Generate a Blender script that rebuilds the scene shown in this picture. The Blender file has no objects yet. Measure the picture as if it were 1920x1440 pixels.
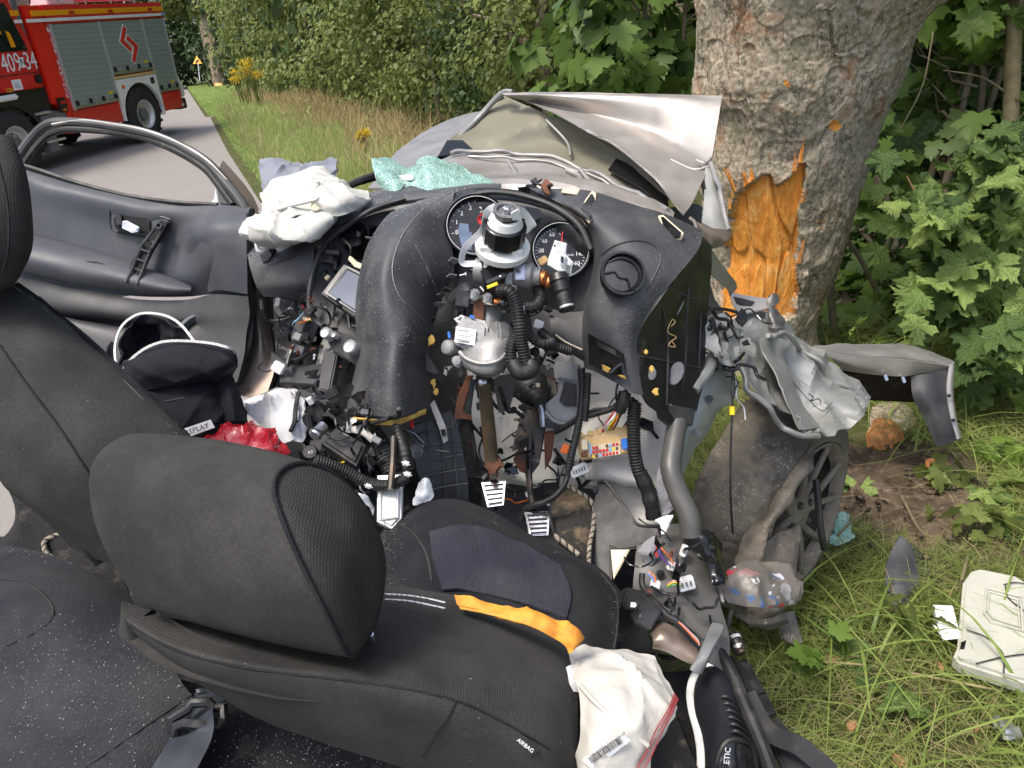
import bpy, bmesh, math, random
import numpy as np
from mathutils import Vector, Matrix
random.seed(7); rng = np.random.default_rng(7)
SC = bpy.context.scene
COL = SC.collection
# ---------------------------------------------------------------- camera
FPX, PITCH, ROLL, CAMH = 1450.0, math.radians(24.1), math.radians(6.3), 1.55
FW = np.array([0, math.cos(PITCH), -math.sin(PITCH)])
_R0 = np.array([1.0, 0, 0]); _U0 = np.array([0, math.sin(PITCH), math.cos(PITCH)])
RT = math.cos(ROLL)*_R0 - math.sin(ROLL)*_U0
UP = math.sin(ROLL)*_R0 + math.cos(ROLL)*_U0
CC = np.array([0, 0, CAMH])
cd = bpy.data.cameras.new("camera"); cam = bpy.data.objects.new("camera", cd); COL.objects.link(cam)
cd.sensor_width = 36.0; cd.lens = FPX/1920*36.0; cd.clip_start = 0.02; cd.clip_end = 2000
cam.matrix_world = Matrix(((RT[0], UP[0], -FW[0], CC[0]), (RT[1], UP[1], -FW[1], CC[1]), (RT[2], UP[2], -FW[2], CC[2]), (0, 0, 0, 1)))
SC.camera = cam
# ---------------------------------------------------------------- sky, sun, exposure
SUN_EL, SUN_AZ = math.radians(67), math.radians(-125)     # azimuth clockwise from +Y: the sun stands left and behind
wd = bpy.data.worlds.new("World"); SC.world = wd; wd.use_nodes = True
wn = wd.node_tree; bg = wn.nodes["Background"]
sky = wn.nodes.new("ShaderNodeTexSky"); sky.sky_type = 'NISHITA'; sky.sun_disc = False
sky.sun_elevation = SUN_EL; sky.sun_rotation = SUN_AZ; sky.air_density = 1.0; sky.dust_density = 4.0; sky.ozone_density = 0.6
wn.links.new(sky.outputs[0], bg.inputs[0]); bg.inputs[1].default_value = 0.15
ld = bpy.data.lights.new("sun", 'SUN'); ld.energy = 1.5; ld.angle = math.radians(14); ld.color = (1.0, 0.95, 0.87)
sun = bpy.data.objects.new("sun", ld); COL.objects.link(sun)
sd = Vector((math.sin(SUN_AZ)*math.cos(SUN_EL), math.cos(SUN_AZ)*math.cos(SUN_EL), math.sin(SUN_EL)))
sun.rotation_euler = sd.to_track_quat('Z', 'Y').to_euler(); sun.location = sd*30
SC.view_settings.view_transform = 'Standard'; SC.view_settings.look = 'None'
SC.view_settings.gamma = 1.0; SC.view_settings.use_curve_mapping = False
SC.view_settings.exposure = 1.1
SC.render.engine = 'CYCLES'
SC.cycles.max_bounces = 6; SC.cycles.transparent_max_bounces = 8
# ---------------------------------------------------------------- maths helpers
def P(x, y, d):                       # a point of the place, from where it lies in view and its distance along the axis (m)
    return CC + d*(RT*((x-960)/FPX) - UP*((y-720)/FPX) + FW)
def PA(a):
    a = np.asarray(a, float); x, y, d = a[..., 0:1], a[..., 1:2], a[..., 2:3]
    return CC + d*(RT*((x-960)/FPX) - UP*((y-720)/FPX) + FW)
def ground_at(x, y, z=0.0):
    v = RT*((x-960)/FPX) - UP*((y-720)/FPX) + FW
    return CC + v*((z-CC[2])/v[2])
def nrm(v):
    v = np.asarray(v, float); return v/max(1e-9, np.linalg.norm(v))
def cam_dir(a_deg):                   # direction in the plane facing the viewer, turned from the right
    a = math.radians(a_deg); return RT*math.cos(a) + UP*math.sin(a)
def _hash(ix, iy, iz, seed):
    h = (ix*374761393 + iy*668265263 + iz*2147483647 + seed*1442695041) & 0x7fffffff
    h = ((h ^ (h >> 13))*1274126177) & 0x7fffffff
    return ((h ^ (h >> 16)) & 0xffff)/65535.0
def vnoise(p, scale=1.0, seed=0):     # value noise, -1..1
    q = np.asarray(p, float)*scale; i = np.floor(q).astype(np.int64); f = q-i; f = f*f*(3-2*f)
    r = 0
    for dx in (0, 1):
        for dy in (0, 1):
            for dz in (0, 1):
                w = (f[..., 0] if dx else 1-f[..., 0])*(f[..., 1] if dy else 1-f[..., 1])*(f[..., 2] if dz else 1-f[..., 2])
                r = r + w*_hash(i[..., 0]+dx, i[..., 1]+dy, i[..., 2]+dz, seed)
    return r*2-1
def fbm(p, scale=1.0, seed=0, oct=3):
    r = 0; a = 1.0
    for o in range(oct):
        r = r + a*vnoise(p, scale*2**o, seed+o*17); a *= 0.5
    return r
def crinkle(p, scale=1.0, seed=0):    # sharp creases
    return (1-np.abs(vnoise(p, scale, seed))*2) + 0.5*(1-np.abs(vnoise(p, scale*2.1, seed+5))*2)
def cr(ctrl, m):                      # Catmull-Rom through control points, m steps per span
    c = np.asarray(ctrl, float); n = len(c)
    if n == 1: return c
    e = np.concatenate([[2*c[0]-c[1]], c, [2*c[-1]-c[-2]]])
    t = (np.arange(m)/m).reshape(-1, *([1]*(c.ndim-1))); out = []
    for k in range(n-1):
        a, b, g, h = e[k], e[k+1], e[k+2], e[k+3]
        out.append(0.5*(2*b + (g-a)*t + (2*a-5*b+4*g-h)*t*t + (3*b-a-3*g+h)*t**3))
    out.append(c[-1:]); return np.concatenate(out)
def crc(ctrl, m):                     # closed curve
    c = np.asarray(ctrl, float); n = len(c); t = (np.arange(m)/m).reshape(-1, 1); out = []
    for k in range(n):
        a, b, g, h = c[k-1], c[k], c[(k+1) % n], c[(k+2) % n]
        out.append(0.5*(2*b + (g-a)*t + (2*a-5*b+4*g-h)*t*t + (3*b-a-3*g+h)*t**3))
    return np.concatenate(out)
# ---------------------------------------------------------------- objects
WLOC = {}
def tag(o, label=None, cat=None, group=None, kind=None):
    if label: o["label"] = label
    if cat: o["category"] = cat
    if group: o["group"] = group
    if kind: o["kind"] = kind
    return o
def link(o, parent, loc):
    COL.objects.link(o); WLOC[o.name] = Vector(loc); o.location = loc
    if parent is not None:
        o.parent = parent; o.matrix_parent_inverse = Matrix.Translation(-WLOC[parent.name])
    return o
def empty(name, loc, label=None, cat=None, group=None):
    o = bpy.data.objects.new(name, None); o.empty_display_size = 0.1
    link(o, None, Vector(loc)); return tag(o, label, cat, group)
def np_mesh(name, V, F, mats, mi=None, sharp=35):
    V = np.asarray(V, np.float32); me = bpy.data.meshes.new(name)
    if isinstance(F, np.ndarray):
        k = F.shape[1]; tot = np.full(len(F), k, np.int32); fl = F.astype(np.int32).ravel()
    else:
        tot = np.array([len(f) for f in F], np.int32); fl = np.fromiter((i for f in F for i in f), np.int32)
    me.vertices.add(len(V)); me.vertices.foreach_set("co", V.ravel())
    me.loops.add(len(fl)); me.loops.foreach_set("vertex_index", fl)
    me.polygons.add(len(tot)); st = np.concatenate([[0], np.cumsum(tot)[:-1]]).astype(np.int32)
    me.polygons.foreach_set("loop_start", st); me.polygons.foreach_set("loop_total", tot)
    for m in mats: me.materials.append(m)
    if mi is not None: me.polygons.foreach_set("material_index", np.asarray(mi, np.int32))
    me.polygons.foreach_set("use_smooth", np.ones(len(tot), bool))
    me.update(calc_edges=True); me.validate()
    if sharp: me.set_sharp_from_angle(angle=math.radians(sharp))
    return me
class MB:
    def __init__(s): s.v = []; s.f = []; s.m = []; s.mats = []; s.n = 0
    def add(s, g, mat):
        V, F = g
        if mat not in s.mats: s.mats.append(mat)
        k = s.mats.index(mat); V = np.asarray(V, float)
        s.v.append(V); s.f += [[i+s.n for i in f] for f in F]; s.m += [k]*len(F); s.n += len(V); return s
    def build(s, name, parent=None, label=None, cat=None, group=None, kind=None, sharp=35):
        V = np.concatenate(s.v); c = (V.min(0)+V.max(0))/2
        me = np_mesh(name, V-c, s.f, s.mats, s.m, sharp)
        o = bpy.data.objects.new(name, me); link(o, parent, Vector(c))
        return tag(o, label, cat, group, kind)
def one(name, g, mat, parent=None, **k):
    return MB().add(g, mat).build(name, parent, **k)
# ---------------------------------------------------------------- shapes: each returns (points, faces)
GRIDS = {}
def grid_faces(nu, nv, off=0, flip=False):
    F = []
    for i in range(nu-1):
        for j in range(nv-1):
            a = off+i*nv+j; q = [a, a+1, a+nv+1, a+nv]
            F.append(q[::-1] if flip else q)
    return F
def sheet_pts(G, thick, keep=None):
    """a curved sheet with real thickness; G is a grid of points"""
    nu, nv = G.shape[:2]
    du = np.gradient(G, axis=0); dv = np.gradient(G, axis=1); N = np.cross(du, dv)
    N /= np.maximum(1e-12, np.linalg.norm(N, axis=-1, keepdims=True))
    if np.sum(N*(CC-G)) < 0: N = -N; flip = True
    else: flip = False
    if keep is not None: GRIDS[keep] = (G, N)
    B = G-N*thick; V = np.concatenate([G.reshape(-1, 3), B.reshape(-1, 3)]); n = nu*nv
    F = grid_faces(nu, nv, 0, flip)+grid_faces(nu, nv, n, not flip)
    rim = [(0, j) for j in range(nv)]+[(i, nv-1) for i in range(1, nu)]+[(nu-1, j) for j in range(nv-2, -1, -1)]+[(i, 0) for i in range(nu-2, 0, -1)]
    r = [i*nv+j for i, j in rim]
    for k in range(len(r)):
        a, b = r[k], r[(k+1) % len(r)]; q = [a, a+n, b+n, b]; F.append(q[::-1] if flip else q)
    return V, F
def patch(rows, m=6, thick=0.004, amp=0.0, scale=8.0, seed=1, crease=0.0, cscale=10.0, keep=None, world=False, folds=None):
    g = np.asarray(rows, float); g = cr(g, m); g = np.swapaxes(cr(np.swapaxes(g, 0, 1), m), 0, 1)
    G = g if world else PA(g)
    if amp or crease:
        N = np.cross(np.gradient(G, axis=0), np.gradient(G, axis=1)); N /= np.maximum(1e-12, np.linalg.norm(N, axis=-1, keepdims=True))
        h = amp*fbm(G, scale, seed)+crease*crinkle(G, cscale, seed+3); G = G+N*h[..., None]
    for a_, f_, ang_, w_ in (folds or ()):          # drawn folds: narrow ridges running across the cloth
        N = np.cross(np.gradient(G, axis=0), np.gradient(G, axis=1)); N /= np.maximum(1e-12, np.linalg.norm(N, axis=-1, keepdims=True)); N = N*np.sign(np.sum(N*(CC-G)))
        t = (G @ cam_dir(ang_))*f_+w_*fbm(G, 7, seed+9, 2); G = G+N*(a_*(1-np.abs(np.sin(t)))**3*np.clip(.6+fbm(G, 9, seed+4, 2), 0, 1.4))[..., None]
    return sheet_pts(G, thick, keep)
def bm_out(bm):
    bm.verts.index_update(); V = np.array([v.co[:] for v in bm.verts]); F = [[v.index for v in f.verts] for f in bm.faces]; bm.free(); return V, F
def prism(pts, back, bevel=0.0, seg=2):
    """closed outline pts (n,3), pushed along vector back"""
    pts = np.asarray(pts, float); n = len(pts); bm = bmesh.new()
    a = [bm.verts.new(p) for p in pts]; b = [bm.verts.new(p+back) for p in pts]
    f = bm.faces.new(a); bm.faces.new(b[::-1])
    for i in range(n): bm.faces.new([a[i], b[i], b[(i+1) % n], a[(i+1) % n]])
    bmesh.ops.recalc_face_normals(bm, faces=bm.faces)
    if bevel: bmesh.ops.bevel(bm, geom=list(f.edges), offset=bevel, segments=seg, affect='EDGES', clamp_overlap=True)
    return bm_out(bm)
def newell(p):
    q = np.roll(p, -1, 0); return nrm(np.sum(np.cross(p, q), 0))
def slab(out, thick=0.006, bevel=0.0015, smooth=0):
    o = np.asarray(out, float)
    if smooth: o = crc(o, smooth)
    p = PA(o); n = newell(p)
    if n @ (p.mean(0)-CC) < 0: n = -n
    return prism(p, n*thick, bevel)
def flat(out, d): return [(x, y, d) for x, y in out]
def box_w(c, ax, ay, az, w, h, t, bevel=0.002, seg=2):
    bm = bmesh.new(); bmesh.ops.create_cube(bm, size=1.0)
    for v in bm.verts: v.co = Vector((v.co.x*w, v.co.y*h, v.co.z*t))
    if bevel: bmesh.ops.bevel(bm, geom=list(bm.edges), offset=min(bevel, 0.45*min(w, h, t)), segments=seg, affect='EDGES')
    V, F = bm_out(bm); return np.asarray(c)+V[:, :1]*ax+V[:, 1:2]*ay+V[:, 2:3]*az, F
def box(x, y, d, wpx, hpx, t, ang=0.0, tx=0.0, ty=0.0, bevel=0.0015):
    """box with its face turned to the viewer: size in view, thickness in metres, turned by ang, tipped by tx / ty"""
    a = math.radians(ang); ax = RT*math.cos(a)+UP*math.sin(a); ay = -RT*math.sin(a)+UP*math.cos(a); az = -FW
    M = Matrix.Rotation(math.radians(tx), 3, 'X') @ Matrix.Rotation(math.radians(ty), 3, 'Y')
    B = np.array([ax, ay, az]).T; M = np.array(M); X = B@M[:, 0]; Y = B@M[:, 1]; Z = B@M[:, 2]
    return box_w(P(x, y, d)-Z*t/2, X, Y, Z, wpx*d/FPX, hpx*d/FPX, t, bevel)
def tube_w(p, r, seg=8, cap=True):
    p = np.asarray(p, float); n = len(p); r = np.broadcast_to(np.asarray(r, float), (n,))
    T = np.gradient(p, axis=0); T /= np.maximum(1e-9, np.linalg.norm(T, axis=1, keepdims=True))
    u = nrm(np.cross(T[0], [0.31, 0.2, 0.93])); V = []
    for i in range(n):
        u = u-T[i]*(u@T[i]); u = nrm(u); w = np.cross(T[i], u)
        a = np.arange(seg)*2*math.pi/seg
        V.append(p[i]+r[i]*(np.cos(a)[:, None]*u+np.sin(a)[:, None]*w))
    V = np.concatenate(V); F = []
    for i in range(n-1):
        for j in range(seg):
            a = i*seg+j; b = i*seg+(j+1) % seg; F.append([a, b, b+seg, a+seg])
    if cap: F.append(list(range(seg))[::-1]); F.append([(n-1)*seg+j for j in range(seg)])
    return V, F
def tube(pts, r, seg=8, m=6, ribs=None, jit=0.0):
    """hose through view points; r in metres; ribs = (pitch, depth) for a corrugated one"""
    p = PA(cr(np.asarray(pts, float), m))
    if jit: p = p+jit*np.stack([vnoise(p, 25, s) for s in (1, 2, 3)], -1)
    if ribs:
        L = np.concatenate([[0], np.cumsum(np.linalg.norm(np.diff(p, axis=0), axis=1))]); k = max(8, int(L[-1]/ribs[0]*4))
        s = np.linspace(0, L[-1], k); q = np.stack([np.interp(s, L, p[:, c]) for c in range(3)], 1)
        rr = r*(1-ribs[1]*(np.arange(k) % 4 < 2)); return tube_w(q, rr, seg)
    rr = r if np.isscalar(r) else np.interp(np.linspace(0, 1, len(p)), np.linspace(0, 1, len(r)), r)
    return tube_w(p, rr, seg)
def strip(pts, w, t=0.002, m=8, face=None):
    """flat band: pts in view, width w in metres lying across, facing `face`"""
    p = PA(cr(np.asarray(pts, float), m)); T = np.gradient(p, axis=0)
    n = np.asarray(face if face is not None else -FW, float)
    S = np.cross(T, n); S /= np.maximum(1e-9, np.linalg.norm(S, axis=1, keepdims=True))
    ww = w if np.isscalar(w) else np.interp(np.linspace(0, 1, len(p)), np.linspace(0, 1, len(w)), w)[:, None]
    G = np.stack([p-S*ww/2, p, p+S*ww/2], 1); return sheet_pts(G, t)
def lathe(c, axis, prof, seg=24, flat_=1.0, closed=True):
    """profile [(along, radius)] turned round an axis (metres)"""
    z = nrm(axis); u = nrm(np.cross(z, [0.2, 0.9, 0.37])); w = np.cross(z, u); a = np.arange(seg)*2*math.pi/seg
    ring = np.cos(a)[:, None]*u+np.sin(a)[:, None]*w; V = np.concatenate([np.asarray(c)+z*t+ring*max(r, 1e-5) for t, r in prof]); F = []
    for i in range(len(prof)-1):
        for j in range(seg):
            p = i*seg+j; q = i*seg+(j+1) % seg; F.append([p, q, q+seg, p+seg])
    if closed: F.append(list(range(seg))[::-1]); F.append([(len(prof)-1)*seg+j for j in range(seg)])
    return V, F
def loft(loops, m=4, k=3, capround=0.35, nc=3, keep=None, amp=0, scale=8, seed=3, world=False):
    """closed loops (each the same count of view points) skinned, ends rounded off"""
    L = np.array([crc(l, k) for l in loops]); L = cr(L, m); W = L if world else PA(L)
    n = W.shape[1]; A = []
    def endcap(ring, nxt):
        c = ring.mean(0); out = nrm(ring.mean(0)-nxt.mean(0)); rad = np.mean(np.linalg.norm(ring-c, axis=1)); r = []
        for i in range(1, nc+1):
            t = i/nc*math.pi/2*0.93; r.append(c+(ring-c)*math.cos(t)+out*rad*capround*math.sin(t))
        return r
    W = np.array(endcap(W[0], W[1])[::-1]+list(W)+endcap(W[-1], W[-2]))
    if amp:
        c = W.mean(1, keepdims=True); N = W-c; N /= np.linalg.norm(N, axis=-1, keepdims=True)+1e-9; W = W+N*(amp*fbm(W, scale, seed))[..., None]
    R = len(W); V = W.reshape(-1, 3); F = []
    for i in range(R-1):
        for j in range(n):
            a = i*n+j; b = i*n+(j+1) % n; F.append([a, b, b+n, a+n])
    F.append(list(range(n))[::-1]); F.append([(R-1)*n+j for j in range(n)])
    if keep is not None:
        c = W.mean(1, keepdims=True); N = W-c; N = N/(np.linalg.norm(N, axis=-1, keepdims=True)+1e-9); GRIDS[keep] = (W, N)
    bm = bmesh.new(); vs = [bm.verts.new(p) for p in V]
    for f in F:
        try: bm.faces.new([vs[i] for i in f])
        except ValueError: pass
    bmesh.ops.recalc_face_normals(bm, faces=bm.faces); return bm_out(bm)
def _surf(key):
    G = GRIDS[key][0].reshape(-1, 3); v = G-CC; d = v @ FW; return 960+FPX*(v @ RT)/d, 720-FPX*(v @ UP)/d, d, GRIDS[key][1].reshape(-1, 3)
def on(key, pts, lift=.0015, m=8):
    """a curve laid on a surface already built: follows its depth"""
    gx, gy, gd, N = _surf(key); c = cr(np.asarray([(p[0], p[1]) for p in pts], float), m); out = []
    vis = np.einsum('ij,ij->i', N, CC-GRIDS[key][0].reshape(-1, 3)) > 0
    for x, y in c:
        q = np.where(vis, (gx-x)**2+(gy-y)**2, 1e12)+1.0; k = np.argpartition(q, 5)[:5]; w = 1/q[k]; out.append((x, y, float((gd[k]*w).sum()/w.sum())-lift))
    return out
def laid(key, pts, r, lift=.0008, seg=5): return tube_w(PA(np.array(on(key, pts, lift))), r, seg)
def text_obj(name, s, c, right, up, size, mat, parent=None, extrude=0.0004, align='CENTER', **k):
    cu = bpy.data.curves.new(name, 'FONT'); cu.body = s; cu.size = size; cu.extrude = extrude; cu.align_x = align; cu.align_y = 'CENTER'; cu.resolution_u = 2
    cu.materials.append(mat); o = bpy.data.objects.new(name, cu); c = Vector(c); link(o, parent, c)
    x = Vector(nrm(right)); y = Vector(up); y = (y-x*y.dot(x)).normalized(); z = x.cross(y)
    o.rotation_euler = Matrix((x, y, z)).transposed().to_euler(); return tag(o, **k) if k else o
# ---------------------------------------------------------------- materials
def rgb(h):
    h = h.lstrip('#'); c = [int(h[i:i+2], 16)/255 for i in (0, 2, 4)]
    return tuple(((v+0.055)/1.055)**2.4 if v > 0.04045 else v/12.92 for v in c)
class NT:
    def __init__(s, name):
        s.m = bpy.data.materials.new(name); s.m.use_nodes = True; s.t = s.m.node_tree; s.p = s.t.nodes["Principled BSDF"]; s.o = s.t.nodes["Material Output"]
        s.co = s.t.nodes.new("ShaderNodeTexCoord").outputs["Object"]
    def n(s, typ, ins=None, **kw):
        nd = s.t.nodes.new(typ)
        for k, v in kw.items(): setattr(nd, k, v)
        for k, v in (ins or {}).items(): s.set(nd.inputs[k], v)
        return nd
    def set(s, sock, v):
        if isinstance(v, bpy.types.NodeSocket): s.t.links.new(v, sock)
        elif isinstance(v, (tuple, list)) and len(v) == 3 and sock.type == 'RGBA': sock.default_value = (*v, 1)
        else: sock.default_value = v
    def noise(s, scale, detail=4, rough=0.55, vec=None, dist=0.0):
        return s.n("ShaderNodeTexNoise", {"Vector": vec or s.co, "Scale": scale, "Detail": detail, "Roughness": rough, "Distortion": dist}).outputs["Fac"]
    def ramp(s, fac, a, b, lo=0.0, hi=1.0):
        return s.n("ShaderNodeMapRange", {"Value": fac, "From Min": a, "From Max": b, "To Min": lo, "To Max": hi}).outputs[0]
    def mix(s, fac, a, b):
        nd = s.t.nodes.new("ShaderNodeMix"); nd.data_type = 'RGBA'; s.set(nd.inputs[0], fac); s.set(nd.inputs[6], a); s.set(nd.inputs[7], b); return nd.outputs[2]
    def mul(s, a, b, op='MULTIPLY'):
        nd = s.t.nodes.new("ShaderNodeMath"); nd.operation = op; s.set(nd.inputs[0], a); s.set(nd.inputs[1], b); return nd.outputs[0]
    def bump(s, h, strength=0.3, dist=0.002, prev=None):
        i = {"Height": h, "Strength": strength, "Distance": dist}
        if prev is not None: i["Normal"] = prev
        return s.n("ShaderNodeBump", i).outputs[0]
    def stretch(s, v):
        return s.n("ShaderNodeMapping", {"Vector": s.co, "Scale": v}).outputs[0]
    def rnd(s): return s.n("ShaderNodeNewGeometry").outputs["Random Per Island"]
    def fin(s, **k):
        for a, v in k.items(): s.set(s.p.inputs[{'col': 'Base Color', 'rough': 'Roughness', 'metal': 'Metallic', 'nor': 'Normal', 'spec': 'Specular IOR Level', 'trans': 'Transmission Weight', 'coat': 'Coat Weight', 'sheen': 'Sheen Weight', 'ior': 'IOR', 'sss': 'Subsurface Weight', 'emis': 'Emission Color', 'alpha': 'Alpha'}[a]], v)
        return s.m
def plain(name, c, rough=0.5, metal=0.0, var=0.25, scale=30, bump=0.15, bscale=120, dirt=None, dirt_amt=0.0, dscale=14, spec=0.5, coat=0.0):
    t = NT(name); f = t.noise(scale); lo = tuple(v*(1-var) for v in c); hi = tuple(min(1, v*(1+var)) for v in c)
    col = t.mix(t.ramp(f, 0.3, 0.7), lo, hi)
    if dirt: col = t.mix(t.ramp(t.noise(dscale, 6, 0.65), 0.62-0.35*dirt_amt, 0.75, 0, min(1, 0.5+dirt_amt)), col, dirt)
    rg = t.ramp(t.noise(scale*0.6), 0.3, 0.7, max(0, rough-0.1), min(1, rough+0.1))
    return t.fin(col=col, rough=rg, metal=metal, nor=t.bump(t.noise(bscale, 3), bump, 0.001), spec=spec, coat=coat)
def mk_dash(name, c, rough=0.6, dust=0.35, dscale=6):
    t = NT(name); col = t.mix(t.ramp(t.noise(9, 5, 0.6), 0.42, 0.72, 0, dust), c, (0.16, 0.16, 0.155))
    sp = t.n("ShaderNodeTexVoronoi", {"Vector": t.co, "Scale": 420.0}).outputs["Distance"]
    msk = t.mul(t.ramp(sp, 0.16, 0.1), t.ramp(t.noise(dscale, 3), 0.46, 0.7))
    col = t.mix(msk, col, (0.5, 0.5, 0.5))
    scr = t.noise(14, 8, 0.7, t.stretch((1, 6, 1)), 1.2)
    return t.fin(col=col, rough=t.ramp(t.noise(7, 5), 0.3, 0.7, rough-0.1, rough+0.16), nor=t.bump(t.noise(700, 2), 0.25, 0.0006, t.bump(scr, 0.05, 0.002)))
def mk_fabric(name, c, dust=0.25, rib=900):
    t = NT(name); col = t.mix(t.ramp(t.noise(7, 6, 0.65), 0.4, 0.75, 0, dust), c, (0.13, 0.125, 0.115))
    col = t.mix(t.ramp(t.noise(240, 2), 0.3, 0.7, 0, 0.35), col, tuple(v*0.45 for v in c))
    w1 = t.n("ShaderNodeTexWave", {"Vector": t.co, "Scale": rib/6.28, "Distortion": 0.6}, bands_direction='X').outputs["Fac"]
    w2 = t.n("ShaderNodeTexWave", {"Vector": t.co, "Scale": rib/6.28, "Distortion": 0.6}, bands_direction='Z').outputs["Fac"]
    return t.fin(col=col, rough=0.92, nor=t.bump(t.mul(w1, w2), 0.35, 0.0012, t.bump(t.noise(9, 4), 0.12, 0.01)), sheen=0.0, spec=0.25)
def mk_paint(name, c, scratch=0.4, metal=0.55, rough=0.34):
    t = NT(name); sc = t.noise(26, 9, 0.75, t.stretch((1, 9, 2.5)), 2.0); sc2 = t.noise(40, 9, 0.8, t.stretch((7, 1, 3)), 2.0)
    k = t.mul(t.ramp(sc, 0.64, 0.72), scratch); k2 = t.mul(t.ramp(sc2, 0.66, 0.72), scratch)
    col = t.mix(k, t.mix(t.ramp(t.noise(6, 4), 0.35, 0.7), tuple(v*0.86 for v in c), c), (0.12, 0.105, 0.09)); col = t.mix(k2, col, (0.62, 0.62, 0.6))
    col = t.mix(t.ramp(t.noise(5, 6, 0.7), 0.58, 0.8, 0, 0.35), col, (0.3, 0.27, 0.22))
    return t.fin(col=col, rough=t.ramp(t.noise(12, 5), 0.3, 0.7, rough-0.08, rough+0.22), metal=metal, nor=t.bump(t.noise(11, 3), 0.06, 0.01, t.bump(k2, 0.2, 0.0008)))
def mk_leaf(name, dark, light, transl=0.35, rough=0.45, sat=None):
    t = NT(name); r = t.rnd(); big = t.noise(0.9, 3); f = t.mul(t.mul(r, 0.55), t.ramp(big, 0.3, 0.7, 0.0, 0.6), 'ADD')
    col = t.mix(f, dark, light)
    if sat: col = t.mix(t.ramp(r, 0.93, 0.94), col, sat)
    t.fin(col=col, rough=rough, spec=0.22)
    tr = t.n("ShaderNodeBsdfTranslucent", {"Color": t.mix(0.5, col, tuple(min(1, v*1.6) for v in light))}).outputs[0]
    ms = t.n("ShaderNodeMixShader", {0: transl, 1: t.p.outputs[0], 2: tr}).outputs[0]
    t.t.links.new(ms, t.o.inputs[0]); return t.m
M = {}
M['dash'] = mk_dash('dash_plastic', (0.036, 0.038, 0.043), 0.6, 0.5); M['dash2'] = mk_dash('trim_plastic', (0.019, 0.019, 0.021), 0.5, 0.25)
M['black'] = plain('black_plastic', (0.012, 0.012, 0.013), 0.4, 0, 0.4, 20, 0.2, 200, (0.14, 0.13, 0.12), 0.12, 25)
M['rubber'] = plain('black_rubber', (0.014, 0.014, 0.014), 0.55, 0, 0.4, 30, 0.1, 150, (0.1, 0.095, 0.085), 0.15, 30)
M['gloss'] = plain('gloss_black', (0.01, 0.01, 0.011), 0.18, 0, 0.2)
M['greyplastic'] = plain('grey_plastic', (0.14, 0.145, 0.15), 0.5, 0, 0.2, 20, 0.15)
M['fab'] = mk_fabric('seat_fabric', (0.030, 0.030, 0.028), .36); M['fabdark'] = mk_fabric('seat_fabric_dark', (0.012, 0.0125, 0.016), 0.2)
M['fabblue'] = mk_fabric('seat_fabric_ribbed', (0.019, 0.020, 0.027), 0.3, 700)
M['carpet'] = plain('carpet', (0.009, 0.009, 0.01), 0.98, 0, 0.6, 300, 0.9, 500, (0.16, 0.13, 0.09), 0.12, 20)
M['carpetdirt'] = plain('dirty_carpet', (0.022, 0.02, 0.017), 0.98, 0, 0.6, 300, 0.9, 500, (0.3, 0.22, 0.12), 0.3, 16)
M['door'] = mk_dash('door_plastic', (0.048, 0.053, 0.064), 0.55, 0.2, 3); M['doorlow'] = mk_dash('door_plastic_low', (0.038, 0.039, 0.041), 0.55, 0.25, 3)
M['paint'] = mk_paint('car_paint', (0.40, 0.37, 0.34), 0.7, 0.6, 0.38); M['paint2'] = mk_paint('car_paint_grey', (0.30, 0.29, 0.28), 0.5, 0.5, 0.42)
M['bronze'] = mk_paint('car_paint_bronze', (0.26, 0.205, 0.165), 0.15, 0.5, 0.3)
M['olive'] = mk_paint('inner_paint', (0.17, 0.16, 0.115), 0.35, 0.1, 0.58)
M['primer'] = mk_paint('grey_primer', (0.30, 0.305, 0.285), 0.75, 0.35, 0.40); M['primerdark'] = mk_paint('sill_primer', (0.10, 0.097, 0.09), 0.3, 0.25, 0.4)
M['alu'] = plain('cast_aluminium', (0.27, 0.27, 0.265), 0.5, 0.4, 0.2, 40, 0.45, 160, (0.1, 0.08, 0.06), 0.12)
M['steel'] = plain('zinc_steel', (0.5, 0.51, 0.55), 0.32, 0.9, 0.15, 25, 0.15); M['chrome'] = plain('chrome', (0.75, 0.75, 0.76), 0.15, 1.0, 0.08)
M['brown'] = plain('coated_shaft', (0.14, 0.105, 0.07), 0.4, 0.5, 0.3, 20, 0.15, 100, (0.22, 0.08, 0.03), 0.2)
M['rust'] = plain('rust', (0.15, 0.06, 0.032), 0.75, 0.2, 0.5, 40, 0.4, 120, (0.06, 0.03, 0.02), 0.4)
M['darksteel'] = plain('dark_steel', (0.05, 0.045, 0.04), 0.42, 0.6, 0.4, 20, 0.2, 100, (0.2, 0.09, 0.04), 0.2)
M['white'] = plain('white_plastic', (0.72, 0.72, 0.69), 0.42, 0, 0.06, 30, 0.08, 100, (0.3, 0.27, 0.22), 0.1, 30)
M['cream'] = plain('cream_plastic', (0.62, 0.53, 0.36), 0.5, 0, 0.1, 30, 0.1)
M['tan'] = plain('tan_plastic', (0.62, 0.41, 0.17), 0.45, 0, 0.1, 40, 0.1); M['foam'] = plain('yellow_foam', (0.55, 0.36, 0.09), 0.95, 0, 0.4, 60, 0.9, 200, (0.1, 0.07, 0.03), 0.25, 40)
for k, c in dict(red=(0.5, 0.02, 0.02), blue=(0.03, 0.17, 0.6), yellow=(0.75, 0.55, 0.02), green=(0.03, 0.25, 0.07), orange=(0.75, 0.16, 0.02), purple=(0.16, 0.06, 0.3), pale=(0.6, 0.6, 0.62), pink=(0.55, 0.22, 0.25), ltblue=(0.25, 0.42, 0.62)).items():
    M[k] = plain('wire_'+k, c, 0.4, 0, 0.12, 40, 0.05)
M['copper'] = plain('copper_wire', (0.5, 0.19, 0.07), 0.35, 0.9, 0.4, 200, 0.6, 400)
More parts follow.
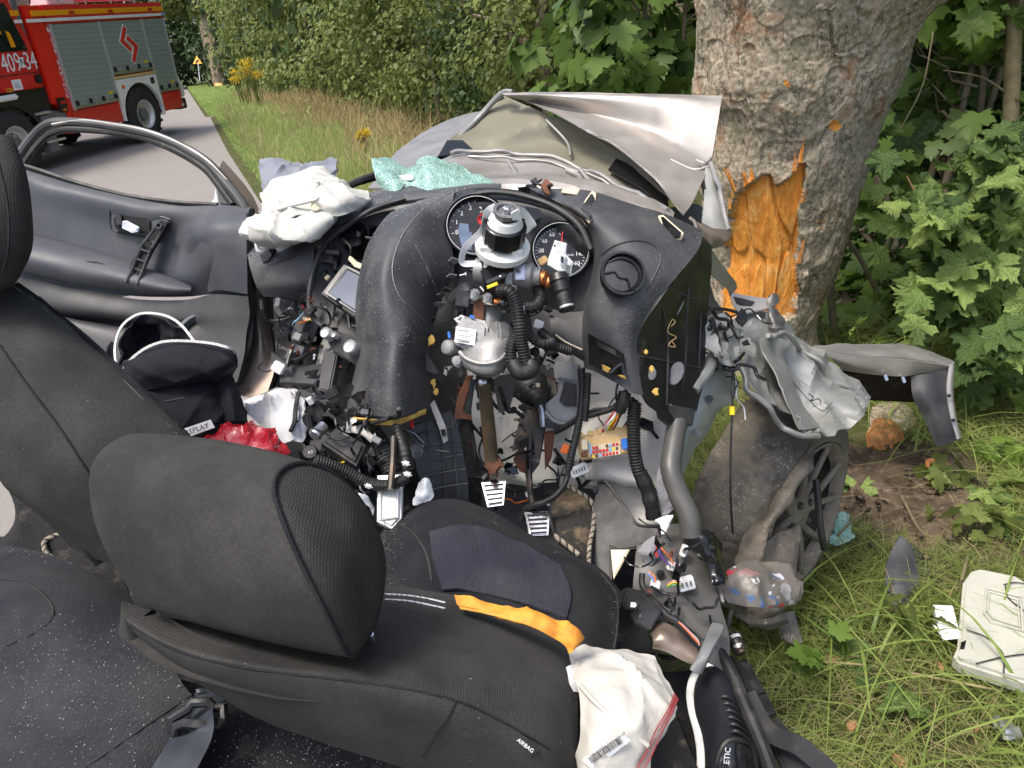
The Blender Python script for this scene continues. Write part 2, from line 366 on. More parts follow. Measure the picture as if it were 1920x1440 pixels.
M['paper'] = plain('paper', (0.8, 0.79, 0.78), 0.85, 0, 0.04, 20, 0.1)
M['print'] = plain('ink', (0.02, 0.02, 0.02), 0.6, 0, 0.1); M['whiteprint'] = plain('white_ink', (0.75, 0.75, 0.75), 0.6, 0, 0.05)
def mk_cloth(name, c, stain=None, wr=18, amt=0.0, weave=700):
    t = NT(name); col = t.mix(t.ramp(t.noise(6, 4), 0.3, 0.7), tuple(v*0.9 for v in c), c)
    if stain: col = t.mix(t.ramp(t.noise(7.3, 3, 0.5), 0.64, 0.7, 0, amt), col, stain)
    col = t.mix(t.ramp(t.noise(60, 6, 0.7), 0.66, 0.74, 0, 0.5), col, tuple(v*0.45 for v in c))
    rg = t.n("ShaderNodeTexNoise", {"Vector": t.co, "Scale": wr*.55, "Detail": 3.0, "Distortion": .6}, noise_type='RIDGED_MULTIFRACTAL').outputs["Fac"]
    return t.fin(col=col, rough=0.85, nor=t.bump(t.noise(weave, 2), 0.3, 0.0006, t.bump(rg, 0.55, 0.010, t.bump(t.noise(wr, 5, 0.6, None, 0.8), 0.4, 0.010))), sheen=0.0, spec=0.25)
M['airbag'] = mk_cloth('airbag_cloth', (0.51, 0.505, 0.465), (0.36, 0.19, 0.12), 16, 0.3); M['bagcloth'] = mk_cloth('airbag_canvas', (0.50, 0.48, 0.43), (0.38, 0.27, 0.2), 14, 0.3)
M['cloth'] = mk_cloth('white_cloth', (0.52, 0.52, 0.53), None, 30); M['felt'] = mk_cloth('insulation_felt', (0.80, 0.77, 0.71), (0.28, 0.25, 0.21), 22, 0.6, 200)
M['greyfelt'] = mk_cloth('grey_felt', (0.24, 0.24, 0.26), (0.1, 0.1, 0.1), 60, 0.5, 150); M['denim'] = mk_cloth('grey_cloth', (0.22, 0.235, 0.27), (0.08, 0.09, 0.1), 22, 0.5)
M['nylon'] = mk_cloth('black_nylon', (0.011, 0.011, 0.016), None, 26); M['zip'] = plain('zip', (0.6, 0.6, 0.58), 0.6, 0, 0.3, 400, 0.6, 700)
M['strap'] = plain('orange_strap', (0.72, 0.33, 0.035), 0.7, 0, 0.3, 30, 0.6, 200, (0.42, 0.10, 0.015), 0.55, 18)
M['belt'] = plain('belt_webbing', (0.035, 0.042, 0.055), 0.5, 0, 0.2, 50, 0.5, 700)
def mk_glass(name, c, grey=0.3):
    t = NT(name); v = t.n("ShaderNodeTexVoronoi", {"Vector": t.co, "Scale": 135.0}, feature='DISTANCE_TO_EDGE').outputs["Distance"]
    v2 = t.n("ShaderNodeTexVoronoi", {"Vector": t.co, "Scale": 30.0}, feature='DISTANCE_TO_EDGE').outputs["Distance"]
    e = t.mul(t.ramp(v, 0.0, 0.12, 1, 0), t.ramp(v2, 0.0, 0.06, 1.0, 0.55), 'MULTIPLY')
    col = t.mix(t.ramp(t.noise(9, 5), 0.35, 0.65), tuple(x*0.6 for x in c), c); col = t.mix(t.mul(e, 0.9), col, (0.78, 0.85, 0.83))
    col = t.mix(t.ramp(t.noise(5, 5, 0.65), 0.56, 0.72, 0, grey), col, (0.33, 0.33, 0.31))
    return t.fin(col=col, rough=t.ramp(e, 0, 1, 0.12, 0.5), trans=0.12, nor=t.bump(v, 0.8, 0.003), ior=1.45)
M['glass'] = mk_glass('shattered_glass', (0.20, 0.44, 0.36)); M['crumb'] = plain('glass_crumb', (0.62, 0.66, 0.65), 0.15, 0, 0.3, 600, 0.0)
M['glassclear'] = plain('clear_film', (0.62, 0.66, 0.7), 0.15, 0, 0.2, 40, 0.8, 60)
def mk_mud(name, base, mud, amt, rough=0.8):
    t = NT(name); m = t.ramp(t.noise(5.5, 9, 0.72), 0.52-amt, 0.60); sp = t.ramp(t.noise(160, 3), 0.58, 0.66)
    streak = t.ramp(t.noise(10, 6, 0.65, t.stretch((1, 1, 8))), 0.4, 0.66, 0.0, 0.8)
    col = t.mix(m, base, t.mix(t.noise(26, 6), tuple(v*0.55 for v in mud), mud)); col = t.mix(t.mul(streak, m), col, tuple(v*0.45 for v in mud)); col = t.mix(t.mul(sp, t.ramp(t.noise(9), 0.45, 0.65)), col, (0.36, 0.33, 0.28))
    return t.fin(col=col, rough=t.ramp(m, 0, 1, 0.5, 0.92), nor=t.bump(t.noise(38, 6, 0.65), 0.55, 0.006, t.bump(t.noise(170, 3), 0.3, 0.002)))
M['tyre'] = mk_mud('muddy_tyre', (0.055, 0.052, 0.048), (0.27, 0.225, 0.165), 0.14); M['rim'] = mk_mud('muddy_alloy', (0.20, 0.18, 0.15), (0.26, 0.215, 0.16), 0.3)
M['rimdark'] = mk_mud('muddy_wheel_well', (0.03, 0.03, 0.03), (0.10, 0.08, 0.055), 0.1)
M['mudplastic'] = mk_mud('muddy_plastic', (0.05, 0.05, 0.05), (0.15, 0.125, 0.095), 0.1)
M['foil'] = plain('foil', (0.55, 0.54, 0.52), 0.3, 0.8, 0.4, 25, 0.9, 70); M['tray'] = plain('beige_plastic', (0.42, 0.42, 0.36), 0.6, 0, 0.08, 12, 0.2, 220, (0.28, 0.26, 0.2), 0.12, 9)
def mk_bark():
    t = NT('bark'); s = t.stretch((1, 1, 0.38)); v = t.n("ShaderNodeTexVoronoi", {"Vector": t.n("ShaderNodeMixRGB", {0: 0.42, 1: s, 2: t.n("ShaderNodeTexNoise", {"Vector": t.stretch((1, 1, .5)), "Scale": 7.0, "Detail": 6.0, "Roughness": .65}).outputs["Color"]}).outputs[0], "Scale": 10.0}, feature='DISTANCE_TO_EDGE').outputs["Distance"]
    crack = t.ramp(v, 0.0, 0.055, 1, 0); n1 = t.noise(48, 10, 0.8); n2 = t.noise(4, 4)
    col = t.mix(t.ramp(n1, 0.40, 0.58), (0.15, 0.145, 0.085), (0.55, 0.455, 0.345)); col = t.mix(t.ramp(n2, 0.45, 0.7, 0, 0.65), col, (0.44, 0.40, 0.32))
    col = t.mix(t.mul(crack, t.ramp(t.noise(5), 0.38, 0.56, 0.1, 0.9)), col, (0.045, 0.036, 0.028)); col = t.mix(t.ramp(t.noise(6.5, 7, 0.75), 0.54, 0.66, 0, 0.75), col, (0.34, 0.15, 0.065))
    col = t.mix(t.ramp(t.noise(2.7, 5, 0.6, t.n("ShaderNodeMapping", {"Vector": t.co, "Location": (3, 1, 7)}).outputs[0]), 0.6, 0.75, 0, 0.5), col, (0.11, 0.12, 0.05))
    return t.fin(col=col, rough=0.95, nor=t.bump(t.noise(95, 6, 0.75), 0.8, 0.008, t.bump(n1, 0.6, 0.009, t.bump(crack, -0.8, 0.02))), spec=0.2)
M['bark'] = mk_bark()
def mk_wood():
    t = NT('raw_wood'); s = t.stretch((1, 1, 0.16)); g = t.noise(38, 8, 0.68, s, 1.6); g2 = t.noise(9, 6, 0.65, t.stretch((1, 1, 0.4)), 2.5)
    col = t.mix(t.ramp(g, 0.3, 0.7), (0.60, 0.19, 0.022), (0.90, 0.42, 0.08)); col = t.mix(t.ramp(g2, 0.52, 0.72, 0, 0.8), col, (0.95, 0.64, 0.24)); col = t.mix(t.ramp(g2, 0.44, 0.28, 0, 0.7), col, (0.60, 0.17, 0.02))
    col = t.mix(t.ramp(t.noise(16, 7, 0.7, t.stretch((1, 1, 0.3)), 3), 0.66, 0.74, 0, 0.85), col, (0.10, 0.03, 0.012)); col = t.mix(t.ramp(t.noise(30, 6, 0.7, t.stretch((1, 1, 0.12)), 1.0), 0.60, 0.68, 0, 0.7), col, (0.22, 0.06, 0.014))
    return t.fin(col=col, rough=0.7, nor=t.bump(g, 0.8, 0.012, t.bump(g2, 0.7, 0.02)), spec=0.3)
M['wood'] = mk_wood(); M['chip'] = plain('weathered_chip', (0.36, 0.19, 0.09), 0.85, 0, 0.45, 40, 0.7, 80); M['woodpale'] = plain('wood_chip', (0.62, 0.27, 0.09), 0.85, 0, 0.45, 40, 0.7, 80)
def mk_ground(name, cols, sc, bump=0.6, bd=0.02):
    t = NT(name); col = t.mix(t.ramp(t.noise(sc[0], 7, 0.68), 0.38, 0.62), cols[0], cols[1]); col = t.mix(t.ramp(t.noise(sc[1], 6, 0.7), 0.5, 0.68, 0, 0.8), col, cols[2])
    return t.fin(col=col, rough=0.97, nor=t.bump(t.noise(sc[1]*1.7, 8, 0.7), bump, bd), spec=0.15)
M['soil'] = mk_ground('soil', [(0.05, 0.037, 0.025), (0.14, 0.105, 0.072), (0.22, 0.175, 0.12)], (7, 38)); M['verge'] = mk_ground('verge_soil', [(0.04, 0.05, 0.017), (0.08, 0.09, 0.03), (0.14, 0.12, 0.06)], (3, 14))
def mk_road():
    t = NT('asphalt'); v = t.noise(220, 4, 0.7); col = t.mix(t.ramp(v, 0.3, 0.7), (0.15, 0.138, 0.127), (0.34, 0.315, 0.295)); col = t.mix(t.ramp(t.noise(0.8, 5), 0.4, 0.7, 0, 0.45), col, (0.20, 0.188, 0.176))
    return t.fin(col=col, rough=0.9, nor=t.bump(v, 0.5, 0.006), spec=0.25)
M['road'] = mk_road()
M['leaf'] = mk_leaf('hedge_leaf', (0.042, 0.066, 0.015), (0.21, 0.25, 0.07), 0.3); M['leafdark'] = mk_leaf('dark_leaf', (0.014, 0.03, 0.011), (0.075, 0.12, 0.042), 0.3)
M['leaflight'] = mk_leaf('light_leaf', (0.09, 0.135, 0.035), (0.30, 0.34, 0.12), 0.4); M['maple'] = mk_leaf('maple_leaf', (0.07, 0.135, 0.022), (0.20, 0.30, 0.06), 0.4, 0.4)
M['mapledark'] = mk_leaf('shaded_maple_leaf', (0.036, 0.072, 0.014), (0.15, 0.235, 0.055), 0.35, 0.4)  # maple green darkened in colour for foliage standing in shade
M['grass'] = mk_leaf('grass_blade', (0.085, 0.135, 0.028), (0.29, 0.34, 0.10), 0.35, 0.5, (0.36, 0.29, 0.14)); M['grassfar'] = mk_leaf('verge_grass', (0.14, 0.25, 0.055), (0.40, 0.50, 0.17), 0.5, 0.5, (0.38, 0.33, 0.19))
M['longgrass'] = mk_leaf('long_grass_blade', (0.10, 0.17, 0.035), (0.32, 0.40, 0.11), 0.4, 0.4); M['drygrass'] = mk_leaf('dry_grass', (0.22, 0.17, 0.065), (0.52, 0.41, 0.22), 0.3, 0.6); M['straw'] = mk_leaf('straw', (0.22, 0.18, 0.075), (0.45, 0.38, 0.2), 0.2, 0.7); M['golden'] = mk_leaf('goldenrod_flower', (0.5, 0.33, 0.02), (0.75, 0.55, 0.05), 0.2, 0.7)
M['stem'] = plain('stem', (0.16, 0.13, 0.07), 0.8, 0, 0.3, 20, 0.3); M['stemred'] = plain('young_stem', (0.26, 0.13, 0.07), 0.7, 0, 0.3, 20, 0.3); M['trunk'] = plain('trunk_bark', (0.20, 0.155, 0.11), 0.95, 0, 0.5, 6, 0.8, 20)
# fire engine
M['fred'] = plain('fire_red', (0.62, 0.02, 0.02), 0.3, 0, 0.1, 2, 0.02, 10, None, 0, 5, 0.5, 0.4); M['fredbright'] = plain('fire_red_bright', (0.72, 0.022, 0.012), 0.35, 0, 0.06, 2, 0.02, 10)
def mk_shutter():
    t = NT('roller_shutter'); w = t.n("ShaderNodeTexWave", {"Vector": t.co, "Scale": 3.2}, bands_direction='Z').outputs["Fac"]
    return t.fin(col=t.mix(t.ramp(w, 0, 0.2), (0.27, 0.315, 0.31), (0.32, 0.37, 0.365)), rough=0.42, metal=0.35, nor=t.bump(w, 0.3, 0.01))
M['shutter'] = mk_shutter(); M['fyellow'] = plain('reflective_amber', (0.85, 0.34, 0.005), 0.4, 0, 0.05); M['fwhite'] = plain('white_paint', (0.78, 0.78, 0.78), 0.35, 0, 0.05, 3, 0.02)
M['silver'] = plain('silver_rim', (0.55, 0.55, 0.54), 0.4, 0.5, 0.1); M['ttyre'] = plain('truck_tyre', (0.022, 0.022, 0.023), 0.75, 0, 0.3, 8, 0.4, 40); M['alumtread'] = plain('tread_plate', (0.6, 0.6, 0.62), 0.35, 0.7, 0.25, 12, 0.9, 18)
M['signyellow'] = plain('sign_face', (0.85, 0.42, 0.03), 0.45, 0, 0.04); M['winglass'] = plain('dark_window', (0.014, 0.018, 0.017), 0.06, 0, 0.3, 3, 0.0)

def mk_vein(name, dark, light):
    t = NT(name); sx = t.n("ShaderNodeSeparateXYZ", {0: t.co}); ax = t.mul(sx.outputs[0], 0.0, 'ABSOLUTE'); y = sx.outputs[1]; v = t.ramp(ax, .006, .022, 1, 0)
    for a, b in ((.42, .55), (.12, .50), (.68, .22)):
        e = t.mul(t.mul(t.mul(ax, a), t.mul(y, b), 'SUBTRACT'), 0.0, 'ABSOLUTE'); v = t.mul(v, t.ramp(e, .003, .012, 1, 0), 'MAXIMUM')
    oi = t.n("ShaderNodeObjectInfo").outputs["Random"]; col = t.mix(t.mul(t.mul(oi, .75), t.mul(t.noise(5, 3), .45), 'ADD'), dark, light); col = t.mix(t.mul(v, .35), col, tuple(min(1, c*1.3+.03) for c in light))
    t.fin(col=col, rough=.45, spec=.4, nor=t.bump(t.noise(14, 3), .5, .05, t.bump(v, -.5, .02)))
    tr = t.n("ShaderNodeBsdfTranslucent", {"Color": col}).outputs[0]; t.t.links.new(t.n("ShaderNodeMixShader", {0: .35, 1: t.p.outputs[0], 2: tr}).outputs[0], t.o.inputs[0]); return t.m
M['leafvein'] = mk_vein('veined_leaf', (.055, .12, .02), (.32, .43, .12)); M['leafvein2'] = mk_vein('shaded_veined_leaf', (.022, .055, .012), (.12, .20, .05))  # second veined leaf has shade put into its darker green
M['rope1'] = plain('rope_light', (.30, .26, .20), .9, 0, .3, 60, .4); M['rope2'] = plain('rope_dark', (.06, .052, .045), .9, 0, .3, 60, .4)
def mk_print():
    t = NT('crumpled_print'); v = t.n("ShaderNodeTexVoronoi", {"Vector": t.n("ShaderNodeMixRGB", {0: .12, 1: t.co, 2: t.n("ShaderNodeTexNoise", {"Vector": t.co, "Scale": 20.0}).outputs["Color"]}).outputs[0], "Scale": 42.0}).outputs["Color"]; sp = t.n("ShaderNodeSeparateXYZ", {0: v})
    col = t.mix(t.noise(18, 6), (.07, .062, .055), (.2, .18, .155))
    for o, a, b, c in ((0, .88, .9, (.07, .12, .22)), (1, .92, .95, (.45, .45, .47)), (2, .93, .95, (.33, .03, .05)), (0, .04, .0, (.25, .15, .14))): col = t.mix(t.ramp(sp.outputs[o], a, a+(.01 if b > a else -.01)), col, c)
    return t.fin(col=col, rough=.4, nor=t.bump(t.noise(45, 5), .6, .004))
M['print_film'] = mk_print()
M['insert'] = mk_fabric('seat_insert', (0.024, 0.027, 0.040), .3, 500)
M['darkalu'] = plain('dull_aluminium', (0.2, 0.2, 0.2), .5, .4, .4, 60, .4); M['smear'] = plain('rusty_smear', (0.42, 0.22, 0.15), .8, 0, .3, 80, .2)
M['stitch'] = plain('red_thread', (0.3, 0.035, 0.04), .8, 0, .3, 200, .2)
# ================================================================= SETTING
E0 = np.array([0.39, 1.0, 0]); RU = nrm([-0.333, 0.943, 0]); RW = np.array([RU[1], -RU[0], 0])
TO = np.array([-8.70, 15.476, .06])
def camber(p):                        # the road rises a little where the fire engine stands
    x = (p[..., 0]-TO[0])*.247+(p[..., 1]-TO[1])*.9686; y = -(p[..., 0]-TO[0])*.9684+(p[..., 1]-TO[1])*.2457
    k = np.clip((12-np.hypot(x-1.9, y-1.2))/7, 0, 1); return np.clip(.055+.029*x+.043*y, 0, .4)*k*k*(3-2*k)
def W(s, o, z=0.0): return E0+RU*s+RW*o+np.array([0, 0, z])
def sheet_flat(name, S, O, zf, mat, kind='structure', **k):
    G = np.array([[W(s, o, zf(s, o)) for o in O] for s in S]); G[..., 2] += camber(G) if name != 'ground' else 0; nu, nv = G.shape[:2]
    me = np_mesh(name, G.reshape(-1, 3), np.array(grid_faces(nu, nv)), [mat]); o = bpy.data.objects.new(name, me); link(o, None, Vector((0, 0, 0))); return tag(o, kind=kind, **k)
def bumpz(s, o): return float(0.03*fbm(np.array([s, o, 0.0]), 0.7, 4))
sheet_flat('ground', [-300, -60, -15, 0, 20, 60, 120, 300, 800], [-500, -100, -20, 0, 8, 30, 120, 500], lambda s, o: -0.06, M['verge'])
sheet_flat('verge', list(np.arange(-6, 14, .25))+list(np.arange(14, 130, 2.0)), list(np.arange(-0.12, 4.2, .2))+[5, 8, 14, 20],
           lambda s, o: 0.03*min(1, max(0, (o+.1)/.3))-0.02+bumpz(s, o)*min(1, max(0, o)), M['verge'])
sheet_flat('road', list(np.arange(-8, 34, .7))+list(np.arange(34, 130, 3.0)), [-5.6, -5, -4.4, -3.8, -3.2, -2.8, -2.2, -1.6, -1, -0.4, 0.0], lambda s, o: -0.01-0.008*abs(o+2.8), M['road'])
sheet_flat('far_verge', list(np.arange(-8, 34, 1.0))+list(np.arange(34, 130, 4.0)), [-14, -9, -7, -5.55], lambda s, o: -0.03, M['verge'])
def soilz(x, y):
    k = math.exp(-(((x-1.22)/.46)**2+((y-2.2)/.46)**2)**1.5); return (0.02+0.05*fbm(np.array([x, y, 0]), 3.0, 9))*k-0.05*(1-k)-0.1*math.exp(-((x-0.95)**2+(y-1.95)**2)/0.03)+.055*k
xs = np.arange(0.5, 2.05, .035); ys = np.arange(1.25, 3.4, .035); Gs = np.array([[(x, y, soilz(x, y)*min(1, 6*min(x-.5, 2.05-x, y-1.25, 3.4-y))-(0.05 if min(x-.5, 2.05-x, y-1.25, 3.4-y) < .03 else 0)) for y in ys] for x in xs])
so = bpy.data.objects.new('bare_soil', np_mesh('bare_soil', Gs.reshape(-1, 3), np.array(grid_faces(len(xs), len(ys))), [M['soil']])); link(so, None, Vector((0, 0, 0))); tag(so, kind='structure')
def blades(name, base, h, w, lean, mat, seed=1, seg=3, parent=None, curl=1.0, head=None):
    """many grass blades in one mesh: base (n,3), heights, widths, lean 0..1"""
    r = np.random.default_rng(seed); n = len(base); a = r.uniform(0, 2*math.pi, n); dirn = np.stack([np.cos(a), np.sin(a), 0*a], 1); b = r.uniform(0, 2*math.pi, n); side = np.stack([np.cos(b), np.sin(b), 0*b], 1)
    V = np.zeros((n, 2*seg+1, 3)); ln = np.broadcast_to(np.asarray(lean), (n,))
    for i in range(seg+1):
        t = i/seg; c = base+dirn*(h*ln*t**(1.4)*curl)[:, None]; c = c.copy(); c[:, 2] += h*(t-ln*0.75*t*t); c[:, 2] = np.maximum(c[:, 2], base[:, 2]+0.004+0.01*r.random(n))
        if i < seg:
            ww = (w*(1-0.75*t))[:, None]*0.5; V[:, 2*i] = c-side*ww; V[:, 2*i+1] = c+side*ww
        else: V[:, 2*seg] = c
    k = np.arange(n)[:, None]*(2*seg+1); T = []
    for i in range(seg-1): T += [[2*i, 2*i+1, 2*i+3], [2*i, 2*i+3, 2*i+2]]
    T += [[2*seg-2, 2*seg-1, 2*seg]]; T = np.array(T); F = (k[:, :, None]+T[None]).reshape(-1, 3)
    o = bpy.data.objects.new(name, np_mesh(name, V.reshape(-1, 3), F, [mat], None, 0)); link(o, parent, Vector((0, 0, 0))); return o
def verge_pts(n, s0, s1, o0, o1, seed, power=1.0):
    r = np.random.default_rng(seed); s = s0+(s1-s0)*r.random(n)**power; o = r.uniform(o0, o1, n); q = E0+RU*s[:, None]+RW*o[:, None]; q[:, 2] += camber(q); return q, s, o
def car_mask(p): return ~((np.abs(p[:, 0]-0.0) < 0.95) & (p[:, 1] < 2.6) & (p[:, 1] > -2))
# near lying grass on the right
r = np.random.default_rng(3); n = 60000; b = np.stack([r.uniform(0.42, 2.3, n), r.uniform(0.85, 3.6, n), np.zeros(n)], 1)
den = fbm(b, 2.3, 21)+0.75-2.4*np.exp(-((b[:, 0]-1.2)**2/.12+(b[:, 1]-2.2)**2/.14)); b = b[den > r.uniform(-.3, .9, n)]; n = len(b); b[:, 2] = 0.03
tag(blades('grass', b, r.uniform(.05, .17, n), r.uniform(.0018, .0048, n), r.uniform(.6, 1.6, n), M['grass'], 5, 4), kind='stuff')
n = 4200; b = np.stack([r.uniform(0.42, 2.3, n), r.uniform(0.85, 3.4, n), np.full(n, .03)], 1); b = b[(fbm(b, 1.7, 33) > -.25)]; n = len(b)
tag(blades('hay', b, r.uniform(.08, .22, n), r.uniform(.0012, .0028, n), r.uniform(1.2, 2.2, n), M['straw'], 6, 3), kind='stuff')
n = 1500; b = np.stack([r.uniform(0.5, 2.3, n), r.uniform(0.9, 3.4, n), np.full(n, .04)], 1); b = b[(fbm(b, 2.1, 52)+.3-2.0*np.exp(-((b[:, 0]-1.2)**2/.12+(b[:, 1]-2.2)**2/.14)) > 0)]; n = len(b)
tag(blades('long_grass', b, r.uniform(.15, .42, n), r.uniform(.005, .011, n), r.uniform(.9, 1.7, n), M['longgrass'], 16, 6), kind='stuff')
# verge beyond the car
p, s, o = verge_pts(75000, 5, 42, 0.02, 2.4, 8, 1.5); hh = np.random.default_rng(1).uniform(.12, .34, len(p))*np.clip(o/0.5, .35, 1.4); k = hh > 0
tag(blades('verge_grass', p, hh, np.random.default_rng(2).uniform(.006, .013, len(p))*np.clip(s/9, 1, 4), np.random.default_rng(4).uniform(.2, .9, len(p)), M['grassfar'], 9, 3), kind='stuff')
p, s, o = verge_pts(16000, 38, 100, 0.0, 3.2, 18, 1.0)
tag(blades('distant_verge_grass', p, np.full(len(p), .4), np.full(len(p), .07), np.full(len(p), .5), M['grassfar'], 19, 2), kind='stuff')
p, s, o = verge_pts(10000, 6, 44, 1.2, 3.1, 28, 1.25); g = np.random.default_rng(5); k = (fbm(p, .9, 41)*.8+(o-1.75)*1.2 > g.uniform(-.3, .8, len(p))); p = p[k]; s = s[k]
tag(blades('dry_grass', p, g.uniform(.45, 1.0, len(p)), g.uniform(.007, .014, len(p))*np.clip(s/9, 1, 3), g.uniform(.15, .7, len(p)), M['drygrass'], 29, 3), kind='stuff')
p, s, o = verge_pts(3500, 6, 26, .2, 2.0, 38, 1.2)
tag(blades('seeding_grass', p, g.uniform(.4, .7, len(p)), g.uniform(.008, .012, len(p)), g.uniform(.2, .8, len(p)), M['straw'], 39, 3), kind='stuff')
p, s, o = verge_pts(7000, -8, 60, -6.6, -5.6, 48, 1.2)
tag(blades('far_side_grass', p, g.uniform(.15, .4, len(p)), np.full(len(p), .03), g.uniform(.2, .8, len(p)), M['grassfar'], 49, 2), kind='stuff')
# ----------------------------------------------------------------- leaves
_H = [(0, 0), (.12, -.07), (.34, -.12), (.30, -.02), (.46, .06), (.37, .14), (.52, .24), (.66, .46), (.51, .44), (.44, .54), (.34, .48), (.25, .50), (.30, .66), (.20, .71), (.16, .83), (.08, .81), (0, 1.0)]
MAPLE = np.array(_H+[(-x, y) for x, y in _H[-2:0:-1]])
def leaf_mesh_arrays(c, nor, up, size, shape='simple', seed=1):
    r = np.random.default_rng(seed); n = len(c); nor = nor/np.linalg.norm(nor, axis=1, keepdims=True)
    u = up-nor*np.sum(up*nor, 1, keepdims=True); u /= np.linalg.norm(u, axis=1, keepdims=True)+1e-9; v = np.cross(u, nor)
    if shape == 'simple': L = np.array([(0, 0, 0), (.36, .42, .1), (0, 1.0, -.08), (-.36, .42, .1)]); T = np.array([[0, 1, 2], [0, 2, 3]])
    else:
        k = np.arange(len(MAPLE)); z = 0.14*np.abs(MAPLE[:, 0])-0.18*MAPLE[:, 1]**2; L = np.concatenate([np.c_[MAPLE, z], [[0, .32, -.0]]]); m = len(MAPLE)
        T = np.array([[i, (i+1) % m, m] for i in range(m)])
    V = c[:, None]+size[:, None, None]*(v[:, None]*L[None, :, :1]+u[:, None]*L[None, :, 1:2]+nor[:, None]*L[None, :, 2:3]*r.uniform(.3, 1.6, n)[:, None, None])
    F = (np.arange(n)[:, None, None]*len(L)+T[None]).reshape(-1, 3); return V.reshape(-1, 3), F
def crown_leaves(cen, rad, n, size, seed, shape='simple', clumps=26, droop=.5, hollow=.45):
    r = np.random.default_rng(seed); q = r.normal(size=(clumps, 3)); q /= np.linalg.norm(q, axis=1, keepdims=True); q *= r.uniform(hollow, 1.0, (clumps, 1)); cc = np.asarray(cen)+q*rad
    cr_ = r.uniform(.22, .5, clumps)*np.mean(rad); k = r.integers(0, clumps, n); d = r.normal(size=(n, 3)); d /= np.linalg.norm(d, axis=1, keepdims=True)
    p = cc[k]+d*cr_[k][:, None]*r.uniform(.35, 1.0, (n, 1))*np.array([1.1, 1.1, .8]); out = p-np.asarray(cen); out /= np.linalg.norm(out, axis=1, keepdims=True)+1e-9
    nor = out*.7+d*.5+np.array([0, 0, .55])+r.normal(size=(n, 3))*.45; up = out*.6+r.normal(size=(n, 3))*.5-np.array([0, 0, droop]); keep = p[:, 2] > 0.05
    return leaf_mesh_arrays(p[keep], nor[keep], up[keep], size*r.uniform(.6, 1.25, keep.sum()), shape, seed)
def leaf_obj(name, arr, mat, parent=None, kind=None):
    V, F = arr; c = V.mean(0); o = bpy.data.objects.new(name, np_mesh(name, V-c, F, [mat], None, 0)); link(o, parent, Vector(c)); return tag(o, kind=kind)
def limbs(base, top, r0, r1, n=4, seed=1, spread=.5):
    r = np.random.default_rng(seed); m = MB; base = np.asarray(base, float); top = np.asarray(top, float); t = np.linspace(0, 1, 8)[:, None]; p = base+(top-base)*t+.04*np.linalg.norm(top-base)*np.stack([vnoise(base+t*3, 1.7, s) for s in (1, 2, 3)], -1)*t
    out = [tube_w(p, np.linspace(r0, r1, 8), 9)]
    for i in range(n):
        k = r.uniform(.3, .9); a = base+(top-base)*k; h = np.linalg.norm(top-base)*(1-k*.6)*spread; an = r.uniform(0, 6.28); e = a+np.array([math.cos(an), math.sin(an), r.uniform(.3, 1)])*h*.6
        q = a+(e-a)*np.linspace(0, 1, 5)[:, None]; q[1:4] += r.normal(size=(3, 3))*h*.04; out.append(tube_w(q, np.linspace(r0*(1-k*.6)*.45, r1*.3, 5), 6))
    return out
def bush(name, s, o, h, rad, n, size, mat, label, seed, group='bushes along the verge', shape='simple', cat='bush', stems=3, low=.0):
    b = W(s, o); t = empty(name, b, label, cat, group); r = np.random.default_rng(seed); mb = MB()
    for i in range(stems):
        bb = b+RW*r.uniform(-.3, .3)*rad+RU*r.uniform(-.4, .4)*rad
        for g in limbs(bb, bb+np.array([r.uniform(-.2, .2), r.uniform(-.2, .2), h*.85]), .022*h, .008*h, 4, seed+i): mb.add(g, M['trunk'])
    mb.build('stem' if cat == 'bush' else 'trunk', t)
    Vs, Fs, k = [], [], 0
    lo = low
    for j, (fz, fr, fn) in enumerate(((.10, .95, .22), (.32, .95, .28), (.58, 1.0, .3), (.84, .7, .2))):
        V, F = crown_leaves(b+np.array([0, 0, lo+(h-lo)*fz]), np.array([rad*fr, rad*fr, (h-lo)*.24]), int(n*fn), size, seed*7+j, shape); Vs.append(V); Fs.append(F+k); k += len(V)
    leaf_obj('crown', (np.concatenate(Vs), np.concatenate(Fs)), mat, t); return t
HB = [  # s, offset, height, radius, leaves, leaf size, material, label
 (7.4, 3.3, 4.2, 1.5, 14000, .08, 'leaf', 'broad leaved bush close behind the raised silver bonnet'),
 (9.8, 4.0, 4.6, 1.7, 13000, .088, 'leafdark', 'darker green bush rising behind the dry grass and bonnet'),
 (12.6, 3.9, 4.4, 1.7, 13000, .095, 'leaf', 'leafy green bush over the tallest tan grass'),
 (16.0, 4.1, 5.0, 1.9, 12000, .11, 'leaf', 'rounded bush in the middle of the roadside hedge'),
 (20.5, 4.2, 5.4, 2.2, 9000, .15, 'leaflight', 'pale green bush catching sun above the tan grass'),
 (26.0, 4.3, 6.5, 2.6, 9000, .18, 'leaf', 'tall bush right of the yellow goldenrod'),
 (33.0, 4.6, 7.5, 3.0, 8000, .22, 'leaflight', 'pale leafy bush directly behind the goldenrod'),
 (42.0, 5.0, 8.5, 3.4, 8000, .27, 'leaf', 'large bush right of the distant leaning trunk'),
 (53.0, 5.6, 9.0, 3.8, 8000, .32, 'leaflight', 'sunlit bush touching the distant leaning trunk'),
 (66.0, 7.0, 10., 4.2, 7000, .38, 'leaf', 'far bush behind the distant leaning trunk')]
for i, (s, o, h, rd, n, sz, m, lb) in enumerate(HB): bush('bush', s, o, h, rd, n, sz, M[m], lb, 11+i)
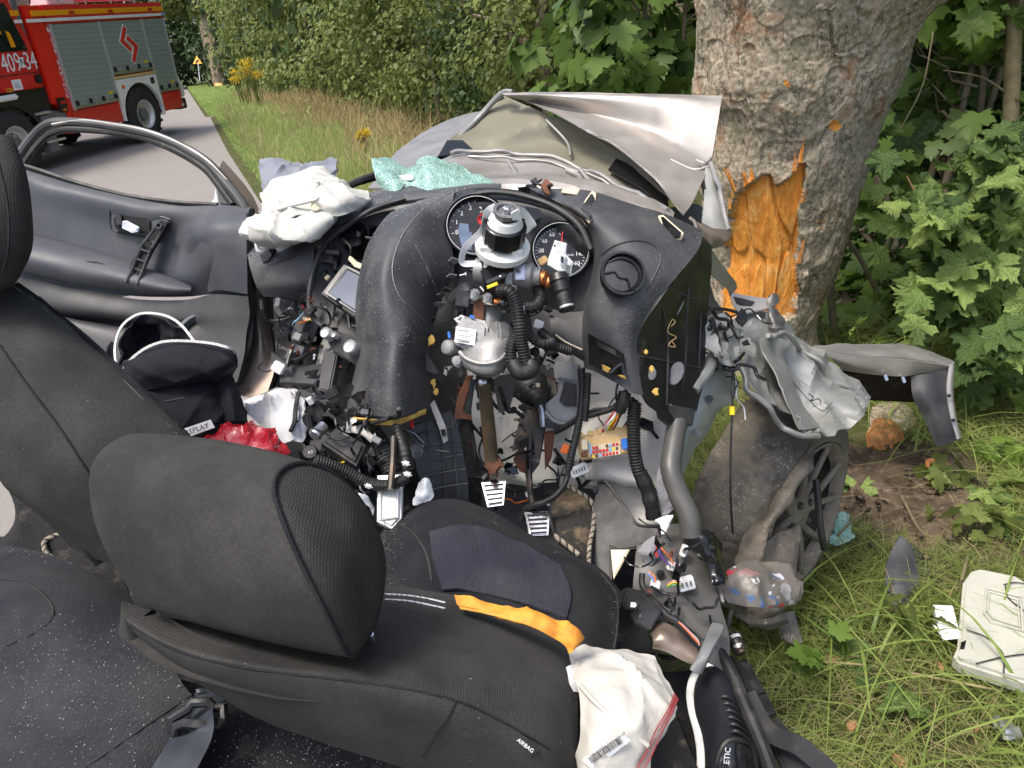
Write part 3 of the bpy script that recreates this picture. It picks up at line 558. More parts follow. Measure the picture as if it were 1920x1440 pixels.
def mass(name, boxes, n, size, mat, seed, label=None):
    Vs, Fs, k = [], [], 0
    for j, (s, o, z, rs, rz) in enumerate(boxes):
        V, F = crown_leaves(W(s, o, z), np.array([rs, rs, rz]), n, size*(1+.0*j), seed+j, 'simple', 60, .4, .3); Vs.append(V); Fs.append(F+k); k += len(V)
    o = leaf_obj(name, (np.concatenate(Vs), np.concatenate(Fs)), mat, None, 'stuff'); return o
mass('woodland', [(s, o+rng.uniform(-1, 1), z, 4.5+s*.05, 5.0+s*.02) for s in (4, 10, 17, 25, 34, 45, 58, 72) for o in (9.5,) for z in (3.4, 9.5)], 4500, .42, M['leafdark'], 300)
mass('woodland', [(88, -12, 4, 9, 6), (96, -2, 4, 9, 6), (92, 8, 5, 9, 7), (100, -24, 5, 10, 7), (98, -14, 13, 11, 7), (100, 0, 14, 11, 7), (100, 12, 14, 10, 7), (94, -7, 9, 9, 6)], 4500, .6, M['leafdark'], 400)
mass('woodland', [(s, -13.5, z, 5.5, 5.5) for s in (6, 20, 36, 54, 74) for z in (4, 11)], 2600, .6, M['leaf'], 500)
mass('woodland', [(-4, 8.5, 3, 4, 4), (-2, 5.8, 6.5, 3, 3)], 4000, .3, M['leafdark'], 600)
# distant leaning tree and warning sign
def W3(x, y, d): return P(x, y, d)
tb = P(413, 166, 66); tt = P(378, -70, 66); t = empty('roadside_tree', tb, 'distant pale leaning tree trunk beside the road past the fire engine', 'tree')
mb = MB(); q = PA(cr(np.array([(413, 168, 66), (408, 140, 66), (402, 115, 66), (397, 95, 66), (388, 68, 66), (384, 40, 66), (380, 0, 66), (376, -60, 66)]), 5)); mb.add(tube_w(q, np.interp(np.linspace(0, 1, len(q)), [0, .1, .4, .5, .6, 1], [.62, .52, .5, .58, .46, .36]), 12), M['trunk'])
for a, b_ in (((384, 40), (330, -30)), ((382, 20), (440, -60)), ((396, 90), (384, 74))): mb.add(tube_w(np.linspace(P(*a, 66), P(*b_, 66), 5), np.linspace(.22, .06, 5), 7), M['trunk'])
mb.build('trunk', t); leaf_obj('crown', crown_leaves(P(376, -70, 66), np.array([5, 5, 4.0]), 9000, .4, 77), M['leaf'], t)
one('paint_mark', patch([[(402, 156, 65.35), (408, 155, 65.35), (416, 156, 65.35)], [(402, 163, 65.3), (409, 162, 65.3), (417, 163, 65.3)]], 3, .02), M['fyellow'], t)
sb = P(374, 149, 60); t = empty('warning_sign', sb, 'yellow triangular bend warning sign on a grey post far up the road', 'sign')
one('post', tube_w(np.array([P(375, 152, 60.05), P(370.5, 108, 60.05)]), .045, 8), M['steel'], t)
one('sign_plate', slab(flat([(368.5, 104), (379.5, 119.5), (361.5, 120)], 60), .03, .01), M['signyellow'], t)
one('bend_symbol', strip([(367.5, 118, 59.96), (368, 115.5, 59.96), (370, 113, 59.96), (372.5, 112.6, 59.96)], .09, .01), M['print'], t)
# goldenrod clumps
for i, (x, y, d, lb) in enumerate(((448, 132, 24, 'yellow flowering goldenrod clump left of its twin by the hedge'), (470, 126, 22.5, 'yellow flowering goldenrod clump right of its twin by the hedge'), (680, 258, 12.2, 'small goldenrod with orange yellow heads low in the dry grass'))):
    c = P(x, y, d); g0 = np.array([c[0], c[1], 0.0]); t = empty('goldenrod', g0, lb, 'plant', 'goldenrod in the verge'); mb = MB(); rr = np.random.default_rng(60+i); Vs = []
    sc = 1.0 if i < 2 else .5
    for j in range(12):
        e = c+np.array([rr.uniform(-.2, .2)*sc, rr.uniform(-.2, .2)*sc, rr.uniform(-.3, .2)*sc]); mb.add(tube_w(np.linspace(g0+rr.uniform(-.15, .15, 3)*[1, 1, 0], e, 4), .012, 5), M['leaf']); Vs.append(e)
    mb.build('stem', t); Vs = np.repeat(np.array(Vs), 70, 0)+rr.normal(size=(840, 3))*[.06*sc, .06*sc, .05*sc]
    leaf_obj('flower_heads', leaf_mesh_arrays(Vs, rr.normal(size=(840, 3)), rr.normal(size=(840, 3)), np.full(840, .035), 'simple'), M['golden'], t)
# ================================================================= FIRE ENGINE
TX = np.array([.247, .9686, .029]); TY = np.array([-.9684, .2457, .043]); TZ = np.array([.0345, -.0387, .9987])*.98
def TP(x, y, z): return TO+TX*x+TY*y+TZ*z
def tbox(x0, x1, y0, y1, z0, z1, bv=.01): return box_w(TP((x0+x1)/2, (y0+y1)/2, (z0+z1)/2), TX, TY, TZ, x1-x0, y1-y0, z1-z0, bv, 2)
def tprism(pts, y0, y1, bv=.01): return prism(np.array([TP(x, y0, z) for x, z in pts]), TY*(y1-y0), bv)
tk = empty('fire_engine', TO, 'red fire engine with grey roller shutters parked across the road', 'fire engine')
# cab (front, x<1.0) and body
mb = MB(); mb.add(tprism([(-1.5, 1.5), (1.1, 1.5), (1.1, 2.3), (.88, 3.1), (.7, 3.25), (-1.5, 3.25)], .02, 2.46, .04), M['fred']); mb.add(tbox(-1.52, 1.09, .012, .03, 1.775, 1.79, .002), M['print']); mb.build('cab', tk)
wf = one('window', tprism([(-.9, 2.2), (.95, 2.18), (.74, 3.0), (-.9, 3.05)], .005, .06, .012), M['winglass'], tk)
for pts in ([(.30, 2.5), (.44, 2.48), (.40, 2.8), (.24, 2.84)], [(.56, 2.25), (.68, 2.25), (.64, 2.5), (.54, 2.55)]): one('jacket_inside', tprism(pts, .002, .02, .004), M['fyellow'], wf)
mb = MB(); mb.add(tprism([(1.2, 1.18), (1.36, 1.1), (1.46, .98), (1.5, .545), (1.62, .545), (1.62, 2.95), (1.2, 2.95)], .03, 2.46, .02), M['fredbright']); mb.build('front_panel', tk)
mb = MB(); [mb.add(tbox(a, b, .05, 2.45, z, 2.72, .01), M['fred']) for a, b, z in ((1.625, 3.14, .97), (3.14, 4.63, 1.5), (4.63, 5.5, .97))]; mb.add(tbox(1.625, 5.5, .0, 2.5, 2.62, 2.95, .03), M['fred']); mb.build('body', tk)
for (a, b, z0) in ((1.74, 3.11, .99), (3.17, 4.58, 1.52), (4.64, 5.42, .99)):
    sh = one('roller_shutter', tbox(a, b, .018, .06, z0, 2.60, .004), M['shutter'], tk)
    for xx in (a-.02, b+.02): one('rail', tbox(xx-.02, xx+.02, .0, .05, z0-.02, 2.61, .004), M['silver'], sh)
    one('handle_bar', tbox(a, b, .002, .03, z0+.03, z0+.07, .008), M['steel'], sh)
    k = 4 if b-a > 1 else 3
    for i in range(k): one('catch', tbox(a+.08+(b-a-.16)*i/(k-1)-.03, a+.08+(b-a-.16)*i/(k-1)+.03, -.03, .02, z0+.06, z0+.16, .01), M['black'], sh)
    one('label_sticker', tbox(b-.26, b-.12, .012, .02, z0+.17, z0+.22, .001), M['yellow'], sh)
mb = MB(); mb.add(tbox(1.30, 5.47, -.008, .02, 2.76, 2.86, .004), M['fyellow']); mb.add(tbox(.80, 1.0, .006, .03, 2.78, 2.88, .003), M['fyellow']); mb.build('amber_stripe', tk)
mb = MB(); mb.add(tbox(1.14, 5.47, -.008, .02, 2.655, 2.715, .004), M['fwhite']); mb.add(tbox(.84, 1.03, .008, .03, 2.655, 2.715, .003), M['fwhite']); mb.build('white_stripe', tk)
for xx in (2.3, 3.5, 4.9): one('marker_lamp', tbox(xx, xx+.16, -.02, .0, 2.77, 2.83, .01), M['red'], tk)
one('side_lamp', tbox(5.36, 5.5, -.03, .02, 2.66, 2.72, .015), M['ltblue'], tk)
# emblem of two bent bars (outlined pale)
def bar(pts, w, grow, y, name, mat):
    q = np.array(pts, float); left, right = [], []
    d = [nrm(q[1]-q[0]), nrm(q[2]-q[1])]
    n0 = np.array([-d[0][1], d[0][0]]); n1 = np.array([-d[1][1], d[1][0]]); nm = nrm(n0+n1); nm = nm/max(.5, nm @ n0); w = w/2+grow; e0 = d[0]*grow; e1 = d[1]*grow
    sk = np.array([0, .06])
    o = [q[0]-e0+n0*w, q[1]+nm*w, q[2]+e1+n1*w, q[2]+e1-n1*w, q[1]-nm*w, q[0]-e0-n0*w]
    one(name, tprism([tuple(v) for v in o], y, y+.006, 0), mat, tk)
for pts in ([(3.95, 2.47), (3.74, 2.19), (3.97, 1.98)], [(3.93, 2.26), (4.17, 2.05), (3.95, 1.74)]):
    bar(pts, .11, .02, .012, 'emblem_outline', M['fwhite']); bar(pts, .11, 0.0, .006, 'emblem_bar', M['fred'])
# lower body
mb = MB(); mb.add(tprism([(1.63, .545), (3.12, .545), (3.12, .965), (1.62, .965)], .03, .1, .01), M['fred']); mb.build('skirt', tk); one('skirt', tprism([(4.66, .56), (5.46, .56), (5.46, .965), (4.66, .965)], .03, .5, .01), M['fred'], tk)
arch = [(3.14, .55), (3.14, 1.44), (4.63, 1.44), (4.63, .55)]
ap = [(3.14, .55), (3.14, 1.42), (4.63, 1.42), (4.63, .50), (4.52, .50)]+[(3.9+.70*math.cos(a), .62+.68*math.sin(a)) for a in np.linspace(0.05, math.pi-.05, 12)]+[(3.2, .55)]
wa = one('wheel_arch', tprism(ap, .0, .09, 0), M['fwhite'], tk); one('edge_strip', tbox(3.14, 4.6, -.006, .03, 1.43, 1.49, .004), M['tan'], wa)
one('fuel_flap', tbox(4.36, 4.50, -.01, .01, 1.22, 1.36, .008), M['black'], wa); one('side_reflector', tbox(3.3, 3.4, -.01, .01, 1.22, 1.3, .008), M['orange'], wa)
mb = MB(); mb.add(tbox(3.15, 4.62, .1, 2.4, .95, 1.40, 0), M['black']); mb.add(tbox(-1.2, 5.3, .5, 1.9, .62, .98, .02), M['black']); mb.add(tbox(1.0, 1.6, .3, 2.2, .98, 1.15, .01), M['black']); mb.add(tbox(-.9, 1.2, .10, 2.3, 1.05, 1.5, .01), M['black']); mb.build('chassis', tk)
mb = MB(); mb.add(tprism([(.92, .62), (1.38, .62), (1.5, .8), (1.48, 1.0), (.92, 1.08)], .04, .5, .03), M['greyplastic']); mb.build('battery_box', tk)
mb = MB(); mb.add(tbox(.62, 1.02, -.02, .35, 1.02, 1.06, .01), M['alumtread']); mb.add(tbox(.74, .98, .0, .3, .30, 1.0, .01), M['greyplastic']); mb.add(tbox(.7, 1.2, -.02, .3, .48, .52, .01), M['alumtread']); mb.build('step', tk)
mud = [(.80*math.cos(a), .6+.78*math.sin(a)) for a in np.linspace(-.2, math.pi+.1, 14)]; inn = [(.70*math.cos(a), .6+.68*math.sin(a)) for a in np.linspace(math.pi+.1, -.2, 14)]
one('mudguard', tprism(mud+inn, .02, .5, 0), M['black'], tk); one('guard_trim', tbox(-.9, .34, -.03, .06, 1.36, 1.46, .03), M['fwhite'], tk)
one('rear_step', tube_w(np.array([TP(5.4, .05, .62), TP(5.75, .2, .62), TP(5.75, 2.3, .62)]), .05, 8), M['steel'], tk)
one('rear_body', tbox(5.505, 5.56, .1, 2.4, .9, 2.7, .01), M['fred'], tk); one('rear_reel', tube_w(np.array([TP(5.72, .35, 2.2), TP(5.72, .35, 1.1)]), .14, 12), M['fred'], tk); one('rear_panel', tbox(5.57, 5.75, .1, .5, .78, 1.15, .03), M['fwhite'], tk); one('rear_hook', tube_w(np.array([TP(5.6, .2, 2.4), TP(5.7, .2, 2.45), TP(5.75, .25, 2.3)]), .04, 8), M['fwhite'], tk); one('rear_lamp', tbox(5.45, 5.62, .02, .14, 1.0, 1.15, .02), M['white'], tk)
one('rear_bumper', tbox(5.5, 5.8, .15, 2.35, .5, .75, .02), M['black'], tk)
# roof kit
mb = MB(); mb.add(tbox(1.2, 1.55, .2, 2.2, 2.95, 3.2, .02), M['alumtread']); mb.add(tbox(2.0, 2.75, .15, 1.2, 2.95, 3.16, .02), M['fwhite']); mb.build('roof_locker', tk)
mb = MB()
for yy in (.35, .85):
    mb.add(tube_w(np.array([TP(2.75, yy, 3.05), TP(5.5, yy, 3.05)]), .03, 6), M['steel'])
for k in range(9): mb.add(tube_w(np.array([TP(2.9+.3*k, .35, 3.05), TP(2.9+.3*k, .85, 3.05)]), .02, 6), M['steel'])
mb.build('ladder', tk)
mb = MB(); mb.add(tube_w(np.array([TP(1.2, .08, 3.1), TP(5.45, .08, 3.1)]), .02, 6), M['steel'])
for k in range(6): mb.add(tube_w(np.array([TP(1.4+.8*k, .08, 2.94), TP(1.4+.8*k, .08, 3.1)]), .015, 6), M['steel'])
mb.build('roof_rail', tk)
one('roof_beam', tbox(1.0, 1.14, .1, 2.3, 2.3, 3.4, .01), M['greyplastic'], tk)
one('roof_hose', tube_w(np.array([TP(1.55+.25*math.cos(a), .4+.2*math.sin(a), 3.02+.1*math.sin(a)) for a in np.linspace(0, 3.14, 8)]), .07, 8), M['black'], tk)
# door furniture and lettering
one('door_handle', tbox(.90, 1.07, -.015, .03, 1.58, 1.74, .03), M['black'], tk); one('notice', tbox(.32, .54, .008, .03, 1.52, 1.7, .001), M['paper'], tk)
for k in range(3): one('notice_text', tbox(.35, .51-.03*k, .002, .012, 1.56+.035*k, 1.57+.035*k, 0), M['ltblue'], tk)
one('side_lamp_panel', tbox(1.28, 1.52, -.005, .03, .98, 1.26, .02), M['black'], tk); one('red_lamp', tbox(1.33, 1.47, -.02, .0, 1.14, 1.2, .01), M['red'], tk); one('amber_lamp', tbox(1.36, 1.46, -.02, .0, 1.01, 1.05, .01), M['orange'], tk)
for s, xx, sz in (('409', .45, .46), ('34', .93, .44)): text_obj('fleet_number', s, TP(xx, .012, 1.98), TX, TZ, sz, M['fwhite'], tk, .002).scale = (.70, 1, 1)
one('number_plaque', tbox(.66, .78, .008, .02, 1.89, 2.07, .002), M['fwhite'], tk); text_obj('plaque_letter', 'N', TP(.72, .003, 1.98), TX, TZ, .17, M['print'], tk, .001)
for i, ch in enumerate('OSP KAMINSK'):
    if ch != ' ': text_obj('station_letter', ch, TP(1.69-.004*i, .045, 2.32-.105*i), nrm(TX+.1*TZ), TZ, .115, M['fwhite'], tk, .002)
for pts in ([(1.655, 2.56), (1.64, 2.50), (1.69, 2.47)], [(1.675, 2.52), (1.72, 2.485), (1.705, 2.42)]): bar(pts, .024, 0, .04, 'small_emblem', M['fwhite'])
one('letter_panel', tbox(1.625, 1.735, .046, .052, .98, 2.61, 0), M['fred'], tk)
text_obj('weight_mark', '120', TP(.2, .012, 1.53), TX, TZ, .11, M['yellow'], tk, .001)
def truck_wheel(x, y, out):
    ax = TY*out; c = TP(x, y, .6)
    w = one('wheel', lathe(c-ax*.30, ax, [(0, .30), (0, .34), (.02, .54), (.05, .595), (.15, .60), (.25, .595), (.28, .54), (.30, .36), (.285, .31), (.2, .29)], 40), M['ttyre'], tk)
    mb = MB()
    for k in range(34):
        a = k*2*math.pi/34; rd = TX*math.cos(a)+TZ*math.sin(a); tg = -TX*math.sin(a)+TZ*math.cos(a); mb.add(box_w(c+rd*.592-ax*(.075+.14*(k % 2)), tg, ax, rd, .065, .14, .035, .004, 1), M['ttyre'])
    mb.build('tread_blocks', w, kind='stuff')
    mb = MB(); mb.add(lathe(c-ax*.2, ax, [(0, .05), (0, .25), (.16, .27), (.19, .31), (.202, .315), (.205, .30), (.17, .26), (.12, .24), (.10, .2), (.10, .05)], 36), M['silver']); mb.add(lathe(c-ax*.12, ax, [(0, .05), (0, .125), (.08, .115), (.095, .05)], 24), M['greyplastic'])
    mb.build('rim', w)
    for k in range(10):
        a = k*2*math.pi/10; one('wheel_nut', lathe(c+(TX*math.cos(a)+TZ*math.sin(a))*.175-ax*.105, ax, [(0, .018), (.03, .018), (.035, .01)], 8), M['steel'], w)
for x in (0, 3.9): truck_wheel(x, .0, -1); truck_wheel(x, 2.5, 1)
# ================================================================= STRUCK TREE
def inpoly(x, y, poly):
    poly = np.asarray(poly, float); ins = np.zeros(x.shape, bool); j = len(poly)-1
    for i in range(len(poly)):
        xi, yi = poly[i]; xj, yj = poly[j]
        c = ((yi > y) != (yj > y)) & (x < (xj-xi)*(y-yi)/(yj-yi+1e-12)+xi); ins ^= c; j = i
    return ins
def project(p):
    v = p-CC; d = v @ FW; return 960+FPX*(v @ RT)/d, 720-FPX*(v @ UP)/d
TR = [(760, 1432, 118, 3.75), (650, 1424, 108, 3.68), (590, 1420, 102, 3.62), (480, 1446, 118, 3.52), (350, 1458, 144, 3.40), (240, 1474, 165, 3.30), (170, 1484, 182, 3.22), (100, 1500, 188, 3.14), (40, 1518, 196, 3.07), (-60, 1550, 230, 2.98), (-260, 1600, 190, 2.85), (-600, 1680, 180, 2.7)]
TRc = cr(np.array(TR, float), 30); nr = len(TRc); 
ang = np.concatenate([np.linspace(math.pi*.93, math.pi*2.07, 560), np.linspace(math.pi*2.07, math.pi*2.93, 50)[1:-1]]); na = len(ang); G = np.zeros((nr, na, 3)); fwd = nrm([FW[0], FW[1], 0])
for i, (y, x, w, d) in enumerate(TRc):
    c = P(x, y, d); r0 = w*d/FPX; G[i] = c+r0*(np.cos(ang)[:, None]*RT+np.sin(ang)[:, None]*fwd*.95)
Nn = G-G.mean(1, keepdims=True); Nn /= np.linalg.norm(Nn, axis=-1, keepdims=True)
px, py = project(G.reshape(-1, 3)); px = px.reshape(nr, na); py = py.reshape(nr, na); front = (Nn @ FW) < 0.05
jx = 6*vnoise(G, 14, 3)+1.2*vnoise(G, 50, 4); jy = 9*vnoise(G, 16, 6)
WOOD = [(1378, 362), (1395, 352), (1410, 341), (1428, 328), (1442, 332), (1452, 352), (1466, 345), (1480, 340), (1488, 322), (1496, 303), (1512, 306), (1510, 345), (1502, 394), (1497, 450), (1496, 540), (1486, 596), (1440, 606), (1352, 598), (1348, 540), (1342, 470), (1362, 425), (1372, 385)]
SPOT = [(1535, 412), (1543, 400), (1550, 402), (1545, 425), (1538, 432)]; SPOT2 = [(1468, 146), (1476, 150), (1482, 165), (1474, 163)]; SPOT3 = [(1556, 225), (1568, 222), (1575, 238), (1564, 248), (1554, 240)]
ws = front & (inpoly(px+jx, py+jy, WOOD) | inpoly(px+jx*.5, py+jy*.3, SPOT))
plate = crinkle(G*np.array([1, 1, .55]), 9, 7); rough = fbm(G*np.array([1, 1, .6]), 26, 8, 4); big = fbm(G, 3.2, 2, 2)
disp = .012*big+.008*np.clip(plate, -1, 1)+.003*rough+.002*fbm(G, 75, 12, 2)-.022*np.clip(crinkle(G*np.array([1, 1, .4]), 5, 31)-1.05, 0, 1)-.014*np.clip(1-np.abs(vnoise(G*np.array([1, 1, .3])+.04*vnoise(G, 9, 3)[..., None], 11, 77))/.13, 0, 1)*(vnoise(G, 4, 78) > -.25)+.008*np.round(vnoise(G*np.array([1, 1, .6]), 13, 79)*1.6)
wd_d = -.028+.006*fbm(G*np.array([1, 1, .14]), 26, 5, 3)+.006*big-.012*(np.abs(vnoise(G*np.array([1, 1, .18]), 14, 15)) < .10)
spot = front & (inpoly(px+jx*.6, py+jy*.3, SPOT2) | inpoly(px+jx*.6, py+jy*.3, SPOT3)); 
G = G+Nn*np.where(ws, wd_d, disp)[..., None]
_i, _j = [a.ravel() for a in np.mgrid[0:nr-1, 0:na]]; _k = (_j+1) % na; Fq = np.stack([_i*na+_j, _i*na+_k, (_i+1)*na+_k, (_i+1)*na+_j], 1); wm = (ws | spot).reshape(-1)[Fq].sum(1) >= 3
tbase = ground_at(1470, 660); bt = empty('struck_tree', tbase, 'large grey barked roadside tree with a raw orange gash where the car hit it', 'tree')
def sub(F, name, mat, par):
    u, inv = np.unique(F, return_inverse=True); V = G.reshape(-1, 3)[u]; c = V.mean(0); o = bpy.data.objects.new(name, np_mesh(name, V-c, inv.reshape(F.shape), [mat], None, 0)); link(o, par, Vector(c)); return o
trunk = sub(Fq[~wm], 'trunk', M['bark'], bt); sub(Fq[wm], 'exposed_wood', M['wood'], bt)
rr = np.random.default_rng(8)
for k in range(34):                   # torn splinters standing off the edge of the gash
    e = WOOD[k % len(WOOD)]; f = WOOD[(k+1) % len(WOOD)]; t_ = rr.uniform(); x = e[0]+(f[0]-e[0])*t_; y = e[1]+(f[1]-e[1])*t_
    if y > 560: continue
    i_ = np.argmin(((px-x)**2+(py-y)**2+np.where(front, 0, 1e9)).ravel()); c = G.reshape(-1, 3)[i_]; n_ = Nn.reshape(-1, 3)[i_]; ln = rr.uniform(.03, .12); w = rr.uniform(.004, .012); ax = nrm(np.array([0, 0, 1.0])+n_*rr.uniform(-.05, .35)+RT*rr.normal()*.12); sd_ = nrm(np.cross(ax, n_))
    q = np.array([c-sd_*w, c+sd_*w, c+sd_*w*.7+ax*ln*.6, c+ax*ln, c-sd_*w*.5+ax*ln*.7])+n_*.004; one('splinter', prism(q, -n_*.006, 0), M['wood' if rr.random() < .6 else 'woodpale'], bt)
# crown high above (out of frame mostly) placed so its shade falls on the shrubs behind
leaf_obj('crown', crown_leaves(np.array([2.8, 5.0, 5.6]), np.array([2.4, 2.4, 1.4]), 8000, .24, 91, 'simple', 60, .3, .1), M['maple'], bt)
# broken root buttress lying beside the wreck
lg = empty('broken_stump', ground_at(1665, 850), 'broken mossy stump with orange torn wood under the bent wing', 'stump')
L = [[(1625+ (0 if k else 4), 800, 2.95), (1640, 765, 3.0), (1690, 760, 3.05), (1722, 790, 3.05), (1725, 830, 3.0), (1700, 858, 2.95), (1655, 862, 2.92), (1628, 840, 2.92)] for k in (0, 1)]
L[1] = [(x, y, d+.22) for x, y, d in L[0]]; L[1] = [(1675+(x-1675)*.8, 810+(y-810)*.8-20, d) for x, y, d in L[1]]
one('wood_block', loft(L, 6, 5, .25, 3, None, .025, 18), M['bark'], lg)
one('torn_face', patch([[(1622, 822, 2.90), (1640, 790, 2.90), (1668, 785, 2.92), (1690, 800, 2.93)], [(1626, 840, 2.88), (1645, 820, 2.86), (1672, 815, 2.88), (1693, 825, 2.92)], [(1636, 852, 2.89), (1652, 850, 2.87), (1675, 850, 2.88), (1694, 845, 2.92)]], 6, .02, .012, 30, 4), M['woodpale'], lg)
lc = one('wood_chunk', patch([[(1735, 862, 2.72), (1770, 858, 2.72), (1815, 866, 2.73)], [(1735, 872, 2.68), (1770, 872, 2.67), (1818, 878, 2.68)]], 5, .03, .008, 30), M['woodpale'], None, label='long pale orange wood chunk lying on the grass right of the stump', cat='wood chip')
# ================================================================= SHRUBS ON THE RIGHT
def shrub_at(name, c, rad, n, size, mat, label, seed, cat='shrub', group='maple shrubs behind the struck tree', trunk_r=.03):
    g0 = np.array([c[0], c[1], 0]); t = empty(name, g0, label, cat, group); mb = MB()
    for i in range(5):
        rr = np.random.default_rng(seed+i); e = np.array(c)+np.array([rr.uniform(-1, 1)*rad[0]*.6, rr.uniform(-1, 1)*rad[1]*.6, rad[2]*.7])
        for g in limbs(g0+np.array([rr.uniform(-.3, .3), rr.uniform(-.3, .3), 0]), e, trunk_r, .008, 5, seed+i): mb.add(g, M['trunk'])
    mb.build('stem', t); leaf_obj('crown', crown_leaves(c, np.array(rad), n, size, seed, 'maple', 30, 1.0, .25), mat, t); return t
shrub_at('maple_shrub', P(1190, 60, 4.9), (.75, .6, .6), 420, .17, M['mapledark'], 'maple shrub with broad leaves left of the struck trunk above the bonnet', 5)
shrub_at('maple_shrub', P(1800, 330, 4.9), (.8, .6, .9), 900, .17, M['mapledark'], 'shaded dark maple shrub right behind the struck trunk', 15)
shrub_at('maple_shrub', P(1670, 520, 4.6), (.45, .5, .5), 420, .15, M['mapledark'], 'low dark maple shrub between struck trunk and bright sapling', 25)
shrub_at('maple_shrub', P(1860, -40, 4.3), (.7, .5, .45), 260, .18, M['maple'], 'maple branch spray overhanging at the top right corner', 35)
shrub_at('maple_shrub', P(1980, 480, 4.4), (.5, .6, .9), 700, .16, M['maple'], 'leafy maple shrub at the right edge behind the sapling', 45)
mass('woodland', [(7.5, 5.6, 1.5, 1.6, 1.8), (5.5, 5.2, 1.6, 1.6, 1.8), (4, 4.6, 2.8, 1.4, 1.4), (9, 5.8, 2.5, 1.8, 2.2)], 4500, .16, M['leafdark'], 700)
shrub_at('maple_shrub', P(1625, 600, 4.3), (.45, .4, .32), 300, .12, M['maple'], 'low bright maple shrub filling the gap between the trunk foot and torn wing', 55)
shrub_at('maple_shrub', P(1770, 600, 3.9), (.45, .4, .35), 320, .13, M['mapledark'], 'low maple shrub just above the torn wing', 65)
# young tree, its bare branches
yt = empty('young_tree', np.array([*ground_at(1860, 470)[:2], 0]), 'slender brown young tree trunk at the upper right', 'tree'); q = PA(cr(np.array([(1868, 700, 4.5), (1882, 450, 4.4), (1894, 240, 4.3), (1900, 100, 4.2), (1906, -60, 4.1)]), 6))
mb = MB(); mb.add(tube_w(q, np.linspace(.045, .04, len(q)), 12), M['stem']); 
for pts in ([(1895, 180, 4.27), (1840, 145, 4.2), (1770, 132, 4.1)], [(1898, 60, 4.2), (1860, 52, 4.2), (1800, 40, 4.2)], [(1893, 250, 4.3), (1920, 210, 4.2)]): mb.add(tube(pts, [.008, .003], 6), M['stem'])
mb.build('trunk', yt)
tw = empty('bare_branches', np.array([*ground_at(1650, 600)[:2], 0]), 'thin bare branches crossing the shade right of the struck trunk', 'branch'); mb = MB()
for pts, rr in (([(1640, 330, 4.0), (1665, 380, 4.0), (1680, 450, 4.05), (1672, 470, 4.0)], [.016, .012]), ([(1570, 430, 3.9), (1610, 480, 3.95), (1640, 540, 4.0), (1690, 640, 4.1)], [.014, .01]), ([(1585, 400, 4), (1580, 460, 4), (1555, 500, 4)], [.012, .006]), ([(1760, 350, 4.0), (1800, 400, 3.95), (1840, 430, 3.9)], [.006, .004]), ([(1750, 60, 3.8), (1730, 160, 3.8), (1690, 240, 3.8)], [.004, .004]), ([(1560, 470, 3.8), (1558, 560, 3.8), (1570, 650, 3.8)], [.02, .018])): mb.add(tube(pts, rr, 6), M['stem'])
mb.build('branch', tw, kind='stuff')
# bright maple sapling, each leaf a part
sg = empty('maple_sapling', ground_at(1838, 760), 'bright green maple sapling with sharp lobed leaves at the right edge', 'sapling')
stems = [[(1835, 760, 3.25), (1845, 650, 3.15), (1858, 540, 3.1), (1868, 430, 3.05), (1878, 330, 3.0), (1885, 250, 2.95)], [(1845, 640, 3.15), (1800, 570, 3.05), (1740, 560, 2.95), (1680, 580, 2.9)], [(1858, 540, 3.1), (1800, 460, 3.0), (1740, 400, 2.95), (1700, 330, 2.95)], [(1868, 430, 3.05), (1915, 380, 2.95), (1950, 330, 2.9)], [(1848, 620, 3.1), (1900, 600, 2.95), (1950, 560, 2.9)], [(1838, 720, 3.2), (1880, 700, 3.0), (1930, 690, 2.9)], [(1866, 460, 3.05), (1830, 380, 2.9), (1800, 320, 2.8)]]
mb = MB()
for i, s in enumerate(stems): mb.add(tube(s, [.011, .008] if i == 0 else [.006, .002], 7), M['stemred'])
mb.build('stem', sg)
lm = []
for k in range(6):
    rr = np.random.default_rng(200+k); V = np.c_[MAPLE, .28*np.abs(MAPLE[:, 0])*rr.uniform(-.6, 1.5)-.26*MAPLE[:, 1]**2*rr.uniform(.0, 1.6)+.06*rr.normal(size=len(MAPLE))]; V[:, :2] *= 1+.06*rr.normal(size=(len(MAPLE), 2)); V = np.concatenate([V, [[0, .30, -.015]]]); nM = len(MAPLE)
    # midribs raised a little: three extra rings keep the lobes folded
    F = [[i, (i+1) % nM, nM] for i in range(nM)]; mt = M['leafvein'] if k % 3 else M['leafvein2']; lm.append(np_mesh('leaf', V, np.array(F), [mt], None, 0))
rr = np.random.default_rng(12); L = [cr(np.array(s, float), 8) for s in stems]; spots = []
for k in range(250):
    s = L[rr.choice(len(L), p=[.34, .12, .16, .12, .1, .06, .1])]; spots.append(s[int(rr.uniform(.18, 1)*(len(s)-1))]+[rr.normal()*28, rr.normal()*30+10, rr.uniform(-.28, .2)])
extra = [(1690, 580, 2.85), (1640, 350, 3.3), (1655, 300, 3.3), (1700, 260, 3.25), (1790, 300, 2.9), (1760, 345, 2.9), (1830, 300, 2.75), (1725, 345, 3.0), (1650, 460, 3.3), (1720, 430, 3.1), (1750, 545, 2.9), (1765, 640, 2.9), (1820, 690, 2.85), (1900, 740, 2.8), (1910, 650, 2.8), (1700, 640, 3.2), (1620, 600, 3.4), (1800, 440, 2.85), (1835, 380, 2.75), (1870, 280, 2.7), (1910, 300, 2.7), (1660, 30, 3.7), (1820, 40, 3.4), (1890, 20, 3.4), (1760, 230, 3.6), (1640, 270, 3.5)]
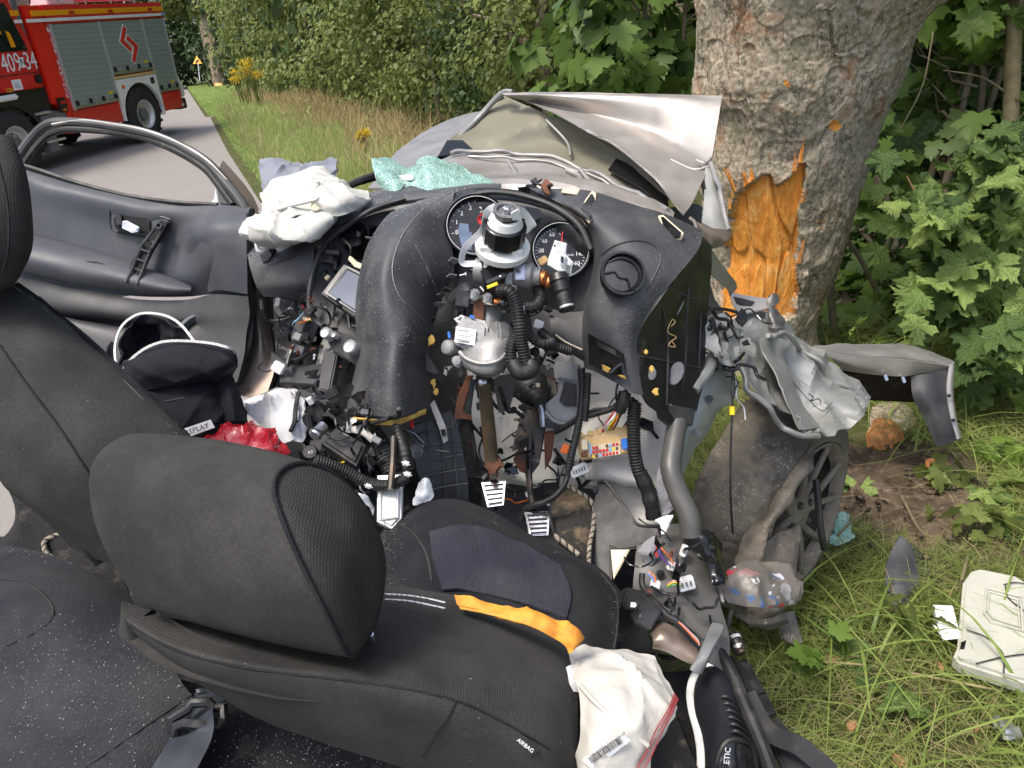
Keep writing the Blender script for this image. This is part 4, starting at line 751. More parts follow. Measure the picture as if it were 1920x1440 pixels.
for p in extra+[tuple(s) for s in spots]:
    o = bpy.data.objects.new('leaf', lm[rr.integers(6)]); c = P(*p); 
    if c[2] < .05: continue
    n = nrm(-FW*.75+np.array([0, 0, .7])+rr.normal(size=3)*.5); u = np.array([0, 0, -1.0])+RT*rr.normal()*.7+rr.normal(size=3)*.25; u = nrm(u-n*(u @ n)); x = np.cross(u, n); z = rr.uniform(.075, .15)
    link(o, sg, Vector(c)); o.rotation_euler = Matrix((Vector(x), Vector(u), Vector(n))).transposed().to_euler(); o.scale = (z, z, z)
# ================================================================= WRECKED CAR
car = empty('wrecked_car', (-0.25, 1.3, 0.0), 'wrecked champagne car without roof, its dashboard and bonnet crushed against the tree', 'car')
def part(name, g, mat, parent=None, **k): return one(name, g, mat, parent or car, **k)
# ---- body shell: floor, bulkhead, tunnel; floor and bulkhead coloured black so gaps look shaded
part('floor', patch([[(-120, 1000, 1.75), (300, 1010, 1.75), (700, 1010, 1.85), (1000, 1020, 1.85), (1180, 1040, 1.75)], [(-200, 1200, 1.45), (250, 1220, 1.42), (700, 1230, 1.45), (1000, 1240, 1.45), (1230, 1240, 1.45)], [(-250, 1560, 1.1), (250, 1580, 1.1), (700, 1600, 1.1), (1050, 1600, 1.1), (1330, 1500, 1.2)]], 5, .02, .006, 14), M['carpet'])
part('bulkhead', patch([[(600, 400, 2.0), (760, 370, 2.05), (1000, 380, 2.08), (1270, 420, 2.02)], [(480, 520, 1.95), (700, 480, 2.0), (1000, 460, 2.0), (1250, 480, 1.95)], [(490, 740, 1.9), (720, 740, 1.92), (1000, 740, 1.88), (1240, 760, 1.85)], [(500, 960, 1.85), (720, 960, 1.85), (1000, 960, 1.85), (1190, 980, 1.8)], [(500, 1080, 1.8), (720, 1080, 1.8), (1000, 1080, 1.8), (1190, 1080, 1.75)]], 5, .02, .02, 6), M['black'])
part('rear_floor_carpet', patch([[(330, 1270, 1.0), (560, 1330, .98), (800, 1400, .95), (1080, 1440, .95)], [(310, 1360, .95), (540, 1400, .92), (800, 1450, .9), (1090, 1500, .9)], [(250, 1500, .88), (540, 1520, .86), (820, 1560, .85), (1100, 1580, .85)]], 8, .02, .004, 30, keep='carpet'), M['carpet'])
part('insulation', patch([[(880, 640, 1.80), (960, 630, 1.80), (1050, 650, 1.80), (1150, 650, 1.76), (1250, 690, 1.70), (1320, 740, 1.66)], [(880, 720, 1.76), (960, 730, 1.75), (1060, 740, 1.75), (1150, 750, 1.70), (1240, 780, 1.64), (1290, 800, 1.62)], [(890, 800, 1.74), (960, 820, 1.73), (1060, 830, 1.71), (1150, 840, 1.66), (1230, 860, 1.62), (1275, 870, 1.60)], [(900, 870, 1.75), (965, 885, 1.72), (1060, 900, 1.68), (1130, 905, 1.62), (1215, 930, 1.59), (1262, 930, 1.58)], [(940, 905, 1.78), (1000, 910, 1.72), (1080, 915, 1.68), (1150, 940, 1.63), (1205, 985, 1.60), (1245, 985, 1.6)]], 7, .012, .012, 9, 4, .008, 12, keep='insul'), M['felt'])
part('insulation_fold', loft([[(1090, 878, 1.63), (1100, 868, 1.60), (1108, 884, 1.58), (1100, 900, 1.6)], [(1150, 875, 1.60), (1150, 862, 1.56), (1152, 892, 1.54), (1150, 905, 1.57)], [(1200, 890, 1.58), (1204, 872, 1.55), (1206, 905, 1.53), (1200, 920, 1.56)], [(1240, 925, 1.58), (1246, 905, 1.56), (1246, 940, 1.55), (1238, 950, 1.57)]], 5, 5, .3, 3, None, .006, 20), M['felt'])
part('grey_felt_flap', patch([[(1232, 880, 1.52), (1250, 860, 1.52), (1262, 880, 1.52)], [(1230, 920, 1.5), (1248, 920, 1.5), (1266, 925, 1.5)], [(1234, 962, 1.5), (1250, 965, 1.5), (1268, 950, 1.5)]], 5, .01, .006, 40), M['greyfelt'])
part('grey_felt_flap', patch([[(1205, 1020, 1.42), (1225, 1005, 1.42), (1236, 1010, 1.42)], [(1196, 1035, 1.41), (1218, 1035, 1.40), (1234, 1040, 1.41)], [(1212, 1058, 1.41), (1220, 1060, 1.41), (1228, 1050, 1.41)]], 5, .008, .004, 40), M['greyfelt'])
# ---- passenger door
dr = part('front_door', patch([[(20, 306, 1.98), (60, 316, 1.96), (130, 338, 1.93), (200, 354, 1.91), (270, 370, 1.89), (340, 379, 1.87), (410, 384, 1.85), (470, 388, 1.84)], [(30, 330, 1.95), (65, 345, 1.92), (130, 362, 1.90), (200, 378, 1.88), (270, 394, 1.865), (340, 402, 1.86), (410, 400, 1.82), (466, 396, 1.82)], [(30, 380, 1.96), (65, 390, 1.93), (130, 405, 1.915), (200, 420, 1.90), (270, 432, 1.885), (335, 436, 1.88), (385, 420, 1.80), (464, 410, 1.80)], [(30, 425, 1.97), (65, 436, 1.945), (130, 450, 1.925), (200, 466, 1.91), (270, 480, 1.895), (345, 470, 1.87), (385, 445, 1.79), (464, 440, 1.79)], [(30, 450, 1.97), (65, 462, 1.95), (130, 480, 1.93), (200, 498, 1.915), (270, 512, 1.90), (350, 515, 1.86), (395, 490, 1.80), (464, 490, 1.79)], [(30, 520, 1.96), (65, 530, 1.94), (130, 540, 1.93), (200, 550, 1.91), (270, 556, 1.92), (350, 556, 1.90), (400, 552, 1.87), (464, 556, 1.85)]], 8, .05, .0015, 6, keep='door'), M['door'])
lp = part('lower_panel', patch([[(20, 515, 1.935), (65, 525, 1.915), (130, 540, 1.90), (200, 552, 1.885), (270, 562, 1.87), (350, 562, 1.85), (400, 552, 1.82), (465, 556, 1.80)], [(30, 570, 1.93), (70, 570, 1.91), (130, 580, 1.89), (200, 588, 1.875), (270, 598, 1.87), (350, 596, 1.85), (410, 590, 1.82), (468, 590, 1.81)], [(30, 610, 1.97), (80, 590, 1.95), (130, 600, 1.95), (200, 606, 1.94), (280, 612, 1.92), (350, 615, 1.87), (410, 620, 1.83), (462, 625, 1.82)], [(40, 640, 1.92), (100, 612, 1.90), (160, 618, 1.885), (230, 630, 1.88), (290, 640, 1.87), (350, 650, 1.85), (410, 660, 1.83), (458, 665, 1.82)], [(60, 800, 1.92), (120, 800, 1.90), (180, 790, 1.88), (240, 780, 1.86), (300, 770, 1.85), (350, 760, 1.84), (410, 735, 1.82), (445, 715, 1.82)]], 7, .04, .001, 6), M['doorlow'])
arm = part('armrest', loft([[(20, 432, 1.93), (20, 452, 1.885), (20, 478, 1.865), (20, 500, 1.89), (20, 500, 1.95), (20, 440, 1.95)], [(120, 458, 1.91), (120, 478, 1.865), (120, 505, 1.85), (120, 527, 1.88), (120, 520, 1.93), (120, 462, 1.93)], [(220, 484, 1.89), (220, 502, 1.85), (220, 524, 1.835), (220, 543, 1.865), (220, 535, 1.92), (220, 490, 1.92)], [(310, 516, 1.87), (310, 528, 1.84), (310, 542, 1.83), (310, 552, 1.85), (310, 548, 1.90), (310, 520, 1.90)], [(355, 535, 1.86), (355, 539, 1.845), (355, 543, 1.84), (355, 548, 1.845), (355, 547, 1.87), (355, 538, 1.87)]], 7, 5, .6), M['door'], dr)
part('armrest_tear', slab(flat([(160, 489), (180, 490), (215, 500), (230, 503), (225, 507), (200, 500), (170, 494)], 1.853), .004, .001), M['black'], arm)
fr = part('window_frame', tube([(22, 318, 2.0), (40, 285, 2.0), (62, 256, 2.0), (84, 236, 1.99), (108, 229, 1.98), (150, 230, 1.97), (210, 237, 1.95), (270, 248, 1.93), (330, 270, 1.91), (385, 302, 1.89), (420, 338, 1.87), (452, 378, 1.85), (474, 420, 1.84)], .0115, 10, 8), M['doorlow'], dr)
part('window_seal', tube([(42, 312, 1.985), (60, 285, 1.985), (80, 262, 1.985), (98, 250, 1.98), (130, 243, 1.97), (200, 247, 1.955), (265, 258, 1.935), (325, 281, 1.91), (380, 314, 1.89), (408, 346, 1.87), (436, 384, 1.85)], .008, 8, 8), M['rubber'], fr)
part('frame_lip', tube([(98, 234, 1.972), (150, 226, 1.962), (210, 233, 1.942), (270, 244, 1.922), (330, 266, 1.902), (385, 298, 1.882), (425, 338, 1.862)], .004, 6, 8), M['paint2'], fr)
part('mirror_corner', slab([(400, 318, 1.872), (410, 383, 1.866), (464, 388, 1.85), (448, 362, 1.852), (428, 338, 1.86)], .012, .003), M['dash'], dr)
part('belt_seal', tube([(30, 306, 1.965), (70, 318, 1.945), (130, 338, 1.925), (200, 358, 1.905), (270, 372, 1.885), (340, 380, 1.865), (408, 384, 1.85)], .006, 6, 6), M['rubber'], dr)
part('glass_sliver', slab(flat([(404, 350), (409, 381), (395, 381), (402, 372)], 1.88), .003, 0), M['glassclear'], dr)
part('outer_edge', patch([[(418, 300, 1.93), (445, 330, 1.92), (470, 362, 1.91), (486, 392, 1.90)], [(412, 316, 1.90), (438, 346, 1.89), (462, 380, 1.88), (478, 412, 1.88)], [(424, 330, 1.885), (448, 362, 1.875), (468, 396, 1.87), (480, 424, 1.87)]], 6, .006, .001, 20), M['bronze'], dr)
part('door_shut_face', patch([[(474, 395, 1.90), (486, 400, 1.92), (498, 420, 1.95)], [(472, 520, 1.89), (486, 540, 1.90), (500, 560, 1.93)], [(470, 620, 1.88), (492, 640, 1.88), (512, 650, 1.90)], [(450, 700, 1.87), (480, 712, 1.87), (515, 690, 1.88)], [(430, 732, 1.87), (450, 745, 1.86), (500, 740, 1.86)]], 6, .02), M['bronze'], dr)
part('door_seal', tube([(470, 392, 1.86), (472, 480, 1.85), (472, 560, 1.85), (470, 630, 1.84), (455, 680, 1.84), (425, 718, 1.84), (390, 745, 1.84)], .010, 8, 6), M['rubber'], dr)
hb = part('handle_bezel', slab([(204, 396, 1.888), (212, 391, 1.886), (270, 400, 1.874), (318, 411, 1.868), (312, 422, 1.868), (292, 446, 1.876), (270, 444, 1.88), (216, 434, 1.89), (210, 424, 1.89)], .008, .002), M['door'], dr)
part('bezel_edge', tube([(206, 398, 1.885), (213, 391, 1.884), (270, 400, 1.872), (318, 411, 1.866), (312, 422, 1.866), (293, 446, 1.874), (270, 444, 1.878), (216, 434, 1.888), (207, 420, 1.888), (206, 398, 1.885)], .0016, 6, 4), M['gloss'], hb)
part('handle_recess', slab([(212, 410, 1.878), (218, 404, 1.877), (272, 408, 1.870), (281, 414, 1.869), (281, 438, 1.871), (222, 434, 1.879), (214, 425, 1.879)], .003, .001), M['carpet'], hb)
part('handle_lever', slab([(228, 414, 1.865), (236, 413, 1.863), (259, 425, 1.853), (256, 434, 1.853), (246, 436, 1.857), (227, 427, 1.865)], .012, .003), M['chrome'], hb)
part('lever_pivot', box(222, 412, 1.868, 12, 20, .012, 5), M['gloss'], hb)
ph = part('pull_handle', slab([(300, 412, 1.862), (312, 416, 1.860), (312, 422, 1.860), (284, 468, 1.852), (266, 505, 1.842), (255, 534, 1.838), (233, 530, 1.842), (246, 490, 1.846), (268, 455, 1.856)], .012, .003), M['carpet'], dr)
for a, b in (((312, 418), (284, 466)), ((284, 466), (257, 533)), ((299, 416), (268, 457)), ((268, 457), (236, 530))): part('rail', tube([(a[0], a[1], 1.848), ((a[0]+b[0])/2, (a[1]+b[1])/2, 1.842), (b[0], b[1], 1.830)], .0035, 6, 3), M['dash2'], ph)
for i, (x, y) in enumerate(((283, 452), (272, 470), (264, 488), (257, 505), (250, 520))): part('cross_rib', box(x, y, 1.84, 20, 4, .008, -20), M['dash2'], ph)
for x, y in ((300, 424), (246, 524)): part('screw_boss', lathe(P(x, y, 1.845), -FW, [(0, .008), (.008, .008), (.008, .005), (.001, .004)], 14), M['dash2'], ph)
pd = part('door_pad', patch([[(348, 440, 1.862), (375, 408, 1.845), (410, 394, 1.825), (462, 396, 1.812)], [(346, 456, 1.862), (372, 436, 1.80), (408, 420, 1.775), (462, 418, 1.775)], [(352, 480, 1.865), (380, 462, 1.80), (412, 450, 1.77), (462, 450, 1.768)], [(368, 510, 1.868), (392, 496, 1.81), (418, 486, 1.785), (463, 490, 1.775)], [(392, 548, 1.862), (408, 544, 1.835), (430, 546, 1.81), (464, 552, 1.80)]], 7, .02), M['door'], dr)
sp = part('door_speaker', lathe(P(388, 640, 1.845), nrm(-FW+.25*UP+.25*RT), [(0, .075), (.008, .072), (.012, .064), (.006, .058), (.0, .054)], 32, 1, False), M['door'], dr)
part('grille', lathe(P(388, 640, 1.85), nrm(-FW+.25*UP+.25*RT), [(0, .056), (.004, .04), (.006, .001)], 28), M['rubber'], sp)
# ---- passenger seat in front left
ps = part('passenger_seat', patch([[(-60, 520, 1.06), (0, 527, 1.05), (28, 530, 1.05), (60, 548, 1.07), (78, 556, 1.10)], [(-80, 620, .98), (20, 640, .97), (90, 640, .98), (150, 640, 1.02), (178, 648, 1.07)], [(-60, 720, .95), (60, 760, .93), (160, 750, .95), (230, 715, 1.0), (262, 722, 1.06)], [(-40, 800, .94), (90, 860, .92), (210, 850, .94), (310, 790, 1.0), (348, 808, 1.06)], [(0, 900, .96), (120, 960, .94), (240, 960, .95), (380, 890, .99), (430, 880, 1.05)], [(70, 960, 1.0), (160, 1040, .98), (280, 1060, .97), (420, 1000, .99), (480, 960, 1.05)]], 8, .09, .003, 5, keep='pseat'), M['fab'])
part('edge_piping', laid('pseat', [(30, 532, 1.045), (72, 562, 1.05), (160, 632, 1.02), (240, 708, 1.0), (310, 778, .995), (352, 818, .995)], .004, 0.0014), M['fabdark'], ps)
part('stitching', laid('pseat', [(24, 536, 1.041), (66, 566, 1.044), (153, 637, 1.008), (233, 714, .986), (304, 786, .984), (345, 826, .985)], .0006, 0.0004), M['greyplastic'], ps)
part('back_seam', laid('pseat', [(0, 648, .975), (50, 720, .945), (110, 800, .925), (175, 900, .925), (230, 980, .945)], .0016, 0.0006), M['fabdark'], ps)
part('side_flap', patch([[(-40, 760, .98), (10, 800, .98), (40, 850, .98)], [(-60, 840, 1.0), (20, 860, .97), (80, 930, .96)], [(10, 880, 1.03), (70, 930, 1.0), (150, 1010, .97)], [(70, 935, 1.05), (120, 985, 1.02), (185, 1060, .98)]], 6, .01, .004, 12), M['fabdark'], ps)
hr = part('headrest', loft([[(30, 270, .98), (-40, 262, .95), (-110, 290, .94), (-110, 320, 1.03), (0, 300, 1.05)], [(48, 330, .97), (-40, 330, .93), (-130, 330, .93), (-130, 340, 1.06), (20, 340, 1.06)], [(58, 410, .97), (-40, 410, .92), (-130, 410, .92), (-130, 410, 1.06), (25, 410, 1.06)], [(57, 470, .97), (-40, 480, .93), (-130, 480, .93), (-130, 480, 1.06), (20, 470, 1.06)], [(36, 520, .98), (-40, 526, .95), (-110, 520, .95), (-110, 520, 1.04), (0, 515, 1.05)]], 6, 6, .35), M['fab'], ps)
part('headrest_seam', tube([(-4, 300, .925), (14, 380, .918), (16, 460, .922), (6, 510, .945)], .0016, 5, 6), M['fabdark'], hr)
# ---- driver's seat
def seatpart(name, g, mat, par, **k): return one(name, g, mat, par, **k)
ds = part('driver_seat', patch([[(228, 1128, .84), (340, 1160, .82), (500, 1185, .82), (640, 1170, .86), (725, 1102, .95), (800, 1108, .97), (880, 1122, .975), (960, 1148, .97), (1040, 1185, .965), (1085, 1215, .97)], [(232, 1150, .812), (335, 1195, .775), (470, 1224, .75), (620, 1236, .75), (720, 1200, .80), (800, 1195, .83), (880, 1205, .84), (960, 1232, .84), (1035, 1262, .85), (1085, 1290, .88)], [(238, 1168, .80), (335, 1219, .752), (460, 1249, .722), (610, 1268, .708), (720, 1282, .712), (800, 1296, .718), (870, 1316, .73), (950, 1354, .75), (1030, 1402, .77), (1085, 1440, .82)], [(247, 1186, .808), (342, 1250, .765), (470, 1302, .735), (610, 1340, .722), (720, 1368, .728), (800, 1390, .736), (870, 1412, .745), (950, 1450, .765), (1030, 1492, .79), (1080, 1510, .83)], [(268, 1204, .85), (360, 1275, .81), (480, 1346, .78), (610, 1390, .77), (720, 1420, .775), (800, 1446, .785), (870, 1472, .795), (950, 1510, .81), (1030, 1540, .83), (1075, 1550, .86)], [(290, 1210, .92), (380, 1280, .88), (490, 1350, .85), (610, 1396, .85), (720, 1430, .85), (800, 1455, .86), (870, 1480, .87), (950, 1515, .88), (1030, 1545, .89), (1070, 1555, .91)]], 9, .03, .002, 8, keep='dseat'), M['fab'])
part('seat_seam', laid('dseat', [(238, 1169, .796), (335, 1221, .748), (460, 1252, .718), (610, 1271, .704), (720, 1285, .708), (800, 1299, .714), (870, 1319, .726), (950, 1357, .746), (1030, 1405, .766)], .0014, 0.0005), M['fabdark'], ds)
part('seat_seam', laid('dseat', [(855, 1312, .722), (840, 1345, .722), (815, 1380, .73), (790, 1420, .75)], .0013, 0.0005), M['fabdark'], ds)
tagp = part('sewn_tag', strip([(968, 1385, .752), (985, 1396, .752), (1002, 1414, .754)], .012, .001, 4), M['print'], ds)
text_obj('tag_text', 'AIRBAG', P(985, 1398, .7475), cam_dir(-38), cam_dir(52), .0055, M['whiteprint'], tagp, .0002)
RR = [(655, 1232, .70), (610, 1150, .672), (565, 1060, .665), (527, 970, .672), (512, 912, .69), (530, 876, .71), (575, 866, .735), (635, 893, .76), (688, 955, .785), (720, 1045, .795), (714, 1130, .785), (690, 1200, .75)]
LL = [(262, 1135, .80), (205, 1062, .787), (170, 985, .782), (158, 905, .787), (170, 858, .80), (203, 826, .82), (250, 813, .845), (300, 840, .88), (330, 900, .90), (345, 980, .90), (335, 1060, .89), (300, 1120, .85)]
def mixl(t, bulge):
    o = []
    for i, (a, b) in enumerate(zip(LL, RR)):
        k = bulge*4*t*(1-t); o.append((a[0]+(b[0]-a[0])*t, a[1]+(b[1]-a[1])*t-(14*k if i in (5, 6, 7) else 0)+(10*k if i == 0 else 0), a[2]+(b[2]-a[2])*t-(.014*k if 1 <= i <= 4 else 0)))
    return o
hd = part('headrest', loft([mixl(t, 1) for t in (.035, .15, .35, .55, .75, .9, .985)], 5, 7, .30, 6, keep='headrest'), M['fab'], ds)
cen = np.mean(np.array(RR), 0); seam = [tuple(cen+(np.array(p)-cen)*.985-np.array([0, 0, .004])) for p in RR]
part('piping', tube_w(PA(crc(np.array(seam), 8)), .0022, 6), M['fabdark'], hd)
for x0, y0 in ((700, 1150),): part('headrest_post', tube([(690, 1190, .79), (705, 1240, .80)], .006, 10, 3), M['chrome'], ds)
sc = part('seat_cushion', patch([[(705, 1010, 1.34), (735, 975, 1.34), (790, 942, 1.35), (850, 934, 1.36), (920, 958, 1.36), (1000, 1004, 1.35), (1080, 1042, 1.33), (1130, 1068, 1.30), (1168, 1112, 1.28)], [(700, 1040, 1.27), (735, 1005, 1.25), (790, 972, 1.24), (850, 968, 1.24), (920, 992, 1.24), (1000, 1032, 1.23), (1080, 1060, 1.22), (1125, 1095, 1.21), (1164, 1140, 1.21)], [(705, 1100, 1.18), (740, 1065, 1.17), (790, 1030, 1.17), (850, 1030, 1.17), (920, 1045, 1.17), (1000, 1080, 1.16), (1070, 1115, 1.14), (1115, 1150, 1.12), (1158, 1190, 1.13)], [(710, 1160, 1.08), (750, 1120, 1.08), (800, 1095, 1.09), (860, 1095, 1.10), (930, 1110, 1.10), (1000, 1140, 1.09), (1060, 1175, 1.06), (1105, 1205, 1.05), (1150, 1245, 1.06)], [(720, 1200, 1.02), (755, 1170, 1.03), (800, 1150, 1.05), (860, 1150, 1.05), (930, 1165, 1.05), (1000, 1200, 1.04), (1050, 1240, 1.02), (1095, 1265, 1.01), (1140, 1290, 1.03)]], 8, .06, .004, 6, keep='cushion'), M['fabdark'], ds)
part('cushion_insert', patch([[*on('cushion', [(805, 1000), (880, 985), (960, 1012), (1050, 1062)], .006, 4)], [*on('cushion', [(812, 1050), (880, 1050), (960, 1070), (1070, 1118)], .007, 4)], [*on('cushion', [(830, 1105), (890, 1108), (960, 1125), (1062, 1160)], .006, 4)]], 5, .004, .002, 20, 3, .003, 14), M['insert'], sc)
part('bolster_stitch', laid('dseat', [(722, 1114, .945), (760, 1116, .938), (800, 1122, .93), (835, 1130, .925)], .0012, 0.0004), M['pale'], ds)
part('bolster_stitch', laid('dseat', [(722, 1124, .933), (760, 1126, .926), (800, 1133, .918), (835, 1141, .912)], .0012, 0.0004), M['pale'], ds)
part('cushion_seam', laid('cushion', [(1128, 1076, 1.292), (1155, 1115, 1.26), (1158, 1160, 1.19), (1152, 1210, 1.09), (1138, 1270, 1.01)], .0018, 0.0006), M['fab'], sc)
part('cushion_seam', laid('cushion', [(735, 975, 1.335), (775, 1000, 1.235), (800, 1040, 1.16), (810, 1090, 1.085)], .0018, 0.0006), M['fab'], sc)
# torn side airbag hanging from the seat
ab = part('side_airbag', patch([[(1052, 1232, .93), (1085, 1215, .94), (1130, 1210, .94), (1180, 1214, .93), (1225, 1235, .92)], [(1062, 1262, .895), (1095, 1245, .89), (1140, 1245, .885), (1190, 1250, .885), (1245, 1268, .89)], [(1086, 1290, .86), (1120, 1285, .845), (1165, 1285, .84), (1215, 1290, .845), (1270, 1300, .86)], [(1092, 1350, .835), (1125, 1340, .815), (1165, 1330, .81), (1210, 1340, .815), (1262, 1342, .835)], [(1088, 1410, .825), (1120, 1400, .80), (1160, 1395, .795), (1205, 1400, .80), (1235, 1398, .82)], [(1078, 1480, .82), (1110, 1475, .80), (1150, 1470, .795), (1190, 1460, .80), (1215, 1445, .815)]], 10, .006, .006, 22, 8, .003, 15, keep='sidebag', folds=((.007, 45, 20, 2.0), (.005, 70, -40, 2.5))), M['bagcloth'])
part('bag_fold', tube([(1088, 1285, .852), (1120, 1320, .822), (1165, 1358, .803), (1215, 1398, .803)], .003, 6, 8), M['bagcloth'], ab)
_c = PA(cr(np.array([(1268, 1305, .843), (1256, 1335, .822), (1236, 1370, .806), (1218, 1410, .801), (1196, 1450, .796)], float), 22)); _s = np.cross(np.gradient(_c, axis=0), FW); _s /= np.linalg.norm(_s, axis=1, keepdims=True)
part('red_stitching', tube_w(_c+_s*.0028*np.where(np.arange(len(_c)) % 2, 1, -1)[:, None], .0007, 4), M['stitch'], ab)
for k in (-1, 1): part('red_thread', tube_w(_c+_s*.0034*k, .0006, 4), M['stitch'], ab)
bl = part('barcode_label', slab([(1092, 1425, .790), (1168, 1375, .783), (1183, 1388, .785), (1112, 1444, .792)], .001, 0), M['paper'], ab)
r_ = np.random.default_rng(4); mb = MB(); x = .06
while x < .9:
    w = r_.choice([.008, .014, .022]); a = np.array([1103, 1429, .7855])*(1-x)+np.array([1172, 1383, .7805])*x; mb.add(box(a[0], a[1], a[2], w*82, 12, .0006, 34, 0, 0, 0), M['print']); x += w+r_.choice([.01, .018])
mb.build('barcode', bl); text_obj('label_text', '08LE500S4 SWX45W49', P(1140, 1396, .7795), cam_dir(34), cam_dir(124), .0042, M['print'], bl, .0002)
part('bag_sleeve', patch([[(1040, 1285, .89), (1065, 1250, .89), (1085, 1250, .9)], [(1042, 1292, .875), (1068, 1278, .87), (1095, 1275, .875)], [(1048, 1300, .87), (1072, 1296, .865), (1092, 1300, .87)]], 5, .005, .004, 25), M['cloth'], ab)
part('torn_cover', patch([[(1032, 1295, .885), (1065, 1300, .87), (1090, 1305, .875)], [(1040, 1310, .885), (1068, 1312, .872), (1090, 1318, .878)]], 5, .012, .003, 30), M['fabdark'], ds)
# ---- rear bench and belt
rb = part('rear_seat', patch([[(-120, 1040, 1.15), (-40, 1032, 1.14), (30, 1028, 1.13), (100, 1042, 1.12), (170, 1072, 1.1), (245, 1118, 1.08)], [(-140, 1090, 1.05), (-40, 1090, 1.04), (40, 1092, 1.03), (120, 1110, 1.02), (200, 1140, 1.01), (285, 1185, 1.0)], [(-160, 1200, .96), (-40, 1210, .95), (50, 1210, .94), (140, 1220, .93), (230, 1240, .93), (335, 1270, .93)], [(-180, 1330, .88), (-40, 1340, .87), (60, 1340, .87), (150, 1340, .87), (250, 1340, .88), (372, 1345, .9)], [(-200, 1520, .78), (-40, 1520, .78), (60, 1520, .78), (150, 1520, .79), (240, 1520, .8), (345, 1520, .84)]], 8, .06, .004, 5, keep='rear'), M['fabblue'])
part('cushion_seam', laid('rear', [(-40, 1085, 1.036), (40, 1090, 1.024), (85, 1118, 1.0), (100, 1150, .985), (75, 1180, .965), (0, 1215, .945), (-40, 1230, .94)], .0016, 0.0006), M['fab'], rb)
part('cushion_seam', laid('rear', [(360, 1302, .905), (260, 1370, .862), (150, 1445, .825)], .0014, 0.0005), M['fab'], rb)
sb_ = part('seat_belt', strip([(400, 1290, .93), (385, 1330, .90), (368, 1370, .86), (345, 1410, .83), (310, 1470, .80)], .042, .0018, 6), M['belt'])
bk = part('belt_guide', tube_w(PA(np.array([(322, 1372, .872), (320, 1350, .876), (352, 1330, .884), (362, 1318, .886), (392, 1316, .888), (402, 1328, .885), (418, 1326, .884), (420, 1350, .878), (412, 1356, .874), (398, 1354, .874), (386, 1360, .868), (345, 1356, .868), (330, 1362, .868), (326, 1376, .868)])), .006, 8), M['black'], sb_)
part('belt_tongue', strip([(366, 1297, .92), (374, 1296, .92), (381, 1296, .92)], .004, .002, 3), M['chrome'], sb_)
part('mat_edge', patch([[(85, 1010, 1.25), (140, 1002, 1.25), (200, 1010, 1.22)], [(100, 1045, 1.2), (150, 1050, 1.18), (225, 1075, 1.14)], [(150, 1060, 1.15), (200, 1090, 1.12), (245, 1120, 1.1)]], 5, .01), M['carpet'])
mb = MB(); c_ = cr(np.array([(140, 1002, 1.24), (108, 1003, 1.23), (84, 1015, 1.22), (86, 1035, 1.2), (98, 1046, 1.19)], float), 10); p_ = PA(c_)
def rope(mb, p, r, mats, pitch=.012):
    L = np.concatenate([[0], np.cumsum(np.linalg.norm(np.diff(p, axis=0), axis=1))]); n = max(20, int(L[-1]/pitch*8)); s = np.linspace(0, L[-1], n); q = np.stack([np.interp(s, L, p[:, k]) for k in range(3)], 1); T = np.gradient(q, axis=0); T /= np.linalg.norm(T, axis=1, keepdims=True); u = np.cross(T, FW); u /= np.linalg.norm(u, axis=1, keepdims=True); w = np.cross(T, u)
    for k in range(3):
        a = s/pitch*2*math.pi/1.6+k*2*math.pi/3; mb.add(tube_w(q+r*.55*(np.cos(a)[:, None]*u+np.sin(a)[:, None]*w), r*.6, 6), mats[k % len(mats)])
rope(mb, p_, .0035, [M['rope1'], M['rope2'], M['rope1']], .009); mb.build('mat_rope', car)
pil = part('side_trim', patch([[(-60, 850, 1.30), (-10, 855, 1.30), (30, 875, 1.28), (95, 945, 1.26)], [(10, 910, 1.28), (26, 915, 1.27), (40, 930, 1.26), (120, 990, 1.24)], [(24, 985, 1.27), (34, 985, 1.24), (60, 985, 1.24), (130, 1020, 1.22)], [(-60, 1060, 1.22), (20, 1032, 1.22), (80, 1035, 1.22), (140, 1050, 1.2)]], 6, .03), M['carpet'])
# ---- dashboard
GN = {}
da = part('dashboard', patch([[(990, 352, 1.56), (1060, 354, 1.52), (1110, 358, 1.50), (1180, 380, 1.50), (1250, 402, 1.52), (1316, 432, 1.55)], [(1055, 385, 1.48), (1090, 395, 1.44), (1130, 402, 1.43), (1190, 418, 1.43), (1250, 440, 1.44), (1310, 466, 1.47)], [(1100, 425, 1.46), (1120, 440, 1.42), (1150, 450, 1.40), (1195, 465, 1.39), (1240, 492, 1.40), (1268, 520, 1.42)], [(1113, 490, 1.46), (1125, 500, 1.42), (1150, 515, 1.40), (1180, 530, 1.385), (1210, 550, 1.39), (1234, 562, 1.41)], [(1098, 560, 1.46), (1115, 565, 1.42), (1140, 575, 1.40), (1165, 585, 1.385), (1185, 598, 1.385), (1204, 606, 1.40)], [(1091, 620, 1.46), (1110, 622, 1.43), (1135, 630, 1.41), (1160, 640, 1.395), (1180, 650, 1.395), (1194, 656, 1.41)], [(1095, 690, 1.48), (1115, 697, 1.45), (1140, 710, 1.43), (1165, 724, 1.41), (1187, 737, 1.41), (1206, 741, 1.42)]], 8, .006, .001, 8, keep='dashR'), M['dash'])
